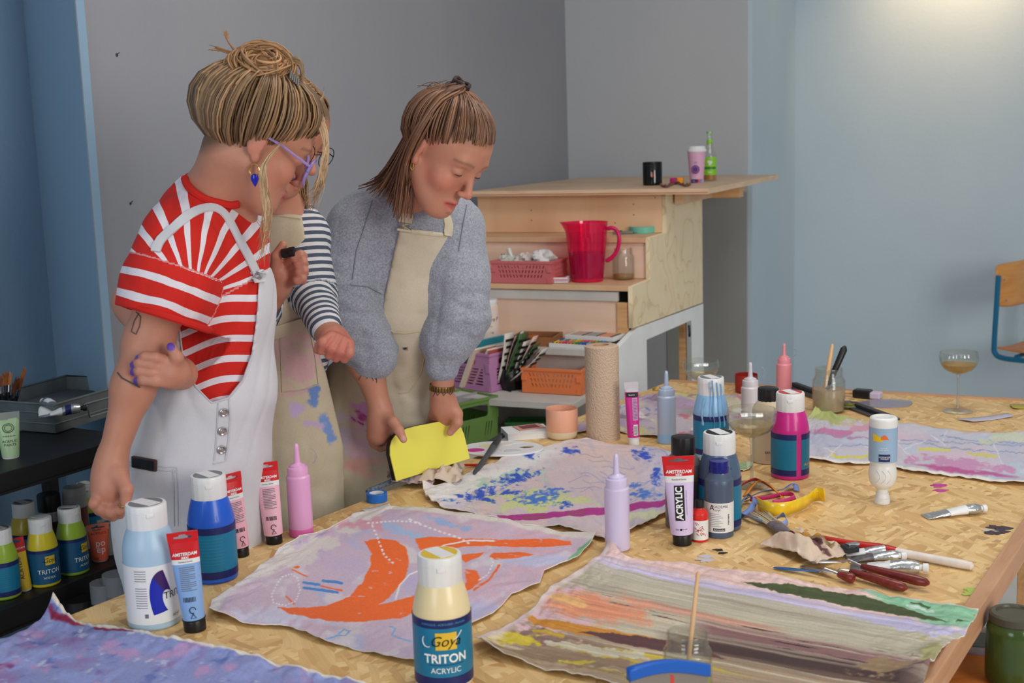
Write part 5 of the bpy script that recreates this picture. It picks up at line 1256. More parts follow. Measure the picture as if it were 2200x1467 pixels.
# ---- jar with brushes, red tealight glass, far clutter
pj = T(1780, 884)
jar('glass jar of cloudy water holding two brushes', pj, 0.98, 'water_murk', 0.52, R=0.046, H=0.128, group='water jars')
stick('paint_brush', 'pale wooden brush handle standing in the cloudy water jar', 'paint brush', pj + Vector((-0.018, 0, 0.015)), pj + Vector((0.012, 0.01, 0.192)), [(0.25, 0.0045), (0.5, 0.0072), (0.8, 0.006), (0.97, 0.0045), (1.0, 0.002)], 'wood_pale', 'tools in the cloudy jar', 14, [('ferrule', [(0.12, 0.009), (0.26, 0.006)], 'steel', 0.7), ('bristles', [(0.0, 0.004), (0.05, 0.009), (0.13, 0.009)], 'alu_dark', 0.6)])
stick('paint_brush', 'black flat brush handle leaning out of the cloudy water jar', 'paint brush', pj + Vector((-0.022, -0.005, 0.03)), pj + Vector((0.048, 0.01, 0.185)), [(0.28, 0.004), (0.4, 0.007), (0.55, 0.0088), (0.94, 0.0100), (1.0, 0.003)], 'cap_black', 'tools in the cloudy jar', 14, [('ferrule', [(0.12, 0.014), (0.3, 0.008)], 'alu_dark', 0.5), ('bristles', [(0.0, 0.010), (0.05, 0.014), (0.13, 0.014)], 'steel', 0.5)])
p = T(1603, 842)
r_ = thing('tealight_glass', 'red glass tealight holder near the far table edge', 'candle holder', p, 0)
b = MB(); b.lathe([(0.030, 0), (0.033, 0.003), (0.035, 0.05), (0.0345, 0.056), (0.032, 0.0555), (0.031, 0.008), (0, 0.008)], 36); b.obj('glass', glass_mat('red_glass', (214, 70, 60), 0.6, body=0.6, bcol=(190, 60, 54)), r_)
b = MB(); b.lathe([(0, 0.008), (0.0305, 0.008), (0.031, 0.020), (0, 0.021)], 28); b.obj('wax', mat('wax_pale', (220, 190, 170), 0.6), r_)
def flat_tool(name, label, cat, a, b_, w, h, m, group=None, z=Zt, bev=0.001, parts=()):
 a = Vector(a); b_ = Vector(b_); d = b_ - a; r_ = thing(name, label, cat, (a.x, a.y, z), math.atan2(d.y, d.x), group); L_ = math.hypot(d.x, d.y)
 b = MB(); b.box((L_ / 2, 0, h / 2), (L_, w, h), bev=bev); b.obj('blade', MATS[m], r_, smooth=False)
 for (nm, x0, x1, ww, z0, z1, mm) in parts:
  b = MB(); b.box(((x0 + x1) / 2 * L_, 0, (z0 + z1) / 2), ((x1 - x0) * L_, ww, z1 - z0), bev=min(ww, z1 - z0) * 0.2); b.obj(nm, MATS[mm], r_, smooth=False)
 return r_
mat('rail_grey', (86, 88, 94), 0.4, metal=0.5); mat('rail_dark', (50, 52, 56), 0.5, metal=0.3); mat('foam_lilac', (196, 184, 206), 0.8)
flat_tool('metal_scraper', 'dark metal scraper lying behind the cloudy water jar', 'scraper', T(1706, 836), T(1765, 858), 0.045, 0.010, 'rail_grey', 'long metal scrapers', parts=[('grip', 0.0, 0.9, 0.018, 0.010, 0.022, 'rail_dark')])
flat_tool('metal_scraper', 'long grey metal scraper lying to the right of the cloudy jar', 'scraper', T(1808, 866), T(1915, 905), 0.055, 0.006, 'rail_grey', 'long metal scrapers', parts=[('grip', 0.25, 1.0, 0.020, 0.006, 0.016, 'rail_dark')])
flat_tool('foam_brush', 'wooden-handled black foam brush loaded with lilac paint near the back', 'paint brush', T(1812, 851), T(1893, 858), 0.010, 0.010, 'wood_pale', None, z=Zt + 0.007, bev=0.004, parts=[('foam', 0.28, 0.75, 0.036, -0.006, 0.018, 'cap_black'), ('foam_tip', 0.73, 1.0, 0.034, -0.006, 0.014, 'foam_lilac')])
p = T(1905, 868); pts = [(0.075 * math.cos(a) * (1 + 0.06 * math.sin(3 * a)), 0.055 * math.sin(a)) for a in [2 * PI * k / 30 for k in range(30)]]
o = plate('plastic_sheet', [pts], 0.003, MATS['plastic_film'], None); tag(place(o, (p.x, p.y, Zt + 0.0016), 0), 'clear plastic sheet smeared with lilac paint beside the foam brush', 'plastic sheet')
crumple('sponge', 'mossy green rag of sponge lying right of the cloudy jar', 'sponge', T(1826, 878), 0.018, (124, 122, 74), 31, 0, None, 0.55, m=mat('moss', (120, 118, 72), 0.95, bump=1.0, bscale=120), sx=1.5)
def strip_card(pxs, label, cat, col, lift, name='paper_strip', group=None, m=None):
 P = [T(*q) for q in pxs]; c0 = sum((Vector(q) for q in P), Vector()) / 4
 b = MB()
 def fn(u, v):
  q = (P[0] * (1 - u) + P[1] * u) * (1 - v) + (P[3] * (1 - u) + P[2] * u) * v - c0
  return (q.x, q.y, 0.001 + lift * (2 * u - 1) ** 2)
 b.grid(fn, 12, 4); o = b.obj(name, m or mat('card_%d_%d_%d' % tuple(col), col, 0.5), None, solid=0.0008)
 return tag(place(o, (c0.x, c0.y, TZ + 0.001)), label, cat, group)
strip_card([(2055, 903), (2165, 891), (2178, 897), (2090, 909)], 'narrow lilac paper strip lying in front of the far right coupe', 'paper strip', (188, 184, 204), 0.003)
strip_card([(2168, 872), (2230, 868), (2236, 878), (2176, 880)], 'yellow-green paint-covered card at the far right table edge', 'card', (170, 160, 60), 0.004)
strip_card([(775, 1098), (836, 1084), (842, 1096), (792, 1106)], 'scrap of white paper by the left table edge below the blue tape', 'paper scrap', (222, 216, 210), 0.003)
p = T(1412, 838); b = MB(); b.tube([(0.014 * math.cos(t), 0.009 * math.sin(t), 0.004) for t in [2 * PI * k / 20 for k in range(20)]], 0.0028, 6); b.tube([(0.014, 0, 0.004), (0.026, 0.004, 0.004), (0.03, -0.004, 0.004)], 0.002, 5)
tag(place(b.obj('brass_ring', mat('brass', (196, 150, 60), 0.3, metal=0.9), None), (p.x, p.y, Zt), 0.4), 'small brass key ring lying at the far left table corner', 'ring')
# ---- mug, paper roll, book, white palette, marker
p = T(1208, 940)
r_ = thing('mug', 'peach ceramic cup with pale unglazed foot beside the paper roll', 'cup', p, face(p))
b = MB(); b.lathe(smooth_prof([(0.030, 0.0), (0.036, 0.003), (0.040, 0.012), (0.0415, 0.022)], 3), 44); b.obj('foot', mat('mug_foot', (226, 208, 178), 0.6), r_)
b = MB(); b.lathe([(0.0415, 0.0215), (0.0420, 0.023), (0.0425, 0.078), (0.0420, 0.081), (0.0400, 0.0805), (0.0395, 0.03), (0.035, 0.022), (0, 0.021)], 44); b.obj('cup_body', mat('mug_peach', (236, 172, 142), 0.28, coat=0.3), r_)
p = T(1296, 942)
r_ = thing('paper_roll', 'tall brown kitchen paper roll standing upright', 'paper roll', p, 0)
PR = 0.0445
b = MB(); b.lathe([(PR, 0), (PR, 0.248), (PR - 0.003, 0.25), (0.021, 0.25), (0.021, 0.0), (PR, 0)], 56, rib=lambda i, a: 1 + 0.004 * math.sin(a + 1));
m_, nt_, b_, L__, N_ = nodes_mat('kraft_paper'); b_.inputs['Base Color'].default_value = lin((198, 172, 148)); b_.inputs['Roughness'].default_value = 0.85
tc_ = N_('ShaderNodeTexCoord'); vo_ = N_('ShaderNodeTexVoronoi'); vo_.inputs['Scale'].default_value = 210; L__(tc_.outputs['Object'], vo_.inputs['Vector']); bp_ = N_('ShaderNodeBump'); bp_.inputs['Strength'].default_value = 0.9; bp_.inputs['Distance'].default_value = 0.002; L__(vo_.outputs['Distance'], bp_.inputs['Height']); L__(bp_.outputs['Normal'], b_.inputs['Normal'])
b.obj('roll', m_, r_)
b = MB(); b.lathe([(0.0212, 0.002), (0.0212, 0.2515), (0.0195, 0.2515), (0.0195, 0.002), (0.0212, 0.002)], 32); b.obj('core', mat('cardboard', (206, 160, 124), 0.7), r_)
p = T(1130, 936)
r_ = thing('paperback_book', 'thick white paperback with a pink card on top lying behind the palette', 'book', p, 0.22)
b = MB(); b.box((0, 0, 0.009), (0.115, 0.085, 0.017), bev=0.0008); b.obj('pages', MATS['label_white'], r_, smooth=False)
b = MB(); b.box((0, 0, 0.0185), (0.118, 0.088, 0.0014)); b.box((0, 0, 0.0008), (0.118, 0.088, 0.0012)); b.box((-0.0585, 0, 0.0096), (0.0012, 0.088, 0.018)); b.obj('cover', MATS['label_white'], r_, smooth=False)
b = MB(); b.box((0.012, 0.012, 0.0205), (0.075, 0.055, 0.0014), Matrix.Rotation(0.15, 3, 'Z')); b.obj('card', mat('card_pink', (206, 150, 136), 0.5), r_, smooth=False)
b = MB(); b.box((0.012, 0.012, 0.0214), (0.05, 0.035, 0.0008), Matrix.Rotation(0.15, 3, 'Z')); b.obj('card_print', mat('card_plum', (120, 60, 62), 0.5), r_, smooth=False)
p = T(1078, 972)
r_ = thing('paint_palette', 'oval white plastic palette with wells and a magenta blob', 'palette', p, -0.35 + 0.25)
A_, B_ = 0.105, 0.072
holes = [[(0.062 + 0.020 * math.cos(a), 0.012 + 0.014 * math.sin(a)) for a in [2 * PI * k / 20 for k in range(20)]]]
wells = [(-0.065, -0.020, 0.024, 0.019), (-0.040, 0.022, 0.022, 0.016), (-0.018, -0.030, 0.022, 0.018), (0.005, 0.040, 0.021, 0.014), (0.030, -0.030, 0.022, 0.016), (0.042, 0.044, 0.018, 0.011)]
for (x, y, a_, b2) in wells: holes.append([(x + a_ * math.cos(a), y + b2 * math.sin(a)) for a in [2 * PI * k / 20 for k in range(20)]])
outl = [(A_ * math.cos(a), B_ * math.sin(a)) for a in [2 * PI * k / 44 for k in range(44)]]
mat('palette_white', (228, 228, 230), 0.3)
plate('palette_plate', [outl] + holes, 0.003, MATS['palette_white'], r_, M=Matrix.Translation((0, 0, 0.0105)))
b = MB(); b.tube([(A_ * math.cos(a), B_ * math.sin(a), 0.010) for a in [2 * PI * k / 44 for k in range(45)]], 0.0028, 8, caps=False); b.obj('rim', MATS['palette_white'], r_)
for k, (x, y, a_, b2) in enumerate(wells):
 b = MB(); b.lathe([(1.0, 0.011), (0.92, 0.006), (0.7, 0.003), (0, 0.002)], 24); b.v = [(x + q[0] * a_, y + q[1] * b2, q[2]) for q in b.v]
 w_ = b.obj('well', MATS['palette_white'], r_)
 if k in (0, 1, 4, 3):
  b = MB(); b.lathe([(0.98, 0.0112), (0.9, 0.0128), (0.5, 0.0138), (0, 0.0132)], 20); b.v = [(x + q[0] * a_, y + q[1] * b2, q[2]) for q in b.v]
  b.obj('paint_blob', mat(['blob_magenta', 'blob_cream', '', 'blob_cream2', 'blob_grey'][k], [(196, 30, 140), (232, 226, 170), (0, 0, 0), (226, 222, 206), (206, 206, 210)][k], 0.3), w_)
# brush-marker tool leaning over the palette
a0 = T(1018, 1026) + Vector((0, 0, 0.008)); a1 = T(1076, 962) + Vector((0, 0, 0.030))
stick('paint_marker', 'grey paint marker leaning across the palette rim', 'marker', a0, a1, [(0.0, 0.003), (0.05, 0.0062), (0.5, 0.0068), (0.70, 0.0085), (0.72, 0.0085)], 'rail_grey', None, 14, [('clip_cap', [(0.70, 0.0088), (0.9, 0.0082), (0.97, 0.006), (1.0, 0.004)], 'smoky' if 'smoky' in MATS else 'rail_dark', 1.0)])
a0 = T(995, 1003) + Vector((0, 0, 0.005)); a1 = T(1062, 1004) + Vector((0, 0, 0.005))
mat('brush_red', (206, 36, 26), 0.3, coat=0.4)
stick('paint_brush', 'thin red brush lying between the crumpled paper and the blue-splashed canvas', 'paint brush', a0, a1, [(0.0, 0.0015), (0.1, 0.003), (0.6, 0.004), (0.75, 0.003)], 'brush_red', None, 12, [('ferrule', [(0.74, 0.0032), (0.9, 0.0036)], 'steel', 1.0), ('bristles', [(0.89, 0.0036), (1.0, 0.001)], 'rail_dark', 1.0)])
flat_tool('flat_scraper', 'flat dark scraper lying beside the white book', 'scraper', T(1045, 958), T(1085, 935), 0.02, 0.006, 'rail_dark')
# ---- yellow board held over the table
def yellow_board():
 BL = W(846, 1032, 2.80); BR = W(1000, 985, 2.92); TLp = W(826, 962, 2.80); TRp = W(985, 905, 2.92)
 x_ = (BR - BL).normalized(); up_ = (TLp - BL); up_ = (up_ - x_ * up_.dot(x_)).normalized(); n_ = x_.cross(up_)
 Wd, Hh = (BR - BL).length + 0.004, 0.112
 root = thing('yellow_board', 'yellow plastic board with rounded corners and black edge held above the table', 'board', BL)
 M = Matrix((x_, up_, n_)).transposed().to_4x4()
 root.matrix_world = Matrix.Translation(BL) @ M
 R = 0.040
 ol = [(0.0, 0.0), (Wd, 0.0), (Wd - 0.004, 0.060), (Wd - 0.010, 0.082), (Wd - 0.020, 0.092), (Wd - 0.040, 0.099), (Wd - 0.065, 0.105), (0.075, 0.1095), (0.052, 0.1095), (0.034, 0.107), (0.019, 0.101), (0.008, 0.092), (0.001, 0.080), (-0.003, 0.062)]
 plate('face', [ol], 0.004, mat('board_yellow', (236, 226, 92), 0.35), root, M=Matrix.Translation((0, 0, 0.0105)), bev=0.0008)
 plate('edge_body', [ol], 0.016, MATS['cap_black'], root, M=Matrix.Translation((0, 0, 0.0)))
 return root, x_, up_, n_, BL
YB, YX, YU, YN, YO = yellow_board()
# ---- crumpled paper with brush at the foot of the board
def crumpled_sheet(name, label, cat, pxs, seed, col, hgt, group=None, m=None, n=26, spots=None, base=0.0, fq=7):
 P = [T(*q) for q in pxs]; c0 = sum((Vector(q) for q in P), Vector()) / 4; b = MB()
 us = np.linspace(0, 1, n); U_, V_ = np.meshgrid(us, us)
 X = (P[0].x * (1 - U_) + P[1].x * U_) * (1 - V_) + (P[3].x * (1 - U_) + P[2].x * U_) * V_ - c0.x
 Y = (P[0].y * (1 - U_) + P[1].y * U_) * (1 - V_) + (P[3].y * (1 - U_) + P[2].y * U_) * V_ - c0.y
 wob = noise2(U_ * fq, V_ * fq, seed); w2 = noise2(U_ * fq * 2.1, V_ * fq * 2.1, seed + 1)
 dist = np.minimum(np.minimum(U_, 1 - U_), np.minimum(V_, 1 - V_))
 Z = 0.002 + base + hgt * (0.35 + 0.65 * np.abs(wob)) * (0.35 + 0.65 * np.clip(dist * 5, 0, 1)) + 0.15 * hgt * np.abs(w2)
 X = X + 0.006 * noise2(U_ * 6, V_ * 6, seed + 2); Y = Y + 0.006 * noise2(U_ * 6, V_ * 6, seed + 3)
 b.v = list(zip(X.ravel(), Y.ravel(), Z.ravel())); b.f = [(j * n + i, j * n + i + 1, (j + 1) * n + i + 1, (j + 1) * n + i) for j in range(n - 1) for i in range(n - 1)]
 base_c = np.array(lin(col)); cols = np.tile(base_c, (n * n, 1))
 cols[:, :3] *= (1 + 0.06 * w2.ravel()[:, None])
 for (u, v, ru, rv, c_, thr, sd) in (spots or []):
  d = ((U_ - u) / ru) ** 2 + ((V_ - v) / rv) ** 2 + 0.5 * noise2(U_ * 18, V_ * 18, sd); k = (np.clip((thr - d) * 4, 0, 1)).ravel()[:, None]
  cols = cols * (1 - k) + np.array(lin(c_)) * k
 b.col = [tuple(c) for c in cols]
 o = b.obj(name, m or vmat('painted_paper', 0.8, bump=0.5, bscale=900), None, ang=40, solid=0.0008, vcol=True)
 return tag(place(o, (c0.x, c0.y, TZ)), label, cat, group)
crumpled_sheet('crumpled_paper', 'crumpled pinkish paper lying below the yellow board', 'crumpled paper', [(838, 1046), (935, 1052), (945, 1016), (830, 1018)], 41, (206, 178, 178), 0.048, fq=3.6, spots=[(0.3, 0.3, 0.5, 0.3, (120, 124, 132), 0.8, 3), (0.5, 0.6, 0.4, 0.2, (214, 150, 170), 0.7, 4)])
crumpled_sheet('crumpled_paper', 'folded beige paper towel standing up beside the yellow board corner', 'crumpled paper', [(900, 1052), (990, 1048), (1000, 1010), (918, 1014)], 43, (222, 200, 180), 0.055, fq=3.2, spots=[(0.35, 0.5, 0.12, 0.6, (150, 110, 104), 0.7, 6)])
a0 = T(788, 1062) + Vector((0, 0, 0.006)); a1 = T(905, 1022) + Vector((0, 0, 0.016))
mat('paint_grime', (110, 122, 136), 0.5, noise=0.75, nscale=120)
stick('paint_brush', 'paint-encrusted flat brush wrapped in crumpled paper by the table edge', 'paint brush', a0, a1, [(0.0, 0.004), (0.03, 0.0065), (0.35, 0.006), (0.62, 0.0085)], 'paint_grime', None, 12, [('ferrule', [(0.60, 0.0088), (0.72, 0.011)], 'paint_grime', 0.8), ('bristles', [(0.71, 0.011), (0.95, 0.014), (1.0, 0.008)], 'paint_grime', 0.7)])
p = T(925, 1016); b = MB(); b.lathe([(0.0075, 0), (0.0082, 0.001), (0.0082, 0.010), (0.007, 0.0115), (0, 0.0115)], 20, rib=ribs(18, 0.04, (1, 2)), M=Matrix.Rotation(0.6, 3, 'X')); tag(place(b.obj('tube_cap', mat('cap_cream', (232, 226, 176), 0.5), None), (p.x, p.y, Zt + 0.018)), 'cream screw cap lying on the crumpled pink paper', 'cap')
p = T(810, 1076)
r_ = thing('tape_roll', 'small blue tape roll lying at the left table edge', 'tape', p, 0, 'rolls of tape')
b = MB(); b.lathe([(0.0225, 0.0), (0.0235, 0.001), (0.0235, 0.0185), (0.0225, 0.0195), (0.0165, 0.0195), (0.0165, 0.0), (0.0225, 0.0)], 36); b.obj('tape', mat('tape_blue', (30, 104, 190), 0.4), r_)
b = MB(); b.lathe([(0.0165, 0.001), (0.0165, 0.019), (0.0145, 0.019), (0.0145, 0.001), (0.0165, 0.001)], 36); b.obj('core', MATS['label_white'], r_)
# ---- ribbons, yellow tape, big brush, towel, long brush, knives
def ribbon(name, label, pxz, w, col, group, seg=26, tilt=1.0, twist=0.0, kind='ribbon', m=None):
 """band following points (px,py,lift); tilt 1 = standing on edge, 0 = flat"""
 P = [T(x, y) + Vector((0, 0, z)) for x, y, z in pxz]; c0 = Vector((P[0].x, P[0].y, TZ)); out = []
 n = len(P)
 for k in range(seg + 1):
  s = k / seg * (n - 1); i = min(int(s), n - 2); t = s - i
  p0, p1, p2, p3 = P[max(i - 1, 0)], P[i], P[i + 1], P[min(i + 2, n - 1)]
  out.append(0.5 * ((2 * p1) + (p2 - p0) * t + (2 * p0 - 5 * p1 + 4 * p2 - p3) * t * t + (3 * p1 - p0 - 3 * p2 + p3) * t ** 3) - c0)
 V_ = []
 for k, q in enumerate(out):
  tn = (out[min(k + 1, seg)] - out[max(k - 1, 0)]).normalized(); sd = tn.cross(Vector((0, 0, 1))); sd = sd.normalized() if sd.length > 1e-4 else Vector((1, 0, 0))
  tl = tilt + twist * k / seg
  wd = (Vector((0, 0, 1)) * math.sin(tl * PI / 2) + sd * math.cos(tl * PI / 2))
  for e in (-0.5, 0, 0.5): V_.append(q + wd * w * e)
 b = MB(); b.add(V_, [(3 * k + j, 3 * k + j + 1, 3 * k + j + 4, 3 * k + j + 3) for k in range(seg) for j in (0, 1)])
 zm = min(v[2] for v in b.v);
 if zm < 0.001: b.v = [(x, y, z + 0.001 - zm) for x, y, z in b.v]
 o = b.obj(name, m or mat('rib_%d_%d_%d' % tuple(col), col, 0.5), None, solid=0.0007)
 return tag(place(o, c0), label, kind, group)
G = 'loose ribbons beside the coupe glass'
ribbon('yellow_tape', 'broad yellow tape loop standing on edge in the middle of the table', [(1627, 1098, .012), (1650, 1110, .013), (1690, 1110, .013), (1730, 1096, .013), (1752, 1080, .014), (1772, 1085, .018)], 0.031, (236, 196, 36), G, tilt=0.9, kind='tape', m=mat('tape_yellow', (238, 200, 34), 0.25, noise=0.12, nscale=60, coat=0.5))
ribbon('ribbon', 'magenta and orange ribbon loop lying over the yellow tape', [(1612, 1082, .010), (1650, 1080, .012), (1690, 1072, .012), (1708, 1078, .012), (1690, 1088, .012), (1660, 1090, .010)], 0.012, (206, 50, 120), G, tilt=0.75)
ribbon('ribbon', 'orange ribbon arching up to the coupe foot', [(1600, 1068, .004), (1625, 1050, .016), (1650, 1056, .018), (1672, 1070, .012), (1690, 1082, .004)], 0.013, (226, 140, 30), G, tilt=0.35)
ribbon('ribbon', 'red ribbon curling behind the orange one', [(1594, 1052, .012), (1622, 1046, .018), (1650, 1056, .014), (1668, 1066, .010)], 0.010, (176, 36, 44), G, tilt=0.6)
ribbon('ribbon', 'blue-grey satin ribbon crossing to the far right of the heap', [(1600, 1078, .005), (1640, 1065, .010), (1680, 1060, .008), (1705, 1050, .012), (1712, 1058, .004)], 0.013, (112, 130, 186), G, tilt=0.5, twist=-0.4)
ribbon('ribbon', 'pale blue ribbon curling below the yellow tape', [(1588, 1108, .003), (1612, 1122, .006), (1650, 1130, .004), (1682, 1120, .010), (1690, 1134, .008), (1670, 1138, .003)], 0.013, (134, 152, 196), G, tilt=0.4, twist=0.5)
ribbon('ribbon', 'blue ribbon end looping beside the small academy bottle', [(1588, 1092, .004), (1606, 1080, .016), (1622, 1092, .018), (1610, 1108, .010), (1592, 1112, .004)], 0.013, (110, 132, 190), G, tilt=0.45)
mat('bristle_cream', (206, 190, 160), 0.7); mat('ferrule_grime', (128, 116, 122), 0.4, metal=0.5, noise=0.4, nscale=80)
a0 = T(1720, 1190) + Vector((0, 0, 0.022)); a1 = T(1630, 1108) + Vector((0, 0, 0.006))
root, L__ = stick('paint_brush', 'wide bristle brush with grimy ferrule resting on the paper towel', 'paint brush', a0, a1, [(0.0, 0.006), (0.3, 0.0075)], 'ferrule_grime', None, 16, [('ferrule', [(0.28, 0.009), (0.33, 0.013), (0.58, 0.0165), (0.60, 0.0165)], 'ferrule_grime', 0.45)])
b = MB(); rr = random.Random(6)
for k in range(70):
 q = rr.uniform(0, 2 * PI); rad = math.sqrt(rr.random()); x, y = 0.0150 * rad * math.cos(q), 0.006 * rad * math.sin(q)
 b.tube([(x, y, L__ * 0.58), (x * 1.15, y * 1.1, L__ * 0.8), (x * (1.5 + rr.uniform(-0.2, 0.3)), y * 1.2, L__ * rr.uniform(0.94, 1.04))], [0.0012, 0.0011, 0.0004], 4)
b.obj('bristles', MATS['bristle_cream'], root)
crumpled_sheet('paper_towel', 'crumpled brown paper towel smeared with dark red and ochre paint', 'paper towel', [(1632, 1178), (1755, 1222), (1838, 1196), (1712, 1150)], 52, (222, 198, 176), 0.040, n=44, fq=4.2, spots=[(0.45, 0.55, 0.35, 0.16, (84, 44, 44), 0.9, 11), (0.62, 0.72, 0.22, 0.12, (150, 120, 86), 0.8, 12), (0.3, 0.75, 0.3, 0.06, (206, 150, 60), 0.8, 13), (0.75, 0.4, 0.25, 0.1, (110, 70, 66), 0.8, 14)])
a0 = T(1762, 1168) + Vector((0, 0, 0.012)); a1 = T(2092, 1227) + Vector((0, 0, 0.009))
mat('brush_redworn', (196, 34, 26), 0.35, noise=0.35, nscale=40, stretch=(1, 1, 0.3)); mat('brush_white', (226, 214, 206), 0.4, noise=0.12, nscale=40)
stick('paint_brush', 'long brush with red and white worn handle lying towards the right edge', 'paint brush', a0, a1, [(0.0, 0.0055), (0.2, 0.006), (0.40, 0.0105), (0.48, 0.010), (0.52, 0.0085)], 'brush_redworn', None, 16, [('handle_end', [(0.50, 0.0088), (0.7, 0.0078), (0.93, 0.0085), (0.985, 0.0075), (1.0, 0.002)], 'brush_white', 1.0)])
def palette_knife(label, tip, neck, h0, h1, zl, bm='steel', bw=0.010):
 tip, neck, h0, h1 = (T(*q) for q in (tip, neck, h0, h1)); r_ = thing('palette_knife', label, 'palette knife', (neck.x, neck.y, TZ), 0, 'palette knives'); c0 = Vector((neck.x, neck.y, 0))
 d = (tip - neck); L_ = d.length; d.normalize(); s_ = d.cross(Vector((0, 0, 1)))
 V_ = []
 for k in range(9):
  t = k / 8; w_ = bw * math.sin(PI * min(1, 0.12 + 0.88 * (1 - t) ** 0.8)) + 0.001; q = d * L_ * t + Vector((0, 0, 0.010 - 0.007 * t + zl))
  V_ += [q - s_ * w_, q + s_ * w_]
 b = MB(); b.add(V_, [(2 * k, 2 * k + 1, 2 * k + 3, 2 * k + 2) for k in range(8)]); b.obj('blade', MATS[bm], r_, solid=0.0008)
 e = h0 - neck; b = MB(); b.tube([(0, 0, 0.010 + zl), (e.x * 0.3, e.y * 0.3, 0.018 + zl), (e.x, e.y, 0.014 + zl)], 0.0022, 8); b.obj('neck', MATS['steel'], r_)
 f_ = h1 - neck; a_ = Vector((e.x, e.y, 0.013 + zl)); z_ = Vector((f_.x, f_.y, 0.010 + zl))
 b = MB(); b.tube([a_ + (z_ - a_) * t for t in (0, 0.04, 0.3, 0.55, 0.8, 0.95, 1.0)], [0.004, 0.0055, 0.0072, 0.0085, 0.0095, 0.0075, 0.003], 14); b.obj('handle', MATS['wood_redbrown'], r_)
 return r_
palette_knife('palette knife with red-brown handle lying nearest the striped landscape canvas', (1722, 1218), (1795, 1244), (1826, 1242), (1948, 1276), 0.0)
palette_knife('second palette knife with red-brown handle lying behind the first', (1733, 1214), (1810, 1226), (1850, 1238), (1996, 1272), 0.006)
mat('knife_blue', (22, 92, 156), 0.35)
palette_knife('palette knife with blue paint on its blade under the other two', (1662, 1222), (1760, 1240), (1800, 1248), (1836, 1256), 0.0, 'knife_blue', 0.006)
flat_tool('bulldog_clip', 'small dark metal clip on the right end of the paper towel', 'clip', T(1812, 1200), T(1838, 1196), 0.024, 0.012, 'rail_dark', z=Zt + 0.012, parts=[('lever', 0.3, 1.2, 0.012, 0.011, 0.015, 'steel')])
# ---- near edge: jar with stick, blue comb scraper
p = T(1478, 1500)
jar('clear jar with yellowish water and a wooden stick at the near edge', p, 0.86, 'water_yellow', 0.34, R=0.040, H=0.115, group='water jars')
stick('wooden_stick', 'thin wooden stick standing in the near jar', 'stick', p + Vector((-0.004, 0.0, 0.008)), p + Vector((0.018, 0.015, 0.182)), [(0.0, 0.0028), (0.6, 0.0034), (0.98, 0.0030), (1.0, 0.002)], 'wood_pale', None, 10)
def comb():
 a = W(1352, 1432, 1.56); b_ = W(1520, 1462, 1.62)
 root = thing('rubber_comb', 'blue-topped grey scraper comb standing at the near edge', 'scraper', (a.x, a.y, TZ))
 x_ = (b_ - a); x_.z = 0; Wd = x_.length; x_.normalize(); root.rotation_euler = (0, 0, math.atan2(x_.y, x_.x)); h0 = a.z - TZ - 0.012
 top = [(Wd * k / 12, h0 + 0.004 + 0.011 * math.sin(PI * min(1, k / 12 * 0.9 + 0.12)) - 0.020 * k / 12) for k in range(13)]
 plate('blade', [[(0.0, 0.002), (Wd, 0.002)] + [(x, z - 0.012) for x, z in top[::-1]]], 0.003, mat('comb_grey', (128, 122, 118), 0.5), root, M=Matrix.Rotation(PI / 2, 4, 'X'))
 plate('grip', [[(x, z - 0.013) for x, z in top] + [(x, z) for x, z in top[::-1]]], 0.012, mat('comb_blue', (16, 92, 190), 0.35), root, M=Matrix.Rotation(PI / 2, 4, 'X'), bev=0.002)
 plate('red_mark', [[(Wd * 0.50, 0.004), (Wd * 0.56, 0.004), (Wd * 0.55, h0 - 0.016), (Wd * 0.51, h0 - 0.014)]], 0.004, mat('mark_red', (206, 60, 50), 0.6), root, M=Matrix.Rotation(PI / 2, 4, 'X'))
comb()
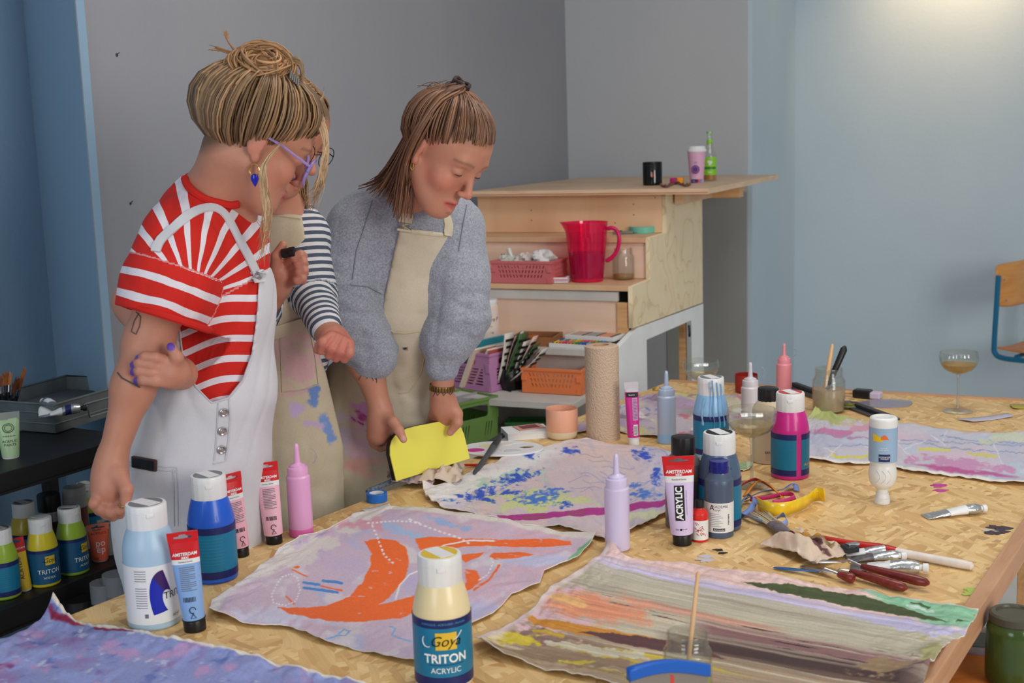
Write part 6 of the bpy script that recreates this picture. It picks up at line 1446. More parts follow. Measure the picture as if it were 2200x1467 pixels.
# ================================================================== PAINTED CANVASES ON THE TABLE
def s2l(c):
 c = np.clip(c, 0, 1); return np.where(c <= 0.04045, c / 12.92, ((c + 0.055) / 1.055) ** 2.4)
def resamp(pts, n):
 P = np.array([[T(*q).x, T(*q).y] for q in pts]); d = np.r_[0, np.cumsum(np.hypot(*np.diff(P, axis=0).T))]; t = np.linspace(0, d[-1], n)
 return np.stack([np.interp(t, d, P[:, 0]), np.interp(t, d, P[:, 1])], 1)
def to_px(X, Y, Z):
 V_ = np.stack([X, Y, Z - CAMZ], -1); zc = V_ @ np.array(_fw); return 1100 + FPX * (V_ @ np.array(_rt)) / zc, 733.5 - FPX * (V_ @ np.array(_up)) / zc
class Paint:
 """colours laid on a canvas, stroke by stroke"""
 def __init__(s, x, y, base): s.x, s.y = x, y; s.c = np.zeros(x.shape + (3,)) + np.array(base) / 255.0
 def mix(s, k, col): k = np.clip(k, 0, 1)[..., None]; s.c = s.c * (1 - k) + np.array(col) / 255.0 * k; return s
 def wash(s, col, freq, seed, thr=0.0, soft=0.5, ang=0.0, aniso=1.0, amt=1.0):
  ca, sa = math.cos(ang), math.sin(ang); a = (s.x * ca + s.y * sa) * freq; b = (-s.x * sa + s.y * ca) * freq * aniso
  return s.mix(amt * np.clip((noise2(a, b, seed) - thr) / soft, 0, 1), col)
 def blob(s, cx, cy, rx, ry, col, rough=0.4, seed=1, freq=0.08, soft=0.25, amt=1.0, ang=0.0):
  ca, sa = math.cos(ang), math.sin(ang); dx, dy = s.x - cx, s.y - cy
  d = np.sqrt(((dx * ca + dy * sa) / rx) ** 2 + ((-dx * sa + dy * ca) / ry) ** 2) + rough * noise2(s.x * freq, s.y * freq * 2, seed)
  return s.mix(amt * (1 - d) / soft, col)
 def poly(s, pts, col, rough=1.5, seed=2, amt=1.0, soft=1.2):
  P = np.array(pts, float); x = s.x + rough * noise2(s.x * 0.12, s.y * 0.2, seed); y = s.y + rough * 0.6 * noise2(s.x * 0.15, s.y * 0.2, seed + 1)
  ins = np.zeros(x.shape, bool); dist = np.full(x.shape, 1e9)
  for (x0, y0), (x1, y1) in zip(P, np.roll(P, -1, 0)):
   cond = ((y0 > y) != (y1 > y)); xi = (x1 - x0) * (y - y0) / (y1 - y0 + 1e-9) + x0; ins ^= cond & (x < xi)
   t = np.clip(((x - x0) * (x1 - x0) + (y - y0) * (y1 - y0)) / ((x1 - x0) ** 2 + (y1 - y0) ** 2 + 1e-9), 0, 1)
   dist = np.minimum(dist, np.hypot(x - x0 - t * (x1 - x0), y - y0 - t * (y1 - y0)))
  sd = np.where(ins, dist, -dist); return s.mix(amt * (sd / soft + 0.5), col)
 def line(s, pts, w, col, rough=0.6, seed=3, amt=1.0, dash=0, soft=1.2):
  P = np.array(pts, float); x = s.x + rough * noise2(s.x * 0.15, s.y * 0.2, seed); y = s.y + rough * noise2(s.x * 0.17, s.y * 0.2, seed + 1)
  best = np.full(x.shape, 1e9); ln = 0
  for (x0, y0), (x1, y1) in zip(P[:-1], P[1:]):
   L_ = math.hypot(x1 - x0, y1 - y0) + 1e-9; t = np.clip(((x - x0) * (x1 - x0) + (y - y0) * (y1 - y0)) / L_ ** 2, 0, 1)
   d = np.hypot(x - x0 - t * (x1 - x0), y - y0 - t * (y1 - y0))
   if dash: d = np.where(((ln + t * L_) % dash) < dash * 0.55, d, 1e9)
   best = np.minimum(best, d); ln += L_
  return s.mix(amt * ((w / 2 - best) / soft + 0.5), col)
def canvas(label, top, bottom, left, right, nu, nv, painter, hfun, back=(232, 226, 214), name='painted_canvas', rough=0.55):
 t_, b_, l_, r_ = resamp(top, nu), resamp(bottom, nu), resamp(left, nv), resamp(right, nv)
 u = np.linspace(0, 1, nu)[None, :, None]; v = np.linspace(0, 1, nv)[:, None, None]
 S = (1 - v) * t_[None] + v * b_[None] + (1 - u) * l_[:, None] + u * r_[:, None] - ((1 - u) * (1 - v) * t_[0] + u * (1 - v) * t_[-1] + (1 - u) * v * b_[0] + u * v * b_[-1])
 X, Y = S[..., 0], S[..., 1]; Uu = np.broadcast_to(u[..., 0], X.shape); Vv = np.broadcast_to(v[..., 0], X.shape)
 px, py = to_px(X, Y, np.full(X.shape, TZ)); Z = hfun(Uu, Vv, px, py)
 col = painter(px, py, Uu, Vv)
 c0 = np.array([X.mean(), Y.mean()])
 b = MB(); b.v = list(zip((X - c0[0]).ravel().tolist(), (Y - c0[1]).ravel().tolist(), Z.ravel().tolist()))
 i = np.arange(nu - 1)[None, :] + nu * np.arange(nv - 1)[:, None]; q = np.stack([i + nu, i + nu + 1, i + 1, i], -1).reshape(-1, 4)
 b.f = [tuple(k) for k in q.tolist()]
 L3 = s2l(col).reshape(-1, 3); b.col = np.c_[L3, np.ones(len(L3))]
 o = b.obj(name, vmat('canvas_paint', rough, bump=0.25, bscale=700, grain=0.10, gscale=260), None, ang=180, vcol=True)
 o.data.materials.append(mat('canvas_back', back, 0.85, bump=0.2, bscale=900))
 md = o.modifiers.new('solid', 'SOLIDIFY'); md.thickness = 0.0016; md.offset = 1.0; md.material_offset = 1; md.material_offset_rim = 1
 return tag(place(o, (c0[0], c0[1], TZ + 0.0004)), label, 'canvas', 'painted canvas sheets on the table')
def edge_h(u, v, amp, seed, fu=14, fv=10, base=0.0006, wid=7.0):
 e = np.minimum(np.minimum(u, 1 - u), np.minimum(v, 1 - v)); k = np.exp(-(e * wid) ** 2)
 return base + amp * k * np.clip(0.45 + 0.55 * noise2(u * fu, v * fv, seed), 0, 2) + 0.12 * amp * np.abs(noise2(u * 6, v * 6, seed + 5))
def curl(u, v, cu, cv, h, r): return h * np.clip(1 - np.hypot(u - cu, v - cv) / r, 0, 1) ** 2
def pl(f): return f
# ---- the sheet with orange sweeps
def paint_orange(x, y, u, v):
 p = Paint(x, y, (206, 184, 202))
 p.wash((190, 178, 212), 0.012, 1, 0.0, 0.6).wash((214, 180, 196), 0.016, 2, 0.1, 0.6).wash((178, 186, 220), 0.02, 3, 0.35, 0.4, ang=0.4, aniso=2.5, amt=0.7).wash((216, 206, 214), 0.03, 4, 0.3, 0.4, ang=-0.3, aniso=2)
 p.blob(770, 1125, 60, 24, (214, 160, 176), 0.6, 5, amt=0.6).blob(880, 1150, 70, 10, (170, 190, 224), 0.6, 6, amt=0.6, ang=0.3).blob(960, 1130, 60, 8, (160, 180, 222), 0.6, 7, amt=0.5, ang=0.2)
 p.blob(620, 1330, 150, 26, (210, 206, 226), 0.4, 8, amt=0.6).blob(1150, 1215, 90, 18, (196, 196, 226), 0.4, 9, amt=0.5).blob(1000, 1315, 110, 30, (196, 190, 224), 0.4, 10, amt=0.5)
 O = (244, 108, 44)
 p.poly([(782, 1166), (815, 1160), (850, 1163), (874, 1182), (880, 1215), (868, 1250), (835, 1288), (792, 1318), (735, 1338), (668, 1338), (622, 1326), (596, 1310), (650, 1312), (700, 1306), (748, 1286), (778, 1256), (796, 1218), (797, 1188)], O, 2.5)
 p.poly([(660, 1330), (745, 1318), (820, 1302), (890, 1283), (900, 1314), (860, 1334), (790, 1340), (700, 1342)], O, 2.5)
 p.poly([(890, 1160), (930, 1156), (1000, 1160), (1080, 1164), (1180, 1164), (1224, 1168), (1230, 1176), (1180, 1184), (1120, 1180), (1050, 1176), (990, 1178), (950, 1186), (905, 1188)], O, 1.8)
 p.poly([(1060, 1192), (1110, 1192), (1148, 1200), (1110, 1206), (1066, 1208), (1050, 1200)], O, 1.5).poly([(985, 1196), (1040, 1190), (1030, 1200), (1000, 1212)], O, 1.5).poly([(1000, 1226), (1026, 1230), (1034, 1250), (1016, 1270), (1000, 1275)], O, 2).line([(1020, 1272), (1052, 1250), (1072, 1220)], 5, O, 1.2)
 p.blob(637, 1222, 9, 4, O, 0.2).line([(628, 1228), (660, 1242)], 3, O).line([(615, 1285), (632, 1302)], 4, O).line([(690, 1262), (735, 1272)], 4, O, 1.5)
 p.wash((214, 190, 206), 0.09, 12, 0.75, 0.2, ang=0.2, aniso=3, amt=0.8)
 for a, b_, w_ in [((652, 1254), (686, 1259), 5), ((653, 1266), (726, 1276), 6), ((694, 1250), (734, 1256), 6)]: p.line([a, b_], w_, (72, 138, 206), 1.0)
 Wt = (238, 234, 238)
 p.line([(606, 1244), (625, 1236), (640, 1246), (645, 1270), (636, 1296), (614, 1305), (588, 1300), (584, 1282), (596, 1258), (606, 1244)], 3.4, Wt, dash=7)
 p.line([(800, 1132), (812, 1160), (826, 1196), (848, 1216)], 4, Wt, dash=9).line([(880, 1122), (930, 1140), (990, 1160), (1010, 1172)], 4, Wt, dash=11).line([(790, 1128), (850, 1124), (905, 1128)], 3.5, Wt, dash=9)
 p.line([(850, 1290), (858, 1262), (880, 1238), (905, 1228)], 3.2, Wt).line([(920, 1190), (955, 1174), (1010, 1164), (1060, 1166)], 3.2, Wt).line([(1030, 1250), (1048, 1238), (1060, 1215), (1055, 1200)], 3, Wt, dash=8)
 p.line([(728, 1368), (740, 1358), (752, 1362), (742, 1374), (724, 1372), (690, 1388)], 3, (120, 176, 222)).line([(838, 1356), (850, 1360), (842, 1374), (856, 1384), (884, 1388)], 3, (120, 176, 222)).line([(590, 1150), (660, 1180), (700, 1190)], 2, (140, 160, 210), amt=0.4)
 p.poly([(1222, 1210), (1245, 1185), (1282, 1164), (1262, 1192), (1236, 1216), (1214, 1226)], (128, 176, 136), 2)
 p.mix((0.045 - v) / 0.015 + 0.35 * noise2(x * 0.05, y * 0.05, 8), (222, 214, 206)).mix((0.06 - u) / 0.03 + 0.4 * noise2(x * 0.05, y * 0.05, 9), (218, 212, 212))
 p.blob(655, 1190, 120, 22, (216, 210, 206), 0.5, 14, ang=-0.45, amt=0.8).blob(790, 1110, 60, 12, (214, 206, 204), 0.5, 15, ang=-0.2, amt=0.8)
 return p.c
canvas('lilac canvas with sweeping orange strokes behind the cream-filled bottle',
    [(645, 1176), (700, 1150), (760, 1112), (850, 1090), (930, 1100), (1010, 1108), (1110, 1128), (1200, 1146), (1282, 1163)],
    [(450, 1330), (540, 1348), (620, 1352), (690, 1382), (780, 1402), (850, 1420), (905, 1432)],
    [(645, 1176), (600, 1190), (560, 1230), (500, 1272), (455, 1298), (450, 1330)],
    [(1282, 1163), (1240, 1205), (1170, 1232), (1160, 1262), (1100, 1280), (1060, 1325), (1000, 1352), (970, 1395), (905, 1432)],
    330, 230, paint_orange, lambda u, v, x, y: edge_h(u, v, 0.012, 61) + curl(u, v, 0.0, 0.0, 0.02, 0.25) + curl(u, v, 0.0, 1.0, 0.012, 0.2) + curl(u, v, 1.0, 0.0, 0.012, 0.12))
# ---- the blue-splashed sheet
def paint_blue(x, y, u, v):
 p = Paint(x, y, (212, 194, 200))
 p.wash((196, 188, 208), 0.014, 21, 0.0, 0.6).wash((222, 196, 192), 0.02, 22, 0.1, 0.5).wash((188, 180, 196), 0.05, 23, 0.2, 0.5, ang=0.9, aniso=3, amt=0.6)
 p.poly([(905, 1068), (960, 1040), (1050, 1010), (1130, 975), (1190, 958), (1215, 972), (1150, 1010), (1090, 1035), (1040, 1060), (960, 1096)], (232, 230, 230), 6, soft=30)
 p.blob(1140, 1078, 110, 24, (206, 212, 150), 0.8, 24, amt=0.75).blob(1110, 1028, 80, 14, (190, 210, 196), 0.8, 25, amt=0.7, ang=-0.2)
 B = (44, 84, 196)
 for (cx, cy, rx, ry, sd, a) in [(1035, 1063, 38, 13, 1, -0.3), (1000, 1072, 26, 6, 2, -0.1), (960, 1086, 30, 5, 3, 0), (1110, 1030, 50, 12, 4, -0.2), (1138, 984, 17, 8, 5, 0), (1150, 1075, 46, 14, 6, 0), (1095, 1060, 22, 7, 7, 0), (1214, 1087, 14, 8, 8, 0), (1385, 1068, 34, 13, 9, 0), (1380, 985, 24, 10, 10, 0.2), (1225, 972, 22, 8, 11, 0), (1365, 1048, 14, 8, 12, 0), (1410, 1030, 12, 20, 13, 0), (1050, 1078, 20, 5, 14, 0.2), (1185, 1060, 30, 9, 15, 0)]:
  p.blob(cx, cy, rx, ry, B if sd % 3 else (70, 120, 206), 0.85, 30 + sd, freq=0.22, soft=0.5, ang=a, amt=0.8)
 for k in range(16):
  r = random.Random(k); x0, y0 = r.uniform(1200, 1400), r.uniform(975, 1060)
  p.line([(x0 + 8 * i, y0 + 5 * math.sin(i * 0.8 + k) + 2 * i * (1 if k % 2 else -0.4)) for i in range(7)], 1.6, (150, 140, 178) if k % 3 else (128, 140, 196), 1.0, amt=0.6)
 p.wash((226, 190, 186), 0.10, 44, 0.4, 0.4, ang=0.5, aniso=2, amt=0.4)
 p.line([(1075, 1118), (1180, 1112), (1300, 1102), (1440, 1086)], 15, (176, 48, 140), 0.8).line([(1130, 1115), (1170, 1113)], 9, (150, 84, 90), 2, amt=0.6, dash=6).line([(1225, 1108), (1250, 1106)], 9, (150, 84, 90), 2, amt=0.6, dash=6)
 p.mix((0.03 - np.minimum(v, u)) / 0.02 + 0.3 * noise2(x * 0.06, y * 0.06, 18), (226, 218, 210))
 p.blob(1380, 1118, 60, 14, (214, 214, 180), 0.5, 46, amt=0.7)
 return p.c
canvas('crumpled canvas splashed with blue and a magenta tape stripe in the middle of the table',
    [(908, 1058), (960, 1045), (1010, 1020), (1090, 985), (1150, 968), (1210, 953), (1260, 950)],
    [(955, 1100), (1010, 1108), (1060, 1120), (1130, 1136), (1200, 1138), (1300, 1165), (1330, 1158), (1420, 1116), (1450, 1104)],
    [(908, 1058), (918, 1076), (955, 1100)],
    [(1260, 950), (1330, 960), (1400, 972), (1450, 985), (1452, 1040), (1450, 1104)],
    300, 170, paint_blue, lambda u, v, x, y: edge_h(u, v, 0.012, 71, 18, 9) + 0.005 * np.clip(noise2(u * 9, v * 7, 72), 0, 1) + curl(u, v, 0.0, 0.0, 0.02, 0.1))
# ---- the striped landscape
def paint_land(x, y, u, v):
 p = Paint(x, y, (196, 186, 164))
 ax = x - 1310; t = y - 0.20 * ax - 1180 + 5 * noise2(x * 0.006, y * 0.02, 81)
 st = noise2(ax * 0.006, t * 0.16, 82); st2 = noise2(ax * 0.004 + 3, t * 0.34, 83)
 def band(a, b_, col, soft=6, amt=1.0, x0=-9e3, x1=9e3, xs=60, jit=8):
  tt = t + jit * st2
  k = np.clip((tt - a) / soft, 0, 1) * np.clip((b_ - tt) / soft, 0, 1) * np.clip((x - x0) / xs, 0, 1) * np.clip((x1 - x) / xs, 0, 1); p.mix(amt * k, col)
 band(-80, 36, (230, 196, 190), 10); band(24, 54, (200, 190, 226), 10, 0.95); band(40, 110, (190, 184, 162), 12, 0.9, x0=1230)
 p.mix(np.clip(st * 0.9, 0, 1) * np.clip((t - 50) / 20, 0, 1) * np.clip((150 - t) / 20, 0, 1) * 0.8, (150, 132, 120))
 p.mix(np.clip(-st * 0.9, 0, 1) * np.clip((t - 60) / 20, 0, 1) * 0.6, (214, 200, 176))
 band(96, 118, (214, 150, 128), 8, 0.8, x0=1300, x1=1700); band(112, 150, (134, 92, 94), 10, 0.9, x0=1470);
 p.mix(np.clip(noise2(ax * 0.02, t * 0.5, 84) - 0.5, 0, 1) * 3 * np.clip((t - 100) / 10, 0, 1) * np.clip((150 - t) / 10, 0, 1), (36, 26, 30))
 band(144, 194, (62, 38, 36), 12, 0.97, x0=1400, x1=2050, xs=120); band(176, 300, (168, 142, 116), 14, 0.9)
 p.mix(np.clip(st2 - 0.1, 0, 1) * np.clip((t - 180) / 20, 0, 1) * 0.9, (120, 94, 82)); p.mix(np.clip(st - 0.35, 0, 1) * 2.2 * np.clip((t - 170) / 20, 0, 1), (206, 184, 50)); p.mix(np.clip(-st2 - 0.3, 0, 1) * 1.6 * np.clip((t - 170) / 20, 0, 1), (214, 200, 172))
 band(250, 420, (112, 84, 76), 20, 0.7, x0=1500)
 p.blob(1175, 1310, 130, 60, (222, 186, 192), 0.4, 85, amt=0.9, ang=0.1).blob(1285, 1312, 150, 36, (228, 150, 114), 0.35, 86, ang=0.12, amt=0.97, soft=0.5).blob(1215, 1296, 46, 12, (236, 182, 120), 0.4, 87, ang=0.15)
 p.poly([(1118, 1326), (1180, 1338), (1280, 1352), (1400, 1372), (1440, 1392), (1360, 1384), (1240, 1366), (1150, 1350)], (206, 138, 46), 3)
 p.poly([(1240, 1360), (1340, 1366), (1480, 1384), (1560, 1420), (1430, 1404), (1330, 1386)], (92, 56, 56), 4, amt=0.9)
 p.blob(1110, 1380, 54, 18, (214, 192, 56), 0.7, 88, amt=0.95).blob(1180, 1376, 60, 12, (142, 112, 104), 0.7, 89, ang=0.15).blob(1300, 1404, 120, 10, (206, 196, 170), 0.7, 90, ang=0.12).blob(1240, 1424, 140, 18, (150, 124, 98), 0.6, 91, ang=0.12).blob(1230, 1430, 40, 6, (206, 186, 60), 0.7, 92).blob(1180, 1366, 40, 6, (196, 160, 60), 0.7, 93, ang=0.2).blob(1060, 1372, 30, 24, (226, 210, 160), 0.5, 97, amt=0.8)
 p.poly([(1850, 1278), (1950, 1280), (2110, 1318), (2085, 1362), (2000, 1348), (1930, 1318)], (140, 194, 158), 5, soft=10)
 p.poly([(1590, 1254), (1650, 1262), (1720, 1266), (1800, 1280), (1880, 1296), (1960, 1318), (2040, 1344), (1960, 1332), (1880, 1318), (1790, 1302), (1700, 1284), (1640, 1270)], (66, 80, 38), 3)
 p.line([(1960, 1302), (2000, 1310)], 5, (60, 84, 44), 3).line([(2055, 1344), (2080, 1346)], 4, (60, 84, 44), 2).line([(1950, 1308), (2005, 1320)], 5, (206, 226, 216), 2)
 p.blob(1960, 1352, 130, 14, (196, 190, 222), 0.5, 94, ang=0.22, amt=0.85).blob(1900, 1440, 70, 20, (150, 124, 92), 0.7, 95, amt=0.8).blob(2000, 1420, 30, 40, (166, 160, 110), 0.5, 96, amt=0.6)
 p.c *= (1 + 0.10 * noise2(ax * 0.012, t * 0.55, 80))[..., None]
 p.mix((0.012 - v) / 0.006 + 0.4 * noise2(x * 0.1, y * 0.1, 98) - 0.2, (232, 206, 196)).mix((0.03 - u) / 0.02, (226, 206, 206))
 return p.c
canvas('wide canvas painted with earthy horizontal streaks at the near right of the table',
    [(1312, 1178), (1345, 1204), (1450, 1216), (1560, 1228), (1660, 1244), (1780, 1268), (1880, 1278), (1990, 1298), (2102, 1318)],
    [(1035, 1408), (1090, 1422), (1180, 1448), (1280, 1466), (1400, 1490), (1560, 1530), (1760, 1530), (1960, 1505)],
    [(1312, 1178), (1250, 1228), (1190, 1262), (1140, 1318), (1070, 1366), (1020, 1382), (1035, 1408)],
    [(2102, 1318), (2088, 1345), (2072, 1372), (2035, 1388), (2010, 1425), (2000, 1448), (1960, 1505)],
    420, 260, paint_land, lambda u, v, x, y: edge_h(u, v, 0.010, 91, 26, 14) + curl(u, v, 0.0, 0.0, 0.03, 0.08) + curl(u, v, 1.0, 0.75, 0.02, 0.14) + curl(u, v, 0.0, 1.0, 0.025, 0.14))
# ---- the blue-violet sheet in the near left corner
def paint_violet(x, y, u, v):
 p = Paint(x, y, (142, 150, 200))
 kw = dict(ang=-0.25, aniso=2.4)
 p.wash((150, 126, 180), 0.016, 101, 0.1, 0.5, **kw).wash((150, 160, 214), 0.03, 102, 0.1, 0.4, **kw).wash((182, 150, 196), 0.035, 103, 0.3, 0.4, **kw).wash((104, 118, 184), 0.04, 104, 0.4, 0.4, **kw).wash((136, 76, 132), 0.03, 105, 0.75, 0.3, **kw).wash((190, 196, 224), 0.07, 106, 0.55, 0.3, **kw)
 p.poly([(105, 1318), (135, 1330), (170, 1345), (195, 1352), (150, 1350), (112, 1336)], (140, 26, 66), 4, soft=6).line([(165, 1344), (200, 1350)], 9, (206, 40, 40), 2).line([(205, 1362), (285, 1366)], 6, (150, 40, 80), 2)
 p.mix((0.030 - v) / 0.012 + 0.45 * noise2(x * 0.05, y * 0.08, 107), (230, 220, 206))
 return p.c
canvas('blue and violet streaked canvas in the near left corner of the table',
    [(118, 1306), (150, 1330), (200, 1352), (290, 1362), (430, 1392), (560, 1422), (680, 1452), (800, 1482)],
    [(-300, 1560), (100, 1640), (400, 1660), (660, 1680)],
    [(118, 1306), (60, 1362), (0, 1392), (-150, 1470), (-300, 1560)],
    [(800, 1482), (740, 1580), (660, 1680)],
    240, 170, paint_violet, lambda u, v, x, y: edge_h(u, v, 0.014, 111, 30, 12) + curl(u, v, 0.0, 0.0, 0.018, 0.1))
# ---- the pale sheet to the right and the one at the back
def paint_pale(x, y, u, v):
 p = Paint(x, y, (206, 200, 212)); kw = dict(ang=0.12, aniso=3)
 p.wash((190, 192, 214), 0.014, 121, 0.0, 0.5, **kw).wash((218, 196, 212), 0.016, 122, 0.1, 0.5, **kw).wash((196, 206, 222), 0.03, 123, 0.3, 0.4, **kw)
 p.blob(1800, 900, 70, 18, (186, 194, 124), 0.5, 124, amt=0.95).blob(1800, 932, 60, 10, (206, 130, 176), 0.7, 125, amt=0.9).blob(1860, 920, 50, 8, (214, 160, 180), 0.7, 126)
 p.poly([(1965, 1004), (2040, 1006), (2120, 1016), (2190, 1030), (2100, 1028), (2010, 1018)], (190, 92, 150), 3, soft=6).blob(2060, 1000, 110, 14, (206, 150, 190), 0.7, 127, ang=0.1, amt=0.8)
 p.line([(1785, 982), (1800, 990), (1840, 986), (1870, 982)], 6, (222, 212, 90), 2).line([(1975, 968), (2040, 968)], 8, (220, 214, 120), 3, amt=0.8).line([(2080, 976), (2140, 984)], 6, (216, 206, 120), 3, amt=0.7)
 for pts in [[(1740, 935), (1850, 942), (2000, 950), (2200, 962)], [(1980, 950), (2020, 962), (2100, 970), (2200, 975)], [(1780, 965), (1860, 958), (1960, 955)], [(2020, 940), (2100, 950), (2200, 958)]]: p.line(pts, 2.5, (150, 160, 190), 3, amt=0.7)
 for k in range(10): r = random.Random(40 + k); x0 = r.uniform(1780, 2180); p.line([(x0, r.uniform(930, 1000)), (x0 + r.uniform(-40, 60), r.uniform(935, 1010))], 2, (236, 232, 236), 2, amt=0.7)
 p.blob(2160, 945, 60, 12, (206, 212, 190), 0.6, 128, amt=0.7)
 p.mix((v - 0.95) / 0.03 + 0.4 * noise2(x * 0.06, y * 0.1, 129), (234, 230, 224))
 return p.c
canvas('pale lilac and pink canvas stretching behind the white upside-down bottle',
    [(1735, 900), (1768, 884), (1800, 900), (1870, 912), (1960, 918), (2060, 930), (2150, 938), (2230, 930), (2330, 945)],
    [(1700, 988), (1760, 994), (1830, 1002), (1890, 1000), (1960, 1018), (2060, 1028), (2130, 1040), (2190, 1044), (2300, 1052)],
    [(1735, 900), (1720, 940), (1700, 988)], [(2330, 945), (2315, 1000), (2300, 1052)],
    300, 130, paint_pale, lambda u, v, x, y: edge_h(u, v, 0.010, 131, 24, 8) + 0.004 * np.clip(noise2(u * 14, v * 5, 132), 0, 1) + curl(u, v, 0.06, 0.0, 0.022, 0.08))
def paint_back(x, y, u, v):
 p = Paint(x, y, (196, 184, 196)); kw = dict(ang=0.1, aniso=3)
 p.wash((206, 196, 170), 0.02, 141, 0.0, 0.4, **kw).wash((186, 160, 190), 0.024, 142, 0.1, 0.4, **kw).wash((206, 200, 140), 0.03, 143, 0.4, 0.3, **kw).wash((150, 130, 150), 0.05, 144, 0.4, 0.3, **kw).wash((206, 120, 140), 0.05, 145, 0.6, 0.2, **kw).wash((64, 84, 190), 0.05, 146, 0.8, 0.15, amt=0.9).wash((226, 222, 220), 0.06, 147, 0.45, 0.3, **kw)
 return p.c
canvas('smeared lilac and ochre canvas lying at the back behind the squeeze bottles',
    [(1370, 858), (1440, 848), (1520, 846), (1600, 856), (1660, 862)], [(1225, 935), (1300, 925), (1370, 938), (1440, 946), (1520, 945), (1600, 930)],
    [(1370, 858), (1320, 880), (1262, 905), (1225, 935)], [(1660, 862), (1640, 895), (1600, 930)],
    180, 110, paint_back, lambda u, v, x, y: edge_h(u, v, 0.010, 151, 20, 8) + 0.004 * np.clip(noise2(u * 10, v * 6, 152), 0, 1))
def paint_scrap(x, y, u, v):
 p = Paint(x, y, (150, 176, 126)); p.wash((196, 206, 170), 0.08, 161, 0.0, 0.5); p.wash((120, 146, 90), 0.1, 162, 0.3, 0.4); return p.c
canvas('small scrap of green painted canvas under the coupe glass', [(1580, 1000), (1605, 996), (1618, 998)], [(1584, 1016), (1604, 1012), (1612, 1010)], [(1580, 1000), (1584, 1016)], [(1618, 998), (1612, 1010)], 30, 20, paint_scrap, lambda u, v, x, y: edge_h(u, v, 0.006, 171, 8, 6), name='canvas_scrap')
# ================================================================== FIGURES: smooth bodies grown from joined limbs
def smin(a, b, k):
 if k <= 1e-6: return np.minimum(a, b)
 h = np.clip(0.5 + 0.5 * (b - a) / k, 0, 1); return b * (1 - h) + a * h - k * h * (1 - h)
class Sdf:
 def __init__(s): s.pr = []; s.post = []; s.fingers = []
 def c(s, a, b, ra, rb, k=0.02): s.pr.append(('c', np.array(a, float), np.array(b, float), ra, rb, k)); return s
 def e(s, c, r, k=0.02, A=None): s.pr.append(('e', np.array(c, float), np.array(r, float), np.eye(3) if A is None else np.array(A, float), 0, k)); return s
 def sub(s, c, r, k=0.01, A=None): s.pr.append(('s', np.array(c, float), np.array(r, float), np.eye(3) if A is None else np.array(A, float), 0, k)); return s
 def subc(s, a, b, ra, rb, k=0.004): s.pr.append(('t', np.array(a, float), np.array(b, float), ra, rb, k)); return s
 def chain(s, pts, rad, k=0.02):
  for i in range(len(pts) - 1): s.c(pts[i], pts[i + 1], rad[i], rad[i + 1], k)
  return s
 def finger(s, pts, rad, k=0.006): s.fingers.append(([np.array(p, float) for p in pts], rad, k)); return s
 @staticmethod
 def _cap(P, a, b, ra, rb):
  ba = b - a; t = np.clip(((P - a) @ ba) / (ba @ ba + 1e-12), 0, 1); return np.linalg.norm(P - a - t[:, None] * ba, axis=1) - (ra + (rb - ra) * t)
 @staticmethod
 def _ell(P, c, r, A):
  q = (P - c) @ A.T; k0 = np.linalg.norm(q / r, axis=1); k1 = np.linalg.norm(q / (r * r), axis=1) + 1e-9; return k0 * (k0 - 1) / k1
 def one(s, p, P): return s._cap(P, p[1], p[2], p[3], p[4]) if p[0] in 'ct' else s._ell(P, p[1], p[2], p[3])
 def __call__(s, P, cen=None, rad=None):
  prs, fg = s.pr, s.fingers
  if cen is not None:
   d = np.array([s.one(p, cen[None])[0] for p in prs]); pos = [i for i, p in enumerate(prs) if p[0] in 'ce']; dm = min(d[i] for i in pos)
   lim = dm + 2 * rad + 0.06
   prs = [p for p, q in zip(prs, d) if (q < lim if p[0] in 'ce' else q < rad + 0.03)]
   fg = [f for f in fg if min(np.linalg.norm(q - cen) for q in f[0]) < rad + 0.07]
  D = None
  for p in prs:
   v = s.one(p, P)
   if p[0] in 'ce': D = v if D is None else smin(D, v, p[5])
   elif D is not None: D = -smin(-D, v, p[5])
  if D is None: D = np.full(len(P), 1.0)
  if fg:
   R = D
   for pts, rr, k in fg:
    v = None
    for i in range(len(pts) - 1):
     w = s._cap(P, pts[i], pts[i + 1], rr[i], rr[i + 1]); v = w if v is None else smin(v, w, 0.004)
    R = np.minimum(R, smin(D, v, k))
   D = R
  for fn in s.post: D = fn(P, D)
  return D
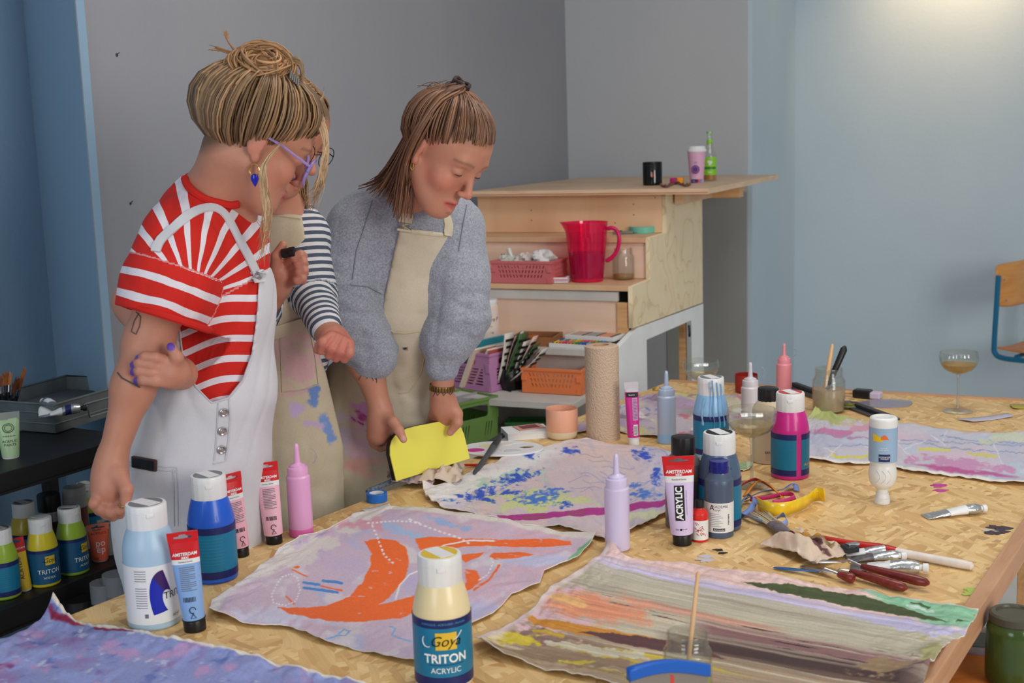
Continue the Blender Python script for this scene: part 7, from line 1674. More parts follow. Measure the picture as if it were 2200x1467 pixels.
def sdf_mesh(f, lo, hi, h, B=16):
 lo = np.array(lo, float); hi = np.array(hi, float); nb = np.ceil((hi - lo) / (h * B)).astype(int); N = nb * B + 4
 g = np.stack(np.meshgrid(*[np.arange(n) for n in nb], indexing='ij'), -1).reshape(-1, 3)
 cen = lo + (g + 0.5) * h * B; rad = h * B * 0.87
 act = np.abs(f(cen)) < rad * 1.25 + 0.012
 ids, pos, quads = [], [], []
 ar = np.arange(B + 1); off = np.stack(np.meshgrid(ar, ar, ar, indexing='ij'), -1)
 corners = [(i, j, k) for i in (0, 1) for j in (0, 1) for k in (0, 1)]
 edges = [(a, b) for a in corners for b in corners if sum(abs(x - y) for x, y in zip(a, b)) == 1 and a < b]
 gid = lambda q: (q[..., 0].astype(np.int64) * N[1] + q[..., 1]) * N[2] + q[..., 2]
 for bi, c0 in zip(g[act], cen[act]):
  base = bi * B; P = (lo + (base + off) * h).reshape(-1, 3)
  V = f(P, c0, rad).reshape(B + 1, B + 1, B + 1)
  ins = V < 0
  if ins.all() or not ins.any(): continue
  S = sum(ins[i:i + B, j:j + B, k:k + B].astype(np.int8) for i, j, k in corners)
  cells = np.argwhere((S > 0) & (S < 8))
  if len(cells):
   acc = np.zeros((len(cells), 3)); cnt = np.zeros(len(cells))
   for a, b in edges:
    va = V[tuple((cells + a).T)]; vb = V[tuple((cells + b).T)]; x = (va < 0) != (vb < 0); t = va / (va - vb + 1e-12)
    q = np.array(a) + np.outer(np.clip(t, 0, 1), np.array(b) - np.array(a)); acc[x] += q[x]; cnt[x] += 1
   ids.append(gid(cells + base + 1)); pos.append(lo + (cells + base + acc / cnt[:, None]) * h)
  for ax in range(3):
   e = [0, 0, 0]; e[ax] = 1
   A = ins[:B, :B, :B]; Bn = ins[e[0]:B + e[0], e[1]:B + e[1], e[2]:B + e[2]]; w = np.argwhere(A != Bn)
   if not len(w): continue
   o1, o2 = [(1, 2), (2, 0), (0, 1)][ax]; d1 = np.zeros(3, int); d1[o1] = 1; d2 = np.zeros(3, int); d2[o2] = 1
   q = w + base + 1; Q = np.stack([gid(q - d1 - d2), gid(q - d2), gid(q), gid(q - d1)], 1); fl = A[tuple(w.T)]
   Q[~fl] = Q[~fl][:, ::-1]; quads.append(Q)
 ids = np.concatenate(ids); pos = np.concatenate(pos); Q = np.concatenate(quads)
 o = np.argsort(ids); si = ids[o]; k = np.searchsorted(si, Q.ravel()); k = np.clip(k, 0, len(si) - 1); ok = (si[k] == Q.ravel()).reshape(-1, 4).all(1)
 return pos, o[k].reshape(-1, 4)[ok]
def grow(name, f, lo, hi, h, m, parent, col=None, attrs=None, smooth_it=1):
 V, F = sdf_mesh(f, lo, hi, h)
 if smooth_it:                         # light relaxation
  for _ in range(smooth_it):
   acc = np.zeros_like(V); n = np.zeros(len(V))
   for a, b in ((0, 1), (1, 2), (2, 3), (3, 0)):
    np.add.at(acc, F[:, a], V[F[:, b]]); np.add.at(n, F[:, a], 1); np.add.at(acc, F[:, b], V[F[:, a]]); np.add.at(n, F[:, b], 1)
   V = V * 0.5 + 0.5 * acc / np.maximum(n, 1)[:, None]
 me = bpy.data.meshes.new(name); me.vertices.add(len(V)); me.vertices.foreach_set('co', V.astype(np.float32).ravel())
 me.loops.add(F.size); me.loops.foreach_set('vertex_index', F.ravel().astype(np.int32)); me.polygons.add(len(F))
 me.polygons.foreach_set('loop_start', (np.arange(len(F)) * 4).astype(np.int32)); me.polygons.foreach_set('loop_total', np.full(len(F), 4, np.int32))
 me.update(calc_edges=True); me.validate()
 if col is not None:
  cc = col(V); a = me.color_attributes.new('Col', 'FLOAT_COLOR', 'POINT'); a.data.foreach_set('color', np.c_[cc, np.ones(len(V))].astype(np.float32).ravel())
 for nm, fn in (attrs or {}).items():
  a = me.attributes.new(nm, 'FLOAT', 'POINT'); a.data.foreach_set('value', fn(V).astype(np.float32))
 o = bpy.data.objects.new(name, me); prep(o, parent); finish(o, m, True, 180)
 return o
def shoot(px, py, f, off=0.0, y0=1.6, y1=4.0):
 """first point of a surface under the photograph's pixel"""
 d = np.array(ray(px, py)); o = np.array(CAMP); t = y0 / d[1]
 for _ in range(160):
  v = float(f((o + d * t)[None])[0]) - off
  if v < 0.0004: break
  t += max(v * 0.7, 0.0006) / np.linalg.norm(d)
  if t * d[1] > y1: return None
 return Vector(o + d * t)
def dap(name, pts, f, r, m, parent, off=0.0008, flat=1.0, seg=6, sub=3, y0=1.6):
 """thin line or band laid on a surface along photograph pixels"""
 P = []
 for (a, b) in zip(pts[:-1], pts[1:]):
  for k in range(sub): P.append((a[0] + (b[0] - a[0]) * k / sub, a[1] + (b[1] - a[1]) * k / sub))
 P.append(pts[-1][:2]); Q = [shoot(x, y, f, off, y0) for x, y in P]; Q = [q for q in Q if q is not None]
 R = [Q[0]]
 for q in Q[1:]:
  if (q - R[-1]).length < 0.06: R.append(q)
 b = MB(); band(b, R, r, f) if flat < 1 else b.tube(R, r, seg)
 return b.obj(name, m, parent)
def grad(f, p):
 p = np.array(p, float); e = 0.002; P = np.array([p + d for d in np.vstack([np.eye(3), -np.eye(3)]) * e]); v = f(P); n = v[:3] - v[3:]; return Vector(n / (np.linalg.norm(n) + 1e-9))
def band(b, R, w, f, th=0.0022):
 """flat strap of half-width w following the surface"""
 rings = []
 for i, p in enumerate(R):
  t = (R[min(i + 1, len(R) - 1)] - R[max(i - 1, 0)]).normalized(); n = grad(f, p); s = t.cross(n).normalized()
  ww = w[i] if hasattr(w, '__len__') else w
  rings.append([p + s * ww - n * th, p + s * ww + n * th, p + n * (th * 1.3), p - s * ww + n * th, p - s * ww - n * th])
 b.loft(rings)
def head_frame(cen, fwd, up, s):
 f = Vector(fwd).normalized(); u = Vector(up); u = (u - f * u.dot(f)).normalized(); r = f.cross(u)
 R = np.array([list(r), list(f), list(u)]); c = np.array(cen)          # rows: right, forward, up
 to = lambda q: c + s * (np.array(q, float) @ R)                        # local -> world
 inv = lambda P: ((P - c) @ R.T) / s
 return to, inv, R
def add_head(S, to, R, s, mouth=0.0):
 E = lambda c, r, k: S.e(to(c), np.array(r) * s, k * s, R)
 E((0, -.012, .042), (.070, .092, .078), .02); E((0, .022, -.010), (.055, .064, .085), .03); E((0, .030, .045), (.058, .056, .052), .03)
 E((0, .043, -.068), (.040, .040, .038), .025); E((0, .068, -.092), (.017, .015, .015), .02)
 for q in (-1, 1):
  S.c(to((q * .048, .0, -.040)), to((q * .019, .060, -.091)), .013 * s, .012 * s, .03 * s); E((q * .035, .057, -.028), (.021, .022, .020), .02)
 S.c(to((-.034, .0765, .023)), to((.034, .0765, .023)), .010 * s, .010 * s, .018 * s)
 for q in (-1, 1): S.sub(to((q * .031, .099, .003)), np.array((.018, .014, .012)) * s, .012 * s, R)
 for q in (-1, 1): E((q * .031, .0735, .002), (.0135, .0130, .0115), .003)
 S.c(to((0, .083, .014)), to((0, .1035, -.028)), .0055 * s, .0080 * s, .012 * s); E((0, .1050, -.033), (.0092, .0088, .0078), .007)
 for q in (-1, 1): E((q * .0105, .096, -.0365), (.0060, .0085, .0055), .006)
 for q in (-1, 1):
  S.c(to((q * .019, .0795, -.0645)), to((q * .003, .0885, -.0605)), .0035 * s, .0056 * s, .005 * s); S.c(to((q * .016, .0800, -.0695 - mouth * .6)), to((q * .002, .0870, -.0735 - mouth)), .0035 * s, .0062 * s, .005 * s)
 S.subc(to((-.017, .0905, -.0668 - mouth * .4)), to((.017, .0905, -.0668 - mouth * .4)), (.0016 + mouth * .45) * s, (.0016 + mouth * .45) * s, .003 * s)
 for q in (-1, 1):
  E((q * .070, -.007, .000), (.0075, .0155, .026), .006); E((q * .069, .003, -.026), (.006, .008, .009), .006)
  S.sub(to((q * .0795, -.002, .005)), np.array((.0045, .010, .017)) * s, .005 * s, R)
SKIN = np.array(lin((188, 130, 106))[:3])
def skin_colour(inv, blush=1.0, spots=(), lips=(186, 84, 84), brow=(120, 84, 60), scalp=None):
 """spots: (point, radius, sRGB, amount, hardness)"""
 def f(V):
  c = np.tile(SKIN, (len(V), 1)); n = noise2(V[:, 0] * 60 + V[:, 1] * 31, V[:, 2] * 60 - V[:, 1] * 27, 5); c *= (1 + 0.05 * n)[:, None]
  def tint(k, col): nonlocal c; k = np.clip(k, 0, 1)[:, None]; c = c * (1 - k) + np.array(lin(col)[:3]) * k
  L = inv(V); x = np.abs(L[:, 0]); y = L[:, 1]; z = L[:, 2]; face_ = (y > 0.02) & (np.abs(L).max(1) < 0.16)
  tint(np.where(face_, blush * 0.34 * np.exp(-(((x - .044) / .026) ** 2 + ((z + .030) / .020) ** 2)), 0), (214, 110, 96))
  tint(np.where(face_ & (y > .08), 0.35 * np.exp(-(((x) / .014) ** 2 + ((z + .036) / .014) ** 2)), 0), (214, 120, 104))
  lp = np.where(face_ & (y > .07) & (x < .0225), np.exp(-(((z + .067) / (.0095 * np.sqrt(np.clip(1 - (x / .024) ** 2, 0.05, 1)))) ** 4)), 0); tint(lp * 0.85, lips)
  tint(np.where(face_ & (y > .06), np.exp(-(((z + .0668) / .0018) ** 2)) * (x < .019), 0) * 0.7, (96, 36, 36))
  br = np.where(face_ & (y > .05) & (x > .012) & (x < .052), np.exp(-((z - (.0225 + .004 * np.sin((x - .012) / .04 * 3.1))) / .0032) ** 2), 0); tint(br * 0.7, brow)
  ear = np.where((x > .066) & (np.abs(y) < .03) & (np.abs(z) < .045), 1, 0); tint(ear * 0.2, (206, 104, 92))
  if scalp: h_ = np.where(y > 0, scalp[0] + scalp[1] * y, scalp[0] + scalp[2] * y); tint(np.where(np.abs(L).max(1) < .16, (z - h_ - .001) / .030, 0), scalp[3])
  for (p, r, col, amt, hard) in spots:
   d = np.linalg.norm(V - np.array(p), axis=1) / r; tint(amt * np.clip((1 - d) * hard, 0, 1), [v * .88 for v in col])
  return c
 return f
def fold(P, D, freq, amp, seed, w=(1, 1, 1)):
 r = np.random.default_rng(seed); o = 0
 for k in range(4):
  v = r.normal(size=3) * np.array(w); v /= np.linalg.norm(v); v2 = r.normal(size=3); ph = r.uniform(0, 6.3, 2); fr = freq * r.uniform(0.7, 1.5)
  s = np.sin(fr * (P @ v) + ph[0] + 1.2 * np.sin(fr * 0.45 * (P @ v2) + ph[1])); o = o + (1 - np.abs(s)) ** 2
 return o / 4 * amp - amp * 0.3
# ---- hair strands
def strands(b, paths, r0, c0, c1, rr, seg=5, taper=0.25):
 for P in paths:
  t = rr.random(); c = np.array(lin(c0)) * (1 - t) + np.array(lin(c1)) * t; n = len(P); rad = r0 * rr.uniform(0.6, 1.25)
  b.tube(P, [rad * (0.35 if i == 0 else 0.8 if i == 1 else 1 if i < n * 0.6 else 1 - (1 - taper) * (i - n * 0.6) / (n * 0.4)) for i in range(n)], seg, col=tuple(c))
def spline(pts, n):
 P = [np.array(p, float) for p in pts]; out = []; m = len(P)
 for k in range(n + 1):
  s = k / n * (m - 1); i = min(int(s), m - 2); t = s - i; p0, p1, p2, p3 = P[max(i - 1, 0)], P[i], P[i + 1], P[min(i + 2, m - 1)]
  out.append(0.5 * (2 * p1 + (p2 - p0) * t + (2 * p0 - 5 * p1 + 4 * p2 - p3) * t * t + (3 * p1 - p0 - 3 * p2 + p3) * t ** 3))
 return out
def scalp_paths(to, gather, n, rr, hl, C0=(0, -.008, .036), R0=(.076, .100, .090), lift=1.0, bulge=0.05, end=0.0, jit=0.006, steps=9, roots=None):
 """hairs combed over the skull from the hairline to a gathering point (local direction)"""
 G = np.array(gather, float); G /= np.linalg.norm(G); C0 = np.array(C0); R0 = np.array(R0) * lift; out = []
 while len(out) < n:
  if roots is None:
   d = np.array([rr.gauss(0, 1), rr.gauss(0, 1), rr.gauss(0, 1)]); d /= np.linalg.norm(d)
   if rr.random() < 0.55:
    f_ = rr.uniform(0, 2 * PI); e_ = 1.2 + rr.uniform(-.04, .04)
    while e_ > -1.2:
     d = np.array([math.cos(e_) * math.cos(f_), math.cos(e_) * math.sin(f_), math.sin(e_)]); p = C0 + R0 * d; e_ -= 0.03
     if p[2] < hl(p[1]) - 0.003: break
  else: d = np.array(roots(rr)); d /= np.linalg.norm(d)
  p = C0 + R0 * d
  if p[2] < hl(p[1]) - 0.006: continue
  if d @ G > 0.93: continue
  a = math.acos(max(-1, min(1, d @ G))); P = []
  w = rr.uniform(-1, 1) * jit
  for k in range(steps + 1):
   t = k / steps; q = (math.sin((1 - t) * a) * d + math.sin(t * a) * G) / (math.sin(a) + 1e-9)
   sm = min(1, t / .26); rad = (0.938 + 0.062 * sm * sm * (3 - 2 * sm)) * (1 + bulge * math.sin(PI * min(1, t * 1.1)) + (0.02 * math.sin(7 * t + w * 900)) * 0.5)
   P.append(to(C0 + R0 * rad * q + np.array([w, w * 0.5, 0]) * math.sin(PI * t)))
  out.append(P)
 return out
# ================================================================== WOMAN IN THE GREY SWEATSHIRT
def w_(x, y, Y): return np.array(W(x, y, Y))
def polysd(pts):
 P = np.array(pts, float)
 def f(x, y):
  ins = np.zeros(x.shape, bool); dist = np.full(x.shape, 1e9)
  for (x0, y0), (x1, y1) in zip(P, np.roll(P, -1, 0)):
   ins ^= ((y0 > y) != (y1 > y)) & (x < (x1 - x0) * (y - y0) / (y1 - y0 + 1e-9) + x0)
   t = np.clip(((x - x0) * (x1 - x0) + (y - y0) * (y1 - y0)) / ((x1 - x0) ** 2 + (y1 - y0) ** 2 + 1e-9), 0, 1)
   dist = np.minimum(dist, np.hypot(x - x0 - t * (x1 - x0), y - y0 - t * (y1 - y0)))
  return np.where(ins, -dist, dist)
 return f
def px_of(P): return to_px(P[:, 0], P[:, 1], P[:, 2])
def settle(root):
 for ch in root.children: ch.matrix_parent_inverse = Matrix.Translation(-root.location)
def bounds(S, pad=0.03):
 L_, H_ = [], []
 for p in S.pr:
  if p[0] == 'c':
   for q, r in ((p[1], p[3]), (p[2], p[4])): L_.append(q - r); H_.append(q + r)
  elif p[0] == 'e': m_ = p[2].max(); L_.append(p[1] - m_); H_.append(p[1] + m_)
 for pts, rr, k in S.fingers:
  for q, r in zip(pts, rr): L_.append(q - r); H_.append(q + r)
 return np.min(L_, 0) - pad, np.max(H_, 0) + pad
vmat('skin', 0.48, sss=0.12, bump=0.06, bscale=500)
vmat('hair_strand', 0.42, grain=0.15, gscale=60)
vmat('apron_cloth', 0.85, bump=0.18, bscale=900, grain=0.08, gscale=500)
m_, nt_, b_, L__, N_ = nodes_mat('grey_marl'); tc_ = N_('ShaderNodeTexCoord'); n_ = N_('ShaderNodeTexNoise'); n_.inputs['Scale'].default_value = 260; n_.inputs['Detail'].default_value = 4; L__(tc_.outputs['Object'], n_.inputs['Vector'])
r_ = ramp(nt_, [(0.3, (124, 128, 142)), (0.5, (146, 150, 162)), (0.7, (164, 168, 178))]); L__(n_.outputs['Fac'], r_.inputs['Fac']); L__(r_.outputs['Color'], b_.inputs['Base Color']); b_.inputs['Roughness'].default_value = 0.9; b_.inputs['Sheen Weight'].default_value = 0.15
mat('trouser_dark', (52, 58, 74), 0.8); mat('shoe_dark', (40, 36, 36), 0.6); mat('shoe_white', (206, 204, 200), 0.6)
def lower_body(root, hips, feet, shoe='shoe_dark', cloth='trouser_dark', r0=0.075):
 """legs down to the floor with shoes; hips/feet are world points"""
 S = Sdf(); pts = []
 for h_, f_ in zip(hips, feet):
  h_ = np.array(h_); f_ = np.array((f_[0], f_[1], 0.09)); kn = (h_ + f_) / 2 + np.array((0, 0, 0.02)); S.chain([h_, kn, f_], [r0, r0 * 0.68, r0 * 0.52], 0.05)
 S.c(hips[0], hips[1], r0, r0, 0.06)
 lo, hi = bounds(S); grow('trousers', S, lo, hi, 0.010, MATS[cloth], root)
 for f_, toe in zip(feet, [(0.06, -0.15), (0.06, -0.15)]):
  S = Sdf(); a = np.array((f_[0], f_[1], 0.05)); d = np.array((toe[0], toe[1], 0)); S.c(a, a + d * 0.95 - np.array((0, 0, 0.012)), 0.046, 0.036, 0.02); S.c(a, a + np.array((0, 0, 0.05)), 0.042, 0.042, 0.02)
  S.post.append(lambda P, D: np.maximum(D, 0.002 - P[:, 2])); lo, hi = bounds(S); grow('shoe', S, lo, hi, 0.008, MATS[shoe], root)
def woman_grey():
 root = thing('person', 'person in grey sweatshirt and cream apron leaning forward over the yellow board', 'person', (W(820, 900, 3.08).x, 3.08, 0))
 S = Sdf(); s = 1.08; cen = w_(948, 325, 2.72)
 to, inv, R = head_frame(cen, (.64, -.50, -.57), (.52, -.22, .80), s); add_head(S, to, R, s, mouth=0.006)
 nb = w_(868, 472, 2.88)
 S.c(to((0, -.020, -.045)), nb, .046, .052, .03); S.c(nb, w_(870, 540, 2.97), .052, .05, .04)
 shL, shR = w_(765, 505, 2.90), w_(985, 500, 2.92); nb2 = nb + np.array((0, .06, -.03)); S.c(nb2, shL + np.array((0, .03, 0)), .045, .045, .05); S.c(nb2, shR, .045, .045, .05); S.c(nb, nb2, .05, .045, .03)
 eL, wL = w_(740, 700, 2.86), w_(817, 880, 2.84); S.chain([shL, eL, w_(788, 775, 2.845), wL], [.045, .040, .038, .0235], .03)
 eR, wR = w_(1000, 660, 2.88), w_(950, 846, 2.875); S.chain([shR, eR, w_(955, 750, 2.87), wR], [.045, .038, .032, .0235], .03)
 S.chain([wL, w_(818, 905, 2.84), w_(814, 930, 2.845)], [.0235, .027, .028], .02); S.e(w_(806, 938, 2.855), (.018, .02, .02), .012)
 S.finger([w_(828, 893, 2.825), w_(845, 906, 2.795), w_(857, 924, 2.778), w_(867, 944, 2.770)], [.015, .0125, .0115, .0085], .012)
 for k, (dx, dy) in enumerate([(0, 0), (-4, -13), (-6, -26), (-4, -38)]): S.finger([w_(812 + dx, 936 + dy, 2.85 + .012 * k), w_(803 + dx, 952 + dy, 2.86 + .012 * k), w_(818 + dx, 962 + dy, 2.868 + .012 * k), w_(835 + dx, 958 + dy, 2.870 + .01 * k)], [.0115, .0108, .0095, .0085], .008)
 S.chain([wR, w_(952, 872, 2.885), w_(956, 892, 2.905)], [.0235, .027, .027], .02); S.e(w_(940, 888, 2.905), (.018, .018, .02), .014)
 S.finger([w_(966, 866, 2.88), w_(982, 889, 2.872), w_(983, 908, 2.868), w_(967, 929, 2.872)], [.016, .0135, .0120, .0088], .012)
 for k, (x0, x1) in enumerate([(930, 925), (944, 940), (958, 955), (970, 970)]): S.finger([w_(x0, 892, 2.91), w_(x1, 910, 2.935), w_(x1 + 2, 935, 2.945), w_(x1 + 3, 955, 2.940)], [.0115, .0105, .0095, .008], .008)
 spots = [(wL + np.array((0, 0, -.05)), .05, (214, 140, 122), .35, 2), (w_(955, 895, 2.89), .05, (214, 132, 116), .4, 2), (w_(867, 943, 2.765), .009, (232, 178, 164), .8, 3), (w_(967, 928, 2.867), .009, (226, 160, 148), .8, 3), (w_(954, 882, 2.868), .007, (236, 232, 226), .8, 3)]
 lo, hi = bounds(S); grow('body', S, lo, hi, 0.0028, MATS['skin'], root, skin_colour(inv, 1.0, spots, lips=(196, 88, 86), brow=(128, 92, 70), scalp=(.018, .46, .85, (104, 72, 54))))
 BODY = S
 b = MB()
 for q in (-1, 1):
  c = np.array((q * .031, .0735, .002)); P = [c + np.array((.0140, .0135, .0118)) * np.array((math.sin(a), math.cos(a) * .92, -.38)) for a in np.linspace(-.95, .95, 9)]
  b.tube([to(p) for p in P], [.0005 * s, .0009 * s, .0011 * s, .0011 * s, .0011 * s, .0011 * s, .0011 * s, .0009 * s, .0005 * s], 5)
 b.obj('eyelashes', mat('lash', (70, 46, 40), 0.6), root)
 b = MB(); e0 = to((.071, .004, -.036)); b.tube([Vector(e0) + Vector((0.003 * math.sin(t), 0.001, .0075 * math.cos(t) - .004)) for t in [2 * PI * k / 14 for k in range(15)]], .0009, 6);
 b.obj('hoop_earring', mat('gold_metal', (226, 186, 110), 0.2, metal=1.0), root)
 b = MB(); b.lathe([(0, -.002), (.0016, -.001), (.002, 0), (.0016, .001), (0, .002)], 8, c=to((.074, -.012, -.018))); b.obj('ear_stud', MATS['gold_metal'], root)
 G = Sdf()
 G.chain([w_(872, 505, 2.93), w_(868, 640, 2.99), w_(845, 800, 3.05)], [.105, .128, .125], .06)
 G.c(w_(800, 480, 2.93), w_(955, 478, 2.93), .075, .072, .06); G.c(nb + np.array((0, 0, -.01)), w_(872, 520, 2.93), .066, .09, .03)
 G.chain([w_(772, 500, 2.90), w_(738, 610, 2.87), w_(748, 690, 2.85), w_(800, 762, 2.84)], [.082, .078, .070, .058], .035)
 G.chain([w_(978, 495, 2.92), w_(985, 600, 2.90), w_(990, 680, 2.88), w_(962, 735, 2.87)], [.070, .068, .062, .058], .035); G.c(w_(956, 740, 2.87), w_(950, 788, 2.872), .047, .039, .008)
 G.c(w_(800, 758, 2.84), w_(806, 774, 2.838), .052, .045, .006)
 nk = to((0, -.014, -.075));
 G.c(w_(862, 440, 2.87), w_(900, 452, 2.84), .062, .052, .03); G.c(w_(820, 446, 2.90), w_(862, 440, 2.87), .06, .062, .04)
 G.sub(w_(912, 428, 2.78), (.040, .06, .022), .006)
 def wr(P, D):
  near = np.clip(1 - np.abs(D) / .03, 0, 1); e = np.zeros(len(P))
  for (c, r) in ((w_(745, 690, 2.80), .14), (w_(985, 690, 2.82), .14), (w_(800, 520, 2.85), .10)): e = np.maximum(e, np.clip(1.2 - np.linalg.norm(P - c, axis=1) / r, 0, 1))
  return D + near * (fold(P, D, 42, .016, 11, (.5, .5, 1)) * (0.3 + e) + fold(P, D, 95, .006, 12, (.4, .4, 1)) * e)
 G.post.append(wr)
 lo, hi = bounds(G); sw = grow('sweatshirt', G, lo, hi, 0.0048, MATS['grey_marl'], root, smooth_it=1)
 mat('marl_dark', (116, 120, 134), 0.9)
 for pts in ([(752, 612), (790, 616), (820, 632)], [(800, 430), (785, 480), (765, 540), (757, 600)], [(1003, 440), (995, 480), (985, 540)]): dap('seam', pts, G, .0012, MATS['marl_dark'], sw, sub=6)
 b = MB(); ring = [shoot(x, y, G, .001) for x, y in [(888, 428), (892, 438), (902, 445), (915, 448), (928, 446), (936, 440)]]; ring = [q for q in ring if q]; b.tube(ring, .004, 8); b.obj('collar_rib', MATS['grey_marl'], sw)
 A = Sdf(); A.pr = list(G.pr[:4]) + [q for q in G.pr[-3:-1]]
 A.chain([w_(790, 800, 3.06), w_(772, 950, 3.06), w_(768, 1300, 3.06)], [.110, .118, .125], .07); A.chain([w_(868, 800, 3.05), w_(868, 950, 3.05), w_(862, 1300, 3.05)], [.105, .105, .11], .07)
 bib = polysd([(860, 488), (968, 502), (962, 560), (945, 625), (920, 690), (925, 712), (950, 770), (975, 900), (980, 1300), (660, 1300), (680, 900), (700, 790), (760, 740), (800, 740), (818, 690), (828, 630), (846, 545)])
 def cut(P, D):
  px, py = px_of(P); D = wr(P, D) - .010 + np.clip(1 - np.abs(D) / .03, 0, 1) * fold(P, D, 34, .012, 21, (1, .6, .15)) * np.clip((py - 620) / 150, 0, 1)
  D = np.maximum(D, bib(px, py) / 900); return np.maximum(D, np.where(py < 800, P[:, 1] - 3.02, -1))
 A.post.append(cut)
 def acol(V):
  px, py = px_of(V); p = Paint(px, py, (202, 190, 168)); p.wash((208, 198, 176), .02, 31, 0, .6); p.wash((188, 176, 152), .02, 32, .3, .5)
  fr = np.where(V[:, 1] < 3.06, 1.0, 0.0)
  q = Paint(px, py, (202, 190, 168)); q.c = p.c.copy()
  q.blob(782, 885, 30, 26, (206, 150, 200), .6, 33, amt=.7).blob(780, 895, 26, 7, (176, 60, 140), .8, 34, amt=.8, ang=.5).line([(755, 898), (780, 912)], 3, (150, 40, 100), 1.5)
  q.blob(833, 775, 17, 5, (44, 30, 36), .5, 35, ang=.15).blob(822, 784, 12, 3, (60, 44, 50), .6, 36, ang=.4).blob(871, 750, 5, 4, (50, 36, 40), .3, 37).blob(770, 960, 50, 60, (206, 176, 196), .7, 38, amt=.45).blob(780, 1000, 40, 30, (222, 170, 160), .7, 39, amt=.4).blob(836, 872, 4, 3, (90, 50, 60), .3, 40).blob(740, 930, 20, 60, (196, 186, 206), .7, 41, amt=.4)
  return s2l(np.where(fr[:, None] > 0, q.c, p.c))
 lo, hi = bounds(A); lo[2] = 0.30; ap = grow('apron', A, lo, hi, 0.0052, MATS['apron_cloth'], root, acol)
 mat('apron_plain', (202, 190, 166), 0.85, bump=0.2, bscale=900); mat('apron_seam', (190, 176, 148), 0.9)
 U_ = lambda P, *a: np.minimum(G(P), A(P))
 def strap(pts, hw, Sx):
  Q = [shoot(x, y, Sx, .002) for x, y in pts]; Q = [Vector(q) for q in spline([q for q in Q if q is not None], 12)]; b = MB(); band(b, Q, hw, Sx); b.obj('apron_strap', MATS['apron_plain'], ap)
 strap([(868, 496), (872, 470), (882, 436), (888, 415)], .015, U_); strap([(962, 506), (964, 484), (958, 462), (952, 448)], .010, U_)
 pk = [(828, 702), (860, 716), (905, 712), (912, 700), (920, 730), (915, 790), (870, 850), (845, 838), (822, 800)]
 for seg_ in ([(826, 700), (846, 714), (870, 716), (905, 711)],): dap('pocket_hem', seg_, A, .0022, MATS['apron_seam'], ap, sub=5)
 dap('pocket_seam', [(905, 711), (913, 760), (905, 800), (880, 842), (858, 846)], A, .0012, MATS['apron_seam'], ap, sub=5)
 dap('bib_hem', [(866, 498), (900, 503), (962, 509)], A, .0012, MATS['apron_seam'], ap, sub=5)
 mat('tattoo_ink', (66, 76, 78), 0.7)
 rr = random.Random(3); b = MB()
 for k in range(26):
  x, y = rr.uniform(774, 814), rr.uniform(772, 812); x1, y1 = x + rr.uniform(-14, 14), y + rr.uniform(-11, 11)
  Q = [shoot(x + (x1 - x) * i / 4, y + (y1 - y) * i / 4, BODY, .0012) for i in range(5)]
  if all(q is not None for q in Q) and max((Q[i] - Q[i + 1]).length for i in range(4)) < .02: b.tube(Q, .0007, 4)
 b.obj('forearm_tattoo', MATS['tattoo_ink'], root)
 dap('wrist_tattoo', [(930, 852), (936, 841), (940, 850), (948, 840), (953, 850), (961, 841), (968, 848), (974, 842)], BODY, .0008, MATS['tattoo_ink'], root, off=.0012, sub=3)
 b = MB(); c = (w_(950, 832, 2.874)); ax = (wR - w_(955, 750, 2.87)); ax = Vector(ax).normalized(); x_ = ax.cross(Vector((0, 1, 0))).normalized(); y_ = ax.cross(x_)
 M = Matrix((x_, y_, ax)).transposed()
 nseg = 26
 wroot = None
 for k in range(nseg):
  a = 2 * PI * k / nseg; b.box(Vector(c) + M @ Vector((.0285 * math.cos(a), .0285 * math.sin(a), 0)), (.0035, .0062, .013), M @ Matrix.Rotation(a, 3, 'Z'), bev=.0006)
 wt = b.obj('watch_strap', mat('brass_dark', (132, 106, 62), 0.35, metal=0.9), root)
 Hc = Sdf(); Hc.e(to((0, -.008, .036)), np.array((.0715, .0925, .0815)) * s, .02, R); hl = lambda y: .018 + .46 * y if y > 0 else .020 + .85 * y
 def hcut(P, D): L = inv(P); h = np.where(L[:, 1] > 0, .018 + .46 * L[:, 1], .020 + .85 * L[:, 1]); return np.maximum(D, (h - L[:, 2]) * s * .8)
 Hc.post.append(hcut); base = np.array(lin((104, 72, 54))[:3])
 lo, hi = bounds(Hc); V, F = sdf_mesh(Hc, lo, hi, .005)
 b = MB(); b.add(V.tolist(), F.tolist(), tuple(base) + (1,))
 rr = random.Random(5); cd, cl = (84, 56, 42), (150, 108, 80)
 g = np.array((0, -.30, .95))
 strands(b, scalp_paths(to, g, 1150, rr, lambda y: hl(y) - .012, lift=.975, bulge=.045, jit=.012), .0016 * s, cd, cl, rr)
 tie = to((0, -.040, .128));
 LB = [tie, w_(985, 186, 2.72), w_(945, 198, 2.74), w_(895, 260, 2.78), w_(848, 338, 2.80), w_(812, 382, 2.79), w_(765, 398, 2.80)]
 MBd = [tie, w_(990, 190, 2.70), w_(950, 206, 2.69), w_(908, 272, 2.68), w_(872, 345, 2.71), w_(850, 400, 2.73), w_(838, 440, 2.74)]
 RBd = [tie, w_(985, 196, 2.69), w_(942, 225, 2.65), w_(900, 290, 2.64), w_(876, 345, 2.67), w_(872, 405, 2.70), w_(864, 478, 2.73)]
 paths = []
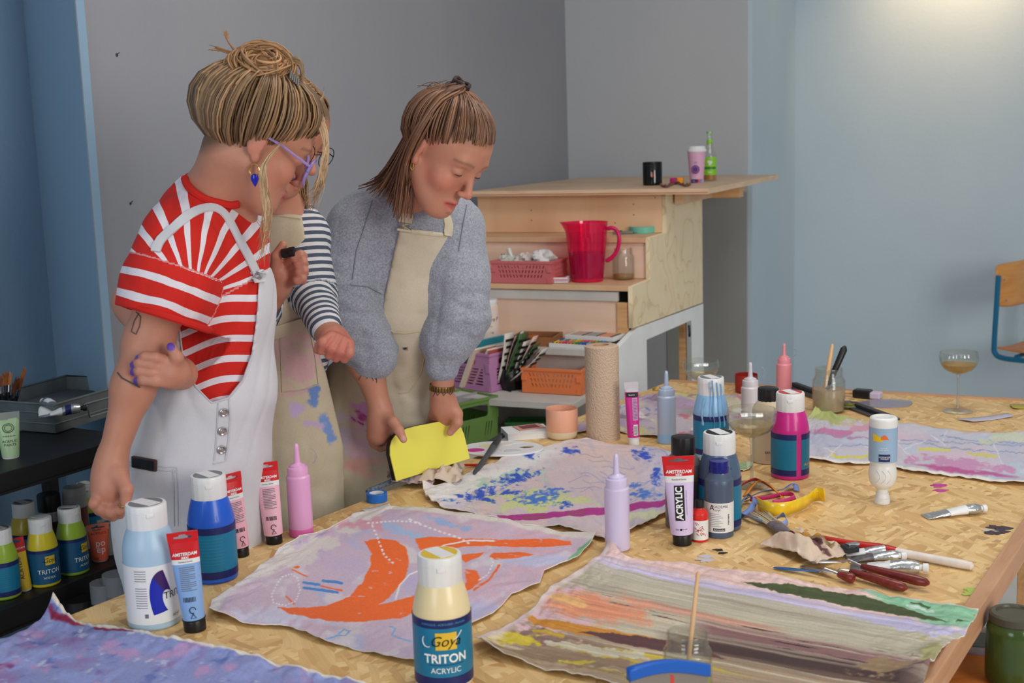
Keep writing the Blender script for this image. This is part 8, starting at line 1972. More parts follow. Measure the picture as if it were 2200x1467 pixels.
 for k in range(330):
  t = rr.random(); ln = rr.uniform(.78, 1.04); j = np.array((rr.gauss(0, .004), rr.gauss(0, .010), rr.gauss(0, .004)))
  a, c_ = (LB, MBd) if t < .5 else (MBd, RBd); q = (t * 2) % 1
  P = [(1 - q) * np.array(x) + q * np.array(y) + j * (0 if i == 0 else 1) for i, (x, y) in enumerate(zip(a, c_))]
  pth = spline(P, 16); paths.append(pth[:max(6, int(len(pth) * ln))])
 strands(b, paths, .0027, cd, cl, rr, taper=.15)
 fly = []
 for k in range(14):
  x0 = rr.uniform(955, 1010); fly.append(spline([w_(x0, 195, 2.73), w_(x0 - 20 + rr.uniform(-10, 10), 178 + rr.uniform(-6, 8), 2.74), w_(x0 - 60, 192 + rr.uniform(-10, 20), 2.76)], 8))
 for k in range(12): fly.append(spline([w_(884 + rr.uniform(-8, 8), 362, 2.68), w_(882 + rr.uniform(-10, 10), 420, 2.70), w_(868 + rr.uniform(-6, 26), 478 + rr.uniform(-12, 10), 2.73)], 8))
 strands(b, fly, .0008, cd, cl, rr, seg=4)
 b.obj('hair', MATS['hair_strand'], root, ang=180, vcol=True)
 b = MB()
 for k in range(3): b.tube([Vector(to((.016 * math.cos(t), -.040 + .016 * math.sin(t), .124 + .005 * k + .002 * math.sin(3 * t)))) for t in [2 * PI * i / 20 for i in range(21)]], .0042, 8)
 b.obj('hair_tie', mat('tie_brown', (52, 36, 34), 0.7), root)
 lower_body(root, [w_(800, 930, 3.08), w_(855, 930, 3.07)], [(W(785, 900, 3.1).x, 3.1), (W(868, 900, 3.08).x, 3.08)])
 settle(root)
 return root
woman_grey()
# ================================================================== WOMAN IN THE RED STRIPED SHIRT
def stripe_mat(name, ca, cb, duty, rough=0.85):
 m, nt, b, L, N = nodes_mat(name); a = N('ShaderNodeAttribute'); a.attribute_name = 'stripe'
 fr = N('ShaderNodeMath'); fr.operation = 'FRACT'; L(a.outputs['Fac'], fr.inputs[0]); gt = N('ShaderNodeMath'); gt.operation = 'LESS_THAN'; gt.inputs[1].default_value = duty; L(fr.outputs[0], gt.inputs[0])
 mx = N('ShaderNodeMix'); mx.data_type = 'RGBA'; L(gt.outputs[0], mx.inputs[0]); mx.inputs[6].default_value = lin(ca); mx.inputs[7].default_value = lin(cb); L(mx.outputs[2], b.inputs['Base Color']); b.inputs['Roughness'].default_value = rough
 tc = N('ShaderNodeTexCoord'); n = N('ShaderNodeTexNoise'); n.inputs['Scale'].default_value = 600; L(tc.outputs['Object'], n.inputs['Vector']); bp = N('ShaderNodeBump'); bp.inputs['Strength'].default_value = .15; bp.inputs['Distance'].default_value = .003; L(n.outputs['Fac'], bp.inputs['Height']); L(bp.outputs['Normal'], b.inputs['Normal'])
 return m
stripe_mat('stripe_red', (206, 30, 18), (226, 220, 228), 0.34)
stripe_mat('stripe_navy', (216, 216, 218), (74, 84, 104), 0.5)
mat('denim_white', (208, 208, 214), 0.85, bump=0.2, bscale=700, noise=0.03, nscale=12); mat('denim_seam', (196, 196, 202), 0.9)
def woman_red():
 root = thing('person', 'person in red and white striped shirt and white overalls with a messy bun', 'person', (W(410, 1000, 2.47).x, 2.47, 0))
 Y0 = 2.44; S = Sdf(); s = 1.10; cen = w_(545, 298, 2.38)
 to, inv, R = head_frame(cen, (.80, .36, -.48), (.42, .06, .84), s); add_head(S, to, R, s)
 nb = w_(462, 440, 2.43); S.c(to((0, -.028, -.040)), nb, .050, .060, .03); S.c(nb, w_(455, 520, 2.44), .065, .09, .04)
 sN, sF = w_(392, 520, 2.335), w_(490, 500, 2.58); S.c(nb + np.array((0, 0, -.05)), sN, .05, .045, .05); S.c(nb + np.array((0, 0, -.05)), sF, .05, .045, .05)
 el, wr = w_(318, 735, 2.30), w_(240, 985, 2.25); S.chain([sN, w_(352, 640, 2.30), el, w_(287, 830, 2.275), wr], [.046, .046, .041, .036, .0245], .03)
 S.chain([sF, w_(360, 610, 2.56), w_(292, 650, 2.50), w_(330, 740, 2.40), w_(385, 800, 2.32)], [.045, .044, .040, .034, .026], .03)
 S.chain([wr, w_(236, 1020, 2.245), w_(232, 1050, 2.235)], [.0245, .029, .031], .02); S.e(w_(250, 1035, 2.235), (.020, .018, .026), .015)
 for k, (a, b_, c_) in enumerate([((212, 1058), (203, 1082), (212, 1098)), ((226, 1066), (219, 1094), (227, 1107)), ((241, 1068), (238, 1100), (243, 1111)), ((256, 1064), (257, 1094), (258, 1106))]): S.finger([w_(*a, 2.225 + .004 * k), w_(*b_, 2.205 + .004 * k), w_(*c_, 2.215 + .006 * k)], [.0115, .0103, .0085], .005)
 S.finger([w_(256, 1020, 2.225), w_(272, 1052, 2.205), w_(270, 1082, 2.200)], [.015, .0125, .0095], .012)
 S.chain([w_(392, 805, 2.32), w_(372, 800, 2.27), w_(358, 798, 2.25)], [.026, .027, .026], .02)
 nails = []
 for a, b_, c_, t_ in [((360, 776), (332, 768), (312, 766), (298, 771)), ((360, 790), (325, 783), (300, 780), (287, 784)), ((360, 805), (325, 800), (300, 797), (287, 799)), ((360, 820), (332, 818), (308, 816), (294, 818))]:
  S.finger([w_(*a, 2.243), w_(*b_, 2.228), w_(*c_, 2.226), w_(*t_, 2.236)], [.0115, .0105, .0095, .0080], .006); nails.append(w_(*t_, 2.229))
 S.finger([w_(372, 788, 2.25), w_(380, 768, 2.238), w_(368, 746, 2.236)], [.0140, .0120, .0095], .010); nails.append(w_(366, 744, 2.227))
 V_ = (86, 58, 190); spots = [(n, .0085, V_, 1.0, 6) for n in nails[:4]] + [(nails[4], .0095, V_, 1.0, 6), (w_(340, 795, 2.23), .06, (222, 150, 132), .3, 2), (w_(235, 1060, 2.21), .06, (216, 142, 122), .35, 2), (el, .07, (222, 160, 140), .25, 2)]
 lo, hi = bounds(S); grow('body', S, lo, hi, 0.0029, MATS['skin'], root, skin_colour(inv, .7, spots, scalp=(.004, .60, 1.10, (112, 84, 60)))); BODY = S
 G = Sdf(); G.chain([w_(450, 520, 2.44), w_(455, 640, 2.45), w_(468, 830, 2.46)], [.096, .102, .094], .06); G.c(w_(402, 505, 2.36), w_(495, 490, 2.57), .070, .070, .06); G.c(w_(448, 450, 2.43), w_(455, 520, 2.44), .076, .10, .04)
 NS = len(G.pr); sl = [w_(392, 525, 2.335), w_(366, 600, 2.315), w_(345, 668, 2.305)]; G.chain(sl, [.076, .080, .079], .03); G.c(w_(490, 500, 2.57), w_(420, 610, 2.60), .07, .075, .03)
 ax = sl[2] - sl[0]; al = np.linalg.norm(ax); ax /= al
 cutp = w_(358, 686, 2.30)
 def wr_(P, D):
  near = np.clip(1 - np.abs(D) / .03, 0, 1); sleeve = np.linalg.norm(P - sl[1], axis=1) < .19
  D = np.where((P - w_(356, 640, 2.30)) @ ax < .12, D, D); t = (P - cutp) @ np.array(ax); dd = np.linalg.norm(P - cutp, axis=1)
  D = np.where(dd < .13, np.maximum(D, t * 1.0), D)
  return D + near * fold(P, D, 40, .013, 51, (.6, .4, 1)) * .8
 G.post.append(wr_)
 G.sub(w_(478, 398, 2.42), (.072, .085, .034), .006)
 def torso_d(P): return np.minimum.reduce([G.one(p, P) for p in G.pr[:NS]])
 def sleeve_d(P): return np.minimum.reduce([G.one(p, P) for p in G.pr[NS:NS + 2]])
 def stripe(V):
  px, py = px_of(V); w2 = noise2(px * .02, py * .02, 52)
  low = (py + .22 * (px - 470) + 8 * np.sin(px * .03)) / 43.0
  ang = np.arctan2(-(py - 640), px - 418); up = ang / .275 + .10 * w2
  bl = (V - sl[0]) @ ax / .040 + .12 * w2 + .0
  tor = np.where(py + .55 * (px - 470) > 640, low, up)
  return np.where((sleeve_d(V) < torso_d(V) - .004) & ((V - sl[0]) @ ax > .045), bl + .2, tor) + 50
 lo, hi = bounds(G); sh = grow('striped_shirt', G, lo, hi, 0.0036, MATS['stripe_red'], root, attrs={'stripe': stripe}, smooth_it=1)
 GB_ = lambda P, *a: np.minimum(G(P), S(P)); Q = [shoot(x, y, GB_, .002) for x, y in [(397, 383), (402, 398), (418, 414), (442, 428), (470, 436), (495, 441), (514, 438)]]; b = MB(); R1 = [Vector(q) for q in spline([q for q in Q if q is not None], 22)]
 b.tube(R1, .0075, 8); b.obj('collar', mat('shirt_red', (200, 28, 18), .85), sh)
 b = MB(); u_ = Vector(ax).cross(Vector((0, 1, 0))).normalized(); v2 = Vector(ax).cross(u_); b.tube([Vector(cutp) - Vector(ax) * .004 + u_ * .079 * math.cos(t) + v2 * .077 * math.sin(t) for t in [2 * PI * k / 40 for k in range(41)]], .007, 8, caps=False); b.obj('sleeve_hem', MATS['shirt_red'], sh)
 A = Sdf(); A.chain([w_(450, 520, 2.44), w_(455, 640, 2.45), w_(465, 830, 2.46)], [.098, .104, .104], .05); A.chain([w_(440, 850, 2.47), w_(418, 980, 2.48), w_(410, 1130, 2.48), w_(415, 1320, 2.48)], [.112, .130, .132, .12], .06)
 U_ = polysd([(384, 680), (390, 740), (402, 790), (425, 835), (455, 864), (490, 852), (520, 815), (540, 760), (550, 690), (554, 640), (556, 588), (600, 560), (600, 300), (200, 300), (200, 690), (372, 690)])
 def cut(P, D):
  px, py = px_of(P); D = D - .009 + np.clip(1 - np.abs(D) / .03, 0, 1) * fold(P, D, 36, .010, 61, (1, .5, .3)); return np.maximum(D, -U_(px, py) / 1090)
 A.post.append(cut); lo, hi = bounds(A); lo[2] = .40
 ov = grow('overalls', A, lo, hi, 0.0046, MATS['denim_white'], root)
 GA = lambda P, *a: np.minimum(G(P), A(P))
 def strap(pts, hw, Sx, nm='strap'):
  Q = [shoot(x, y, Sx, .003) for x, y in pts]; Q = [Vector(q) for q in spline([q for q in Q if q is not None], 26)]; b = MB(); band(b, Q, hw, Sx); return b.obj(nm, MATS['denim_white'], ov)
 strap([(334, 540), (345, 515), (372, 490), (405, 462), (440, 446), (468, 448), (490, 468), (512, 510), (535, 552), (556, 596)], .0085, G)
 strap([(552, 580), (560, 606)], .015, GA, 'strap_tab')
 mat('button_metal', (176, 172, 170), .3, metal=.9)
 def button(px, py, r=.0085, nm='button'):
  q = shoot(px, py, GA, .003); n = grad(GA, q); M = n.to_track_quat('Z', 'Y').to_matrix(); b = MB(); b.lathe([(r, 0), (r, .002), (r * .8, .0032), (r * .55, .0022), (r * .4, .0032), (0, .0034)], 20, M=M, c=q); b.obj(nm, MATS['button_metal'], ov)
 for q in [(481, 886), (478, 926), (476, 966)]: button(*q)
 button(555, 593, .0075)
 dap('placket', [(492, 858), (494, 900), (490, 950), (484, 990), (458, 996)], A, .0016, MATS['denim_seam'], ov, sub=5); dap('placket', [(468, 866), (466, 920), (460, 990)], A, .0013, MATS['denim_seam'], ov, sub=5)
 for pts in ([(274, 992), (310, 998), (345, 1002), (380, 1004)], [(380, 1004), (381, 1060), (382, 1130)], [(372, 1008), (373, 1060), (374, 1130)], [(276, 1000), (310, 1006), (345, 1010), (380, 1012)], [(385, 700), (392, 760), (420, 830), (455, 866), (490, 856), (522, 818), (542, 762)]): dap('seam', pts, A, .0013, MATS['denim_seam'], ov, sub=6)
 q0, q1 = shoot(282, 996, A, .004), shoot(335, 1000, A, .004); ph = thing('smartphone', 'dark smartphone sticking out of the overalls pocket', 'phone', (q0 + q1) / 2 + Vector((0, -.006, .008)))
 d = (q1 - q0).normalized(); ph.rotation_euler = (0, 0, math.atan2(d.y, d.x)); b = MB(); b.box((0, .006, -.006), (.058, .008, .024), bev=.003); b.obj('phone_body', mat('phone_case', (70, 46, 42), .3), ph); b = MB(); b.box((0, .0015, -.006), (.050, .001, .018), bev=.0003); b.obj('screen', MATS['ink_black'], ph)
 ph.rotation_euler = (0, .08, ph.rotation_euler[2])
 dap('arm_tattoo', [(298, 672), (288, 690), (282, 712), (292, 718), (300, 700), (302, 680), (292, 670)], BODY, .0008, MATS['tattoo_ink'], root, off=.0012); dap('arm_tattoo', [(252, 800), (262, 812), (285, 824), (300, 832)], BODY, .0012, MATS['tattoo_ink'], root, off=.0012)
 mat('silver', (200, 198, 196), .2, metal=1.0)
 for (px, py, Y, m) in [(345, 799, 2.236, 'silver'), (343, 817, 2.238, 'silver'), (268, 1084, 2.200, 'gold_metal')]:
  b = MB(); c = Vector(w_(px, py, Y)); b.tube([c + Vector((.0015 * math.sin(t), .0115 * math.cos(t), .0115 * math.sin(t))) for t in [2 * PI * k / 18 for k in range(19)]] if px > 300 else [c + Vector((.0115 * math.cos(t), .0115 * math.sin(t), 0)) for t in [2 * PI * k / 18 for k in range(19)]], .0013, 6); b.obj('finger_ring', MATS[m], root)
 e0 = Vector(to((.072, .004, -.036))); b = MB(); b.tube([e0 + Vector((.009 * math.sin(t), 0, .011 * math.cos(t) - .011)) for t in [2 * PI * k / 18 for k in range(19)]], .0013, 6); er = b.obj('hoop_earring', MATS['gold_metal'], root)
 b = MB(); b.lathe([(0, -.016), (.004, -.010), (.0075, -.001), (.006, .006), (.002, .008), (0, .008)], 12, sy=.6, c=e0 + Vector((0, 0, -.026))); b.obj('blue_drop', mat('blue_gem', (44, 52, 214), .15, trans=.3), er)
 mat('frame_lilac', (176, 150, 214), .25, trans=.3)
 b = MB()
 for q in (-1, 1): b.tube([to((q * .074, -.004, .014)), to((q * .074, .03, .012)), to((q * .068, .090, .002))], .0026, 6)
 for q in (-1, 1): b.tube([to((q * .036 + .027 * math.cos(t), .104 - .012 * abs(math.cos(t)) * (1 if math.cos(t) * q > 0 else 0) , -.008 + .024 * math.sin(t))) for t in [2 * PI * k / 26 for k in range(27)]], .0030, 6)
 b.tube([to((-.010, .106, -.002)), to((0, .108, .001)), to((.010, .106, -.002))], .0022, 6); gl = b.obj('spectacles', MATS['frame_lilac'], root)
 b = MB()
 for q in (-1, 1): b.add([to((q * .036, .103, -.008))] + [to((q * .036 + .026 * math.cos(t), .103 - .010 * max(0, math.cos(t) * q), -.008 + .023 * math.sin(t))) for t in [2 * PI * k / 20 for k in range(20)]], [(0, 1 + k, 1 + (k + 1) % 20) for k in range(20)])
 b.obj('lenses', MATS['lens_lilac'], gl)
 hair_up(root, to, inv, R, s, cen)
 lower_body(root, [w_(385, 1000, 2.50), w_(440, 1000, 2.50)], [(W(385, 1000, 2.5).x, 2.52), (W(440, 1000, 2.5).x, 2.56)], 'shoe_white', 'denim_white')
 settle(root)
def hair_up(root, to, inv, R, s, cen):
 Hc = Sdf(); Hc.e(to((0, -.010, .036)), np.array((.0725, .0945, .080)) * s, .02, R); hl = lambda y: .004 + .60 * y if y > 0 else .004 + 1.10 * y
 def hcut(P, D): L = inv(P); h = np.where(L[:, 1] > 0, .004 + .60 * L[:, 1], .004 + 1.10 * L[:, 1]); return np.maximum(D, (h - L[:, 2]) * s * .8)
 Hc.post.append(hcut); lo, hi = bounds(Hc); V, F = sdf_mesh(Hc, lo, hi, .005); b = MB(); b.add(V.tolist(), F.tolist(), lin((120, 92, 66)))
 rr = random.Random(15); cd, cl = (88, 66, 46), (180, 142, 102)
 strands(b, scalp_paths(to, (0, -.20, .98), 1150, rr, lambda y: hl(y) - .009, R0=(.0765, .103, .086), bulge=.07, jit=.022), .0019 * s, cd, cl, rr)
 bc = np.array(w_(560, 150, 2.36)); paths = []
 for k in range(300):                     # the bun: loops of hair wound around a core
  n = np.array([.35 + rr.gauss(0, .28), -.75 + rr.gauss(0, .28), .5 + rr.gauss(0, .28)]); n /= np.linalg.norm(n); u = np.cross(n, [0.3, 1, 0.2]); u /= np.linalg.norm(u); v = np.cross(n, u); ra = rr.uniform(.018, .056); ph = rr.uniform(0, 6.3); ln = rr.uniform(1.6, 3.6); of = n * (rr.uniform(-.01, .012) + .034 * (1 - (ra / .058) ** 2))
  paths.append([bc + of + np.array([1.12, 1.0, .92]) * (ra * (1 + .06 * math.sin(3 * q + ph)) * (u * math.cos(ph + q) + v * math.sin(ph + q))) for q in [ln * i / 11 for i in range(12)]])
 strands(b, paths, .0024, (112, 78, 48), (190, 142, 96), rr)
 S_ = Sdf(); S_.e(bc, (.046, .044, .040)); lo, hi = bounds(S_); V, F = sdf_mesh(S_, lo, hi, .006); b.add(V.tolist(), F.tolist(), lin((120, 84, 54)))
 loose = []
 for k in range(22):
  j = rr.uniform(-6, 6); loose.append(spline([w_(535 + j, 140 + j, 2.40), w_(508 + j, 112 + j * .5, 2.40), w_(488 + j * .4, 85 + j, 2.40), w_(486 + rr.uniform(-6, 6), 66 + rr.uniform(-4, 16), 2.40)], 8))
 for k in range(10): j = rr.uniform(-5, 5); loose.append(spline([w_(530, 140 + j, 2.40), w_(500, 118 + j, 2.40), w_(470 + j, 106 + j, 2.41), w_(442 + rr.uniform(0, 30), 100 + rr.uniform(-4, 12), 2.41)], 8))
 for k in range(16): j = rr.uniform(-6, 6); loose.append(spline([w_(520, 150 + j, 2.39), w_(495, 146 + j, 2.39), w_(476 + j, 140 + j * .5, 2.39)], 6))
 strands(b, loose, .0014, (150, 104, 64), (196, 146, 96), rr, taper=.1)
 for k in range(9):                       # ends of the bun above the clip
  j = rr.uniform(-8, 8); strands(b, [spline([w_(590 + j, 150, 2.37), w_(622, 132 + j * .6, 2.36), w_(644, 136 + j, 2.36), w_(650, 168 + j, 2.36), w_(634, 186 + j, 2.36)], 10)], .0036, (96, 74, 52), (150, 118, 84), rr)
 wis = []
 u2 = rr.uniform
 for k in range(34): j = u2(-7, 7); wis.append(spline([to((.040, .095, .058)), w_(680 + j, 235 + u2(-8, 8), 2.36), w_(700 + j, 300, 2.35), w_(697 + u2(-9, 9), 350, 2.35), w_(685 + u2(-12, 12), 400 + j, 2.36), w_(668 + u2(-16, 14), 440 + u2(-30, 18), 2.37)], 14))
 for k in range(40): j = u2(-7, 7); wis.append(spline([to((.078, .030, .022)), w_(570 + j, 350, 2.28), w_(566 + u2(-9, 9), 395, 2.28), w_(572 + u2(-10, 12), 440, 2.29), w_(568 + u2(-12, 16), 495, 2.30), w_(562 + u2(-14, 18), 545 + u2(-80, 30), 2.31)], 14))
 for k in range(10): j = rr.uniform(-4, 4); wis.append(spline([w_(450 + j, 300, 2.36), w_(436 + j, 320, 2.36), w_(428 + j, 345 + j, 2.37), w_(430 + j, 365, 2.37)], 8))
 for k in range(20): wis.append(spline([to((.02 - .004 * k, .08, .10 + .002 * k)), w_(650 + k * 2, 180 + k * 5, 2.36), w_(690 + rr.uniform(-8, 8), 230 + k * 3, 2.36), w_(700, 262 + rr.uniform(0, 30), 2.36)], 8))
 strands(b, wis, .0009, (150, 114, 80), (220, 186, 146), rr, seg=4, taper=.2)
 b.obj('hair', MATS['hair_strand'], root, ang=180, vcol=True)
 b = MB()
 for k in range(5): p = w_(620 + 4 * k, 150 + 4 * k, 2.335); b.tube([p, p + np.array((.006, -.01, -.004)), p + np.array((.004, -.012, -.016))], .0022, 6)
 b.obj('claw_clip', mat('clip_grey', (96, 90, 84), .35), root)
woman_red()
# ================================================================== WOMAN IN THE NAVY STRIPED SHIRT, BEHIND
def woman_navy():
 root = thing('person', 'person in navy striped shirt and paint-stained apron holding a black marker, half hidden', 'person', (W(635, 1000, 2.86).x, 2.86, 0))
 S = Sdf(); s = 1.04; cen = w_(602, 288, 2.72); to, inv, R = head_frame(cen, (.76, -.42, -.46), (.40, -.10, .86), s); add_head(S, to, R, s, .003)
 nb = w_(598, 455, 2.80); S.c(to((0, -.025, -.045)), nb, .045, .050, .03); S.c(nb, w_(600, 540, 2.83), .055, .08, .04)
 sL, sR = w_(548, 505, 2.88), w_(652, 505, 2.80); S.c(nb + np.array((0, 0, -.04)), sL, .045, .04, .04); S.c(nb + np.array((0, 0, -.04)), sR, .045, .04, .04)
 S.chain([sR, w_(676, 640, 2.76), w_(704, 716, 2.645)], [.042, .038, .025], .03); S.chain([sL, w_(548, 700, 2.80), w_(580, 640, 2.68)], [.042, .038, .025], .03)
 S.chain([w_(704, 716, 2.645), w_(716, 730, 2.62), w_(724, 742, 2.605)], [.025, .029, .030], .02); S.e(w_(730, 745, 2.60), (.030, .024, .022), .015)
 for k, (a, b_, c_) in enumerate([((712, 722), (694, 736), (690, 754)), ((724, 726), (712, 748), (706, 764)), ((738, 732), (730, 754), (722, 770)), ((750, 738), (750, 758), (740, 772))]): S.finger([w_(*a, 2.585), w_(*b_, 2.562), w_(*c_, 2.572)], [.0115, .0108, .0090], .004)
 S.finger([w_(704, 722, 2.60), w_(688, 742, 2.585), w_(682, 752, 2.58)], [.0125, .011, .009], .008)
 S.chain([w_(580, 640, 2.68), w_(592, 612, 2.66), w_(606, 590, 2.645)], [.025, .030, .030], .02)
 for k, (a, b_, c_, d_) in enumerate([((612, 566), (632, 552), (646, 546), (654, 550)), ((618, 580), (640, 568), (652, 562), (656, 568)), ((620, 594), (642, 584), (654, 580), (656, 588)), ((618, 608), (638, 602), (650, 596), (652, 604))]): S.finger([w_(*a, 2.635), w_(*b_, 2.605), w_(*c_, 2.605), w_(*d_, 2.62)], [.0105, .0096, .0088, .0078], .004)
 S.finger([w_(592, 582, 2.63), w_(594, 550, 2.615), w_(608, 526, 2.615)], [.0135, .0115, .0092], .010)
 spots = [(w_(725, 745, 2.58), .06, (206, 104, 92), .65, 2), (w_(630, 580, 2.61), .05, (216, 136, 120), .45, 2)]
 lo, hi = bounds(S); grow('body', S, lo, hi, .0030, MATS['skin'], root, skin_colour(inv, .8, spots, lips=(170, 56, 52), brow=(110, 78, 56), scalp=(.012, .50, .50, (112, 84, 60))))
 b = MB()
 for q in (-1, 1):
  c = np.array((q * .031, .0735, .002)); b.tube([to(c + np.array((.0140, .0138, .0118)) * np.array((math.sin(a), math.cos(a) * .97, .10 + .1 * math.cos(a)))) for a in np.linspace(-1, 1, 9)], .0011 * s, 5)
 b.obj('eyelashes', MATS['lash'], root)
 b = MB()
 for q in (-1, 1): b.tube([to((q * .034 + .023 * math.cos(t), .102, .000 + .022 * math.sin(t))) for t in [2 * PI * k / 26 for k in range(27)]], .0010, 6); b.tube([to((q * .073, -.004, .012)), to((q * .058, .100, .004))], .0012, 6)
 b.tube([to((-.011, .103, .004)), to((0, .106, .007)), to((.011, .103, .004))], .0010, 6); b.obj('spectacles', MATS['ink_black'], root)
 G = Sdf(); G.chain([w_(600, 520, 2.84), w_(600, 660, 2.86), w_(610, 760, 2.88)], [.088, .100, .105], .05); G.c(w_(556, 500, 2.87), w_(645, 500, 2.81), .062, .058, .05); G.c(w_(598, 462, 2.81), w_(600, 520, 2.84), .06, .08, .03)
 a1 = [w_(652, 510, 2.80), w_(672, 630, 2.765), w_(698, 700, 2.66)]; G.chain(a1, [.056, .050, .036], .02); a2 = [w_(548, 505, 2.88), w_(548, 700, 2.80), w_(574, 652, 2.70)]; G.chain(a2, [.056, .050, .034], .02)
 G.post.append(lambda P, D: D + np.clip(1 - np.abs(D) / .03, 0, 1) * fold(P, D, 50, .007, 71, (.5, .5, 1)))
 def stripe(V):
  d = [G._cap(V, a1[0], a1[1], .056, .05), G._cap(V, a1[1], a1[2], .05, .036), G._cap(V, a2[1], a2[2], .05, .034)]; t = (V[:, 2] + .15 * V[:, 0]) / .0185
  L0 = np.linalg.norm(a1[1] - a1[0]); u0 = (V - a1[0]) @ ((a1[1] - a1[0]) / L0); u1 = L0 + (V - a1[1]) @ ((a1[2] - a1[1]) / np.linalg.norm(a1[2] - a1[1])); k = np.argmin(np.stack(d), 0); mn = np.min(np.stack(d), 0)
  return np.where(mn < .012, np.where(k == 0, u0, u1) / .0165, t) + 100
 lo, hi = bounds(G); grow('striped_shirt', G, lo, hi, .0040, MATS['stripe_navy'], root, attrs={'stripe': stripe})
 A = Sdf(); A.pr = list(G.pr[:4]); A.chain([w_(615, 780, 2.88), w_(632, 950, 2.89), w_(640, 1350, 2.89)], [.110, .118, .122], .06)
 bib = polysd([(546, 452), (648, 462), (662, 540), (664, 600), (640, 640), (660, 690), (700, 800), (738, 960), (745, 1400), (440, 1400), (450, 800), (500, 640), (520, 520)])
 def cut(P, D): px, py = px_of(P); D = G.post[0](P, D) - .011 + np.clip(1 - np.abs(D) / .03, 0, 1) * fold(P, D, 34, .012, 81, (1, .5, .2)) * np.clip((py - 620) / 120, 0, 1); return np.maximum(np.maximum(D, bib(px, py) / 940), np.where(py < 740, P[:, 1] - 2.86, -1))
 A.post.append(cut)
 def acol(V):
  px, py = px_of(V); p = Paint(px, py, (202, 188, 162)); p.wash((208, 196, 172), .02, 91, 0, .6).blob(640, 780, 50, 70, (214, 172, 176), .6, 92, amt=.55).blob(612, 740, 40, 40, (216, 186, 182), .6, 93, amt=.5).blob(676, 850, 12, 26, (110, 140, 200), .8, 94, amt=.7).blob(704, 920, 12, 40, (120, 150, 206), .6, 95, amt=.8, ang=-.25).blob(676, 912, 30, 10, (196, 170, 206), .7, 96, amt=.5).blob(652, 650, 16, 8, (190, 190, 90), .6, 97, amt=.8).blob(640, 880, 20, 20, (200, 176, 216), .7, 98, amt=.5).blob(548, 1090, 16, 50, (206, 110, 150), .8, 99, amt=.7).blob(556, 820, 8, 20, (120, 190, 110), .6, 100, amt=.6)
  return s2l(p.c)
 lo, hi = bounds(A); lo[2] = .34; ap = grow('apron', A, lo, hi, .0052, MATS['apron_cloth'], root, acol)
 for hw, pts in ((.014, [(566, 722), (600, 712), (640, 700), (662, 694)]), (.013, [(572, 724), (578, 790), (582, 830)]), (.012, [(562, 730), (570, 860), (575, 990)])):
  Q = [shoot(x, y, A, .004) for x, y in pts]; Q = [Vector(q) for q in spline([q for q in Q if q is not None], 14)]; b = MB(); band(b, Q, hw, A); b.obj('apron_tie', MATS['apron_plain'], ap)
 q = shoot(575, 724, A, .008); b = MB(); b.lathe([(0, -.012), (.012, -.006), (.015, 0), (.011, .008), (0, .012)], 12, c=q); b.obj('tie_knot', MATS['apron_plain'], ap)
 for pts in ([(602, 726), (604, 780), (606, 842), (650, 838), (684, 826)], [(684, 826), (676, 760), (664, 706)], [(550, 462), (600, 464), (646, 470)]): dap('pocket_seam', pts, A, .0013, MATS['apron_seam'], ap, sub=5)
 a, c = W(606, 545, 2.605), W(634, 540, 2.60); stick('marker_pen', 'black capped marker held at the chest by the person in navy stripes', 'marker', a, c, [(0, .008), (.05, .010), (.6, .010), (.62, .011), (.95, .011), (1.0, .008)], 'cap_black')
 Hc = Sdf(); Hc.e(to((0, -.010, .036)), np.array((.0755, .100, .089)) * s, .02, R); hl = lambda y: .012 + .50 * y
 def hcut(P, D): L = inv(P); return np.maximum(D, (.012 + .50 * L[:, 1] - L[:, 2]) * s * .8)
 Hc.post.append(hcut); lo, hi = bounds(Hc); V, F = sdf_mesh(Hc, lo, hi, .006); b = MB(); b.add(V.tolist(), F.tolist(), lin((112, 84, 60))); rr = random.Random(25); paths = []
 for k in range(330):
  q = -1 if k % 2 else 1; y = rr.uniform(-.09, .045); x0 = q * rr.uniform(.0, .01); e = rr.uniform(-.03, .03)
  P = [to((x0, y, .126 - 4 * (y + .01) ** 2)), to((q * .060, y - .004, .100 - 3 * (y + .01) ** 2)), to((q * .083, y - .012, .040)), to((q * .082, y * .8 - .020, -.03))]
  P += [P[-1] + np.array((.01 * q * 0, -.004, -.07)) + np.array((rr.gauss(0, .006), rr.gauss(0, .008), 0)), P[-1] + np.array((e * .4, -.010, -.135 + rr.uniform(-.03, .02))) + np.array((rr.gauss(0, .008), rr.gauss(0, .008), 0))]
  paths.append(spline(P, 15))
 strands(b, paths, .0028, (112, 80, 54), (184, 144, 102), rr, taper=.2); b.obj('hair', MATS['hair_strand'], root, ang=180, vcol=True)
 lower_body(root, [w_(615, 980, 2.90), w_(650, 980, 2.90)], [(W(600, 980, 2.9).x, 2.92), (W(665, 980, 2.9).x, 2.92)])
 settle(root)
woman_navy()
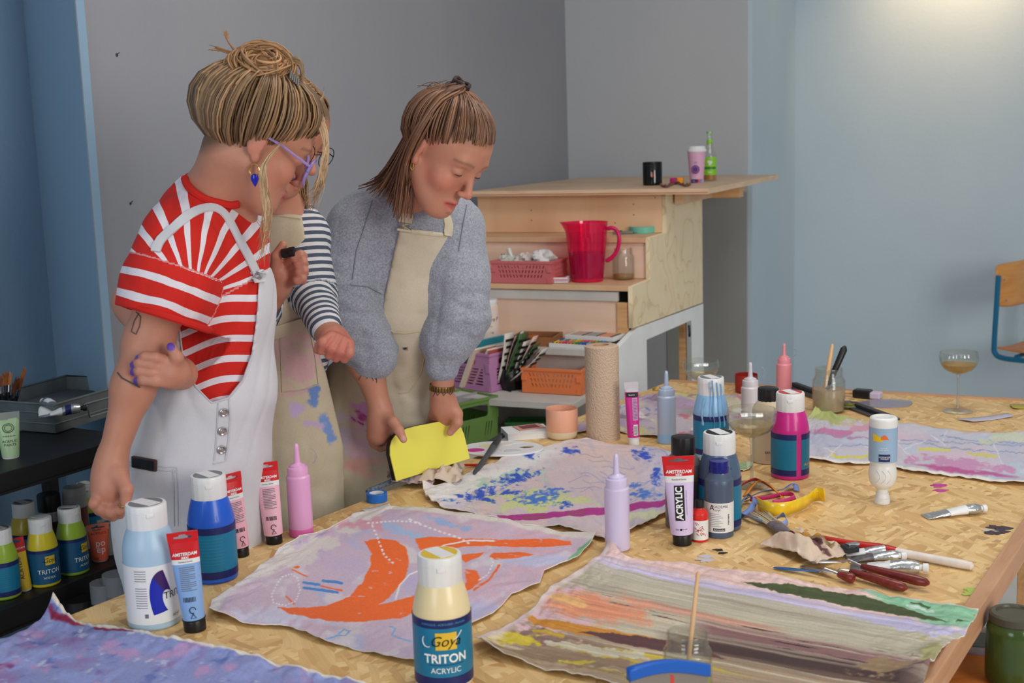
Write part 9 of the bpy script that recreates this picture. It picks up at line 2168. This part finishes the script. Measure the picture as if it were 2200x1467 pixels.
# ================================================================== CHAIR BY THE RIGHT WALL, STOOL IN FRONT
def chair():
 c = T(2138, 752, 0.46) + Vector((.262, .019, 0)); root = thing('school_chair', 'school chair with orange plywood back and blue steel frame by the right wall', 'chair', (c.x, c.y, 0), 0.75)
 mat('blue_steel', (26, 110, 150), .35, metal=.2)
 b = MB(); b.grid(lambda u, v: ((u - .5) * .40, .17 - .035 * math.cos((u - .5) * 2.6) + .02 * v, .66 + .215 * v - .010 * (2 * u - 1) ** 4 * (1 if v > .5 else -1)), 16, 6); b.obj('backrest', MATS['wood_chair'], root, solid=.011, subsurf=1)
 b = MB(); b.grid(lambda u, v: ((u - .5) * .40, -.23 + .40 * v, .46 - .012 * math.sin(PI * v) + .012 * (2 * u - 1) ** 2), 12, 10); b.obj('seat', MATS['wood_orange'], root, solid=.012, subsurf=1)
 for q in (-1, 1):
  b = MB(); b.tube(spline([(q * .205, .16, .82), (q * .205, .165, .66), (q * .205, .17, .50), (q * .205, .165, .445), (q * .205, .12, .425), (q * .205, -.02, .425), (q * .205, -.17, .43), (q * .205, -.21, .40), (q * .205, -.20, .25), (q * .205, -.18, .05), (q * .205, -.15, .013), (q * .205, .05, .013), (q * .205, .22, .013)], 60), .0125, 10); b.obj('side_tube', MATS['blue_steel'], root)
 for y, z in ((.06, .438), (-.12, .438), (.20, .013)):
  b = MB(); b.tube([(-.205, y, z), (.205, y, z)], .011, 8); b.obj('cross_tube', MATS['blue_steel'], root)
 for q in (-1, 1):
  for z in (.70, .80): b = MB(); b.lathe([(.006, 0), (.006, .003), (0, .004)], 10, M=Matrix.Rotation(PI / 2, 3, 'X'), c=(q * .185, .128 + (.0 if z < .75 else .012), z)); b.obj('rivet', MATS['steel'], root)
chair()
p = T(2150, 1430, 0.62); sr = thing('round_stool', 'round orange wooden stool below the right table edge', 'stool', (p.x + .02, p.y, 0))
b = MB(); b.lathe([(.165, .592), (.172, .596), (.174, .610), (.170, .618), (.12, .620), (0, .620)], 48); b.obj('seat', MATS['wood_orange'], sr)
for k in range(4):
 a = PI / 4 + PI / 2 * k; b = MB(); b.tube([(.11 * math.cos(a), .11 * math.sin(a), .592), (.155 * math.cos(a), .155 * math.sin(a), 0.0)], [.016, .013], 10); b.obj('leg', MATS['wood_orange'], sr)
b = MB(); b.tube([(.135 * math.cos(t), .135 * math.sin(t), .25) for t in [2 * PI * k / 24 for k in range(25)]], .008, 8); b.obj('foot_ring', MATS['steel'], sr)
p = T(2100, 1378, .62); pts = [(.085 * math.cos(a), .065 * math.sin(a)) for a in [2 * PI * k / 36 for k in range(36)]]
r_ = thing('glass_palette', 'clear plastic palette with a dark paint patch on the orange stool', 'palette', (p.x, p.y, .6205), -.3); plate('plate', [pts], .003, MATS['plastic_film'], r_, M=Matrix.Translation((0, 0, .0016))); plate('paint_patch', [[(-.01, -.035), (.06, -.03), (.055, .03), (0.0, .035)]], .001, mat('patch_slate', (84, 96, 98), .5), r_, M=Matrix.Translation((0, 0, .0037)))
b = MB()
for k in range(5): b.tube([(.02 + .01 * k, -.01, .0045), (.035 + .008 * k, .028, .0045)], .0012, 5)
b.obj('scratch_lines', MATS['label_white'], r_)
p = T(2175, 1462, .62); jr = thing('green_jar', 'olive green glass jar with dark lid at the lower right corner', 'jar', (p.x, p.y, .6205))
b = MB(); b.lathe(smooth_prof([(.038, 0), (.043, .005), (.0445, .02), (.0445, .085), (.040, .102), (.034, .108)], 3), 40); b.obj('glass', mat('olive_glass', (70, 92, 40), .15, trans=.3), jr)
b = MB(); b.lathe([(.038, .104), (.0405, .106), (.0405, .118), (.037, .121), (.030, .121), (.029, .118), (0, .118)], 40); b.obj('lid', mat('lid_olive', (74, 70, 56), .4), jr)
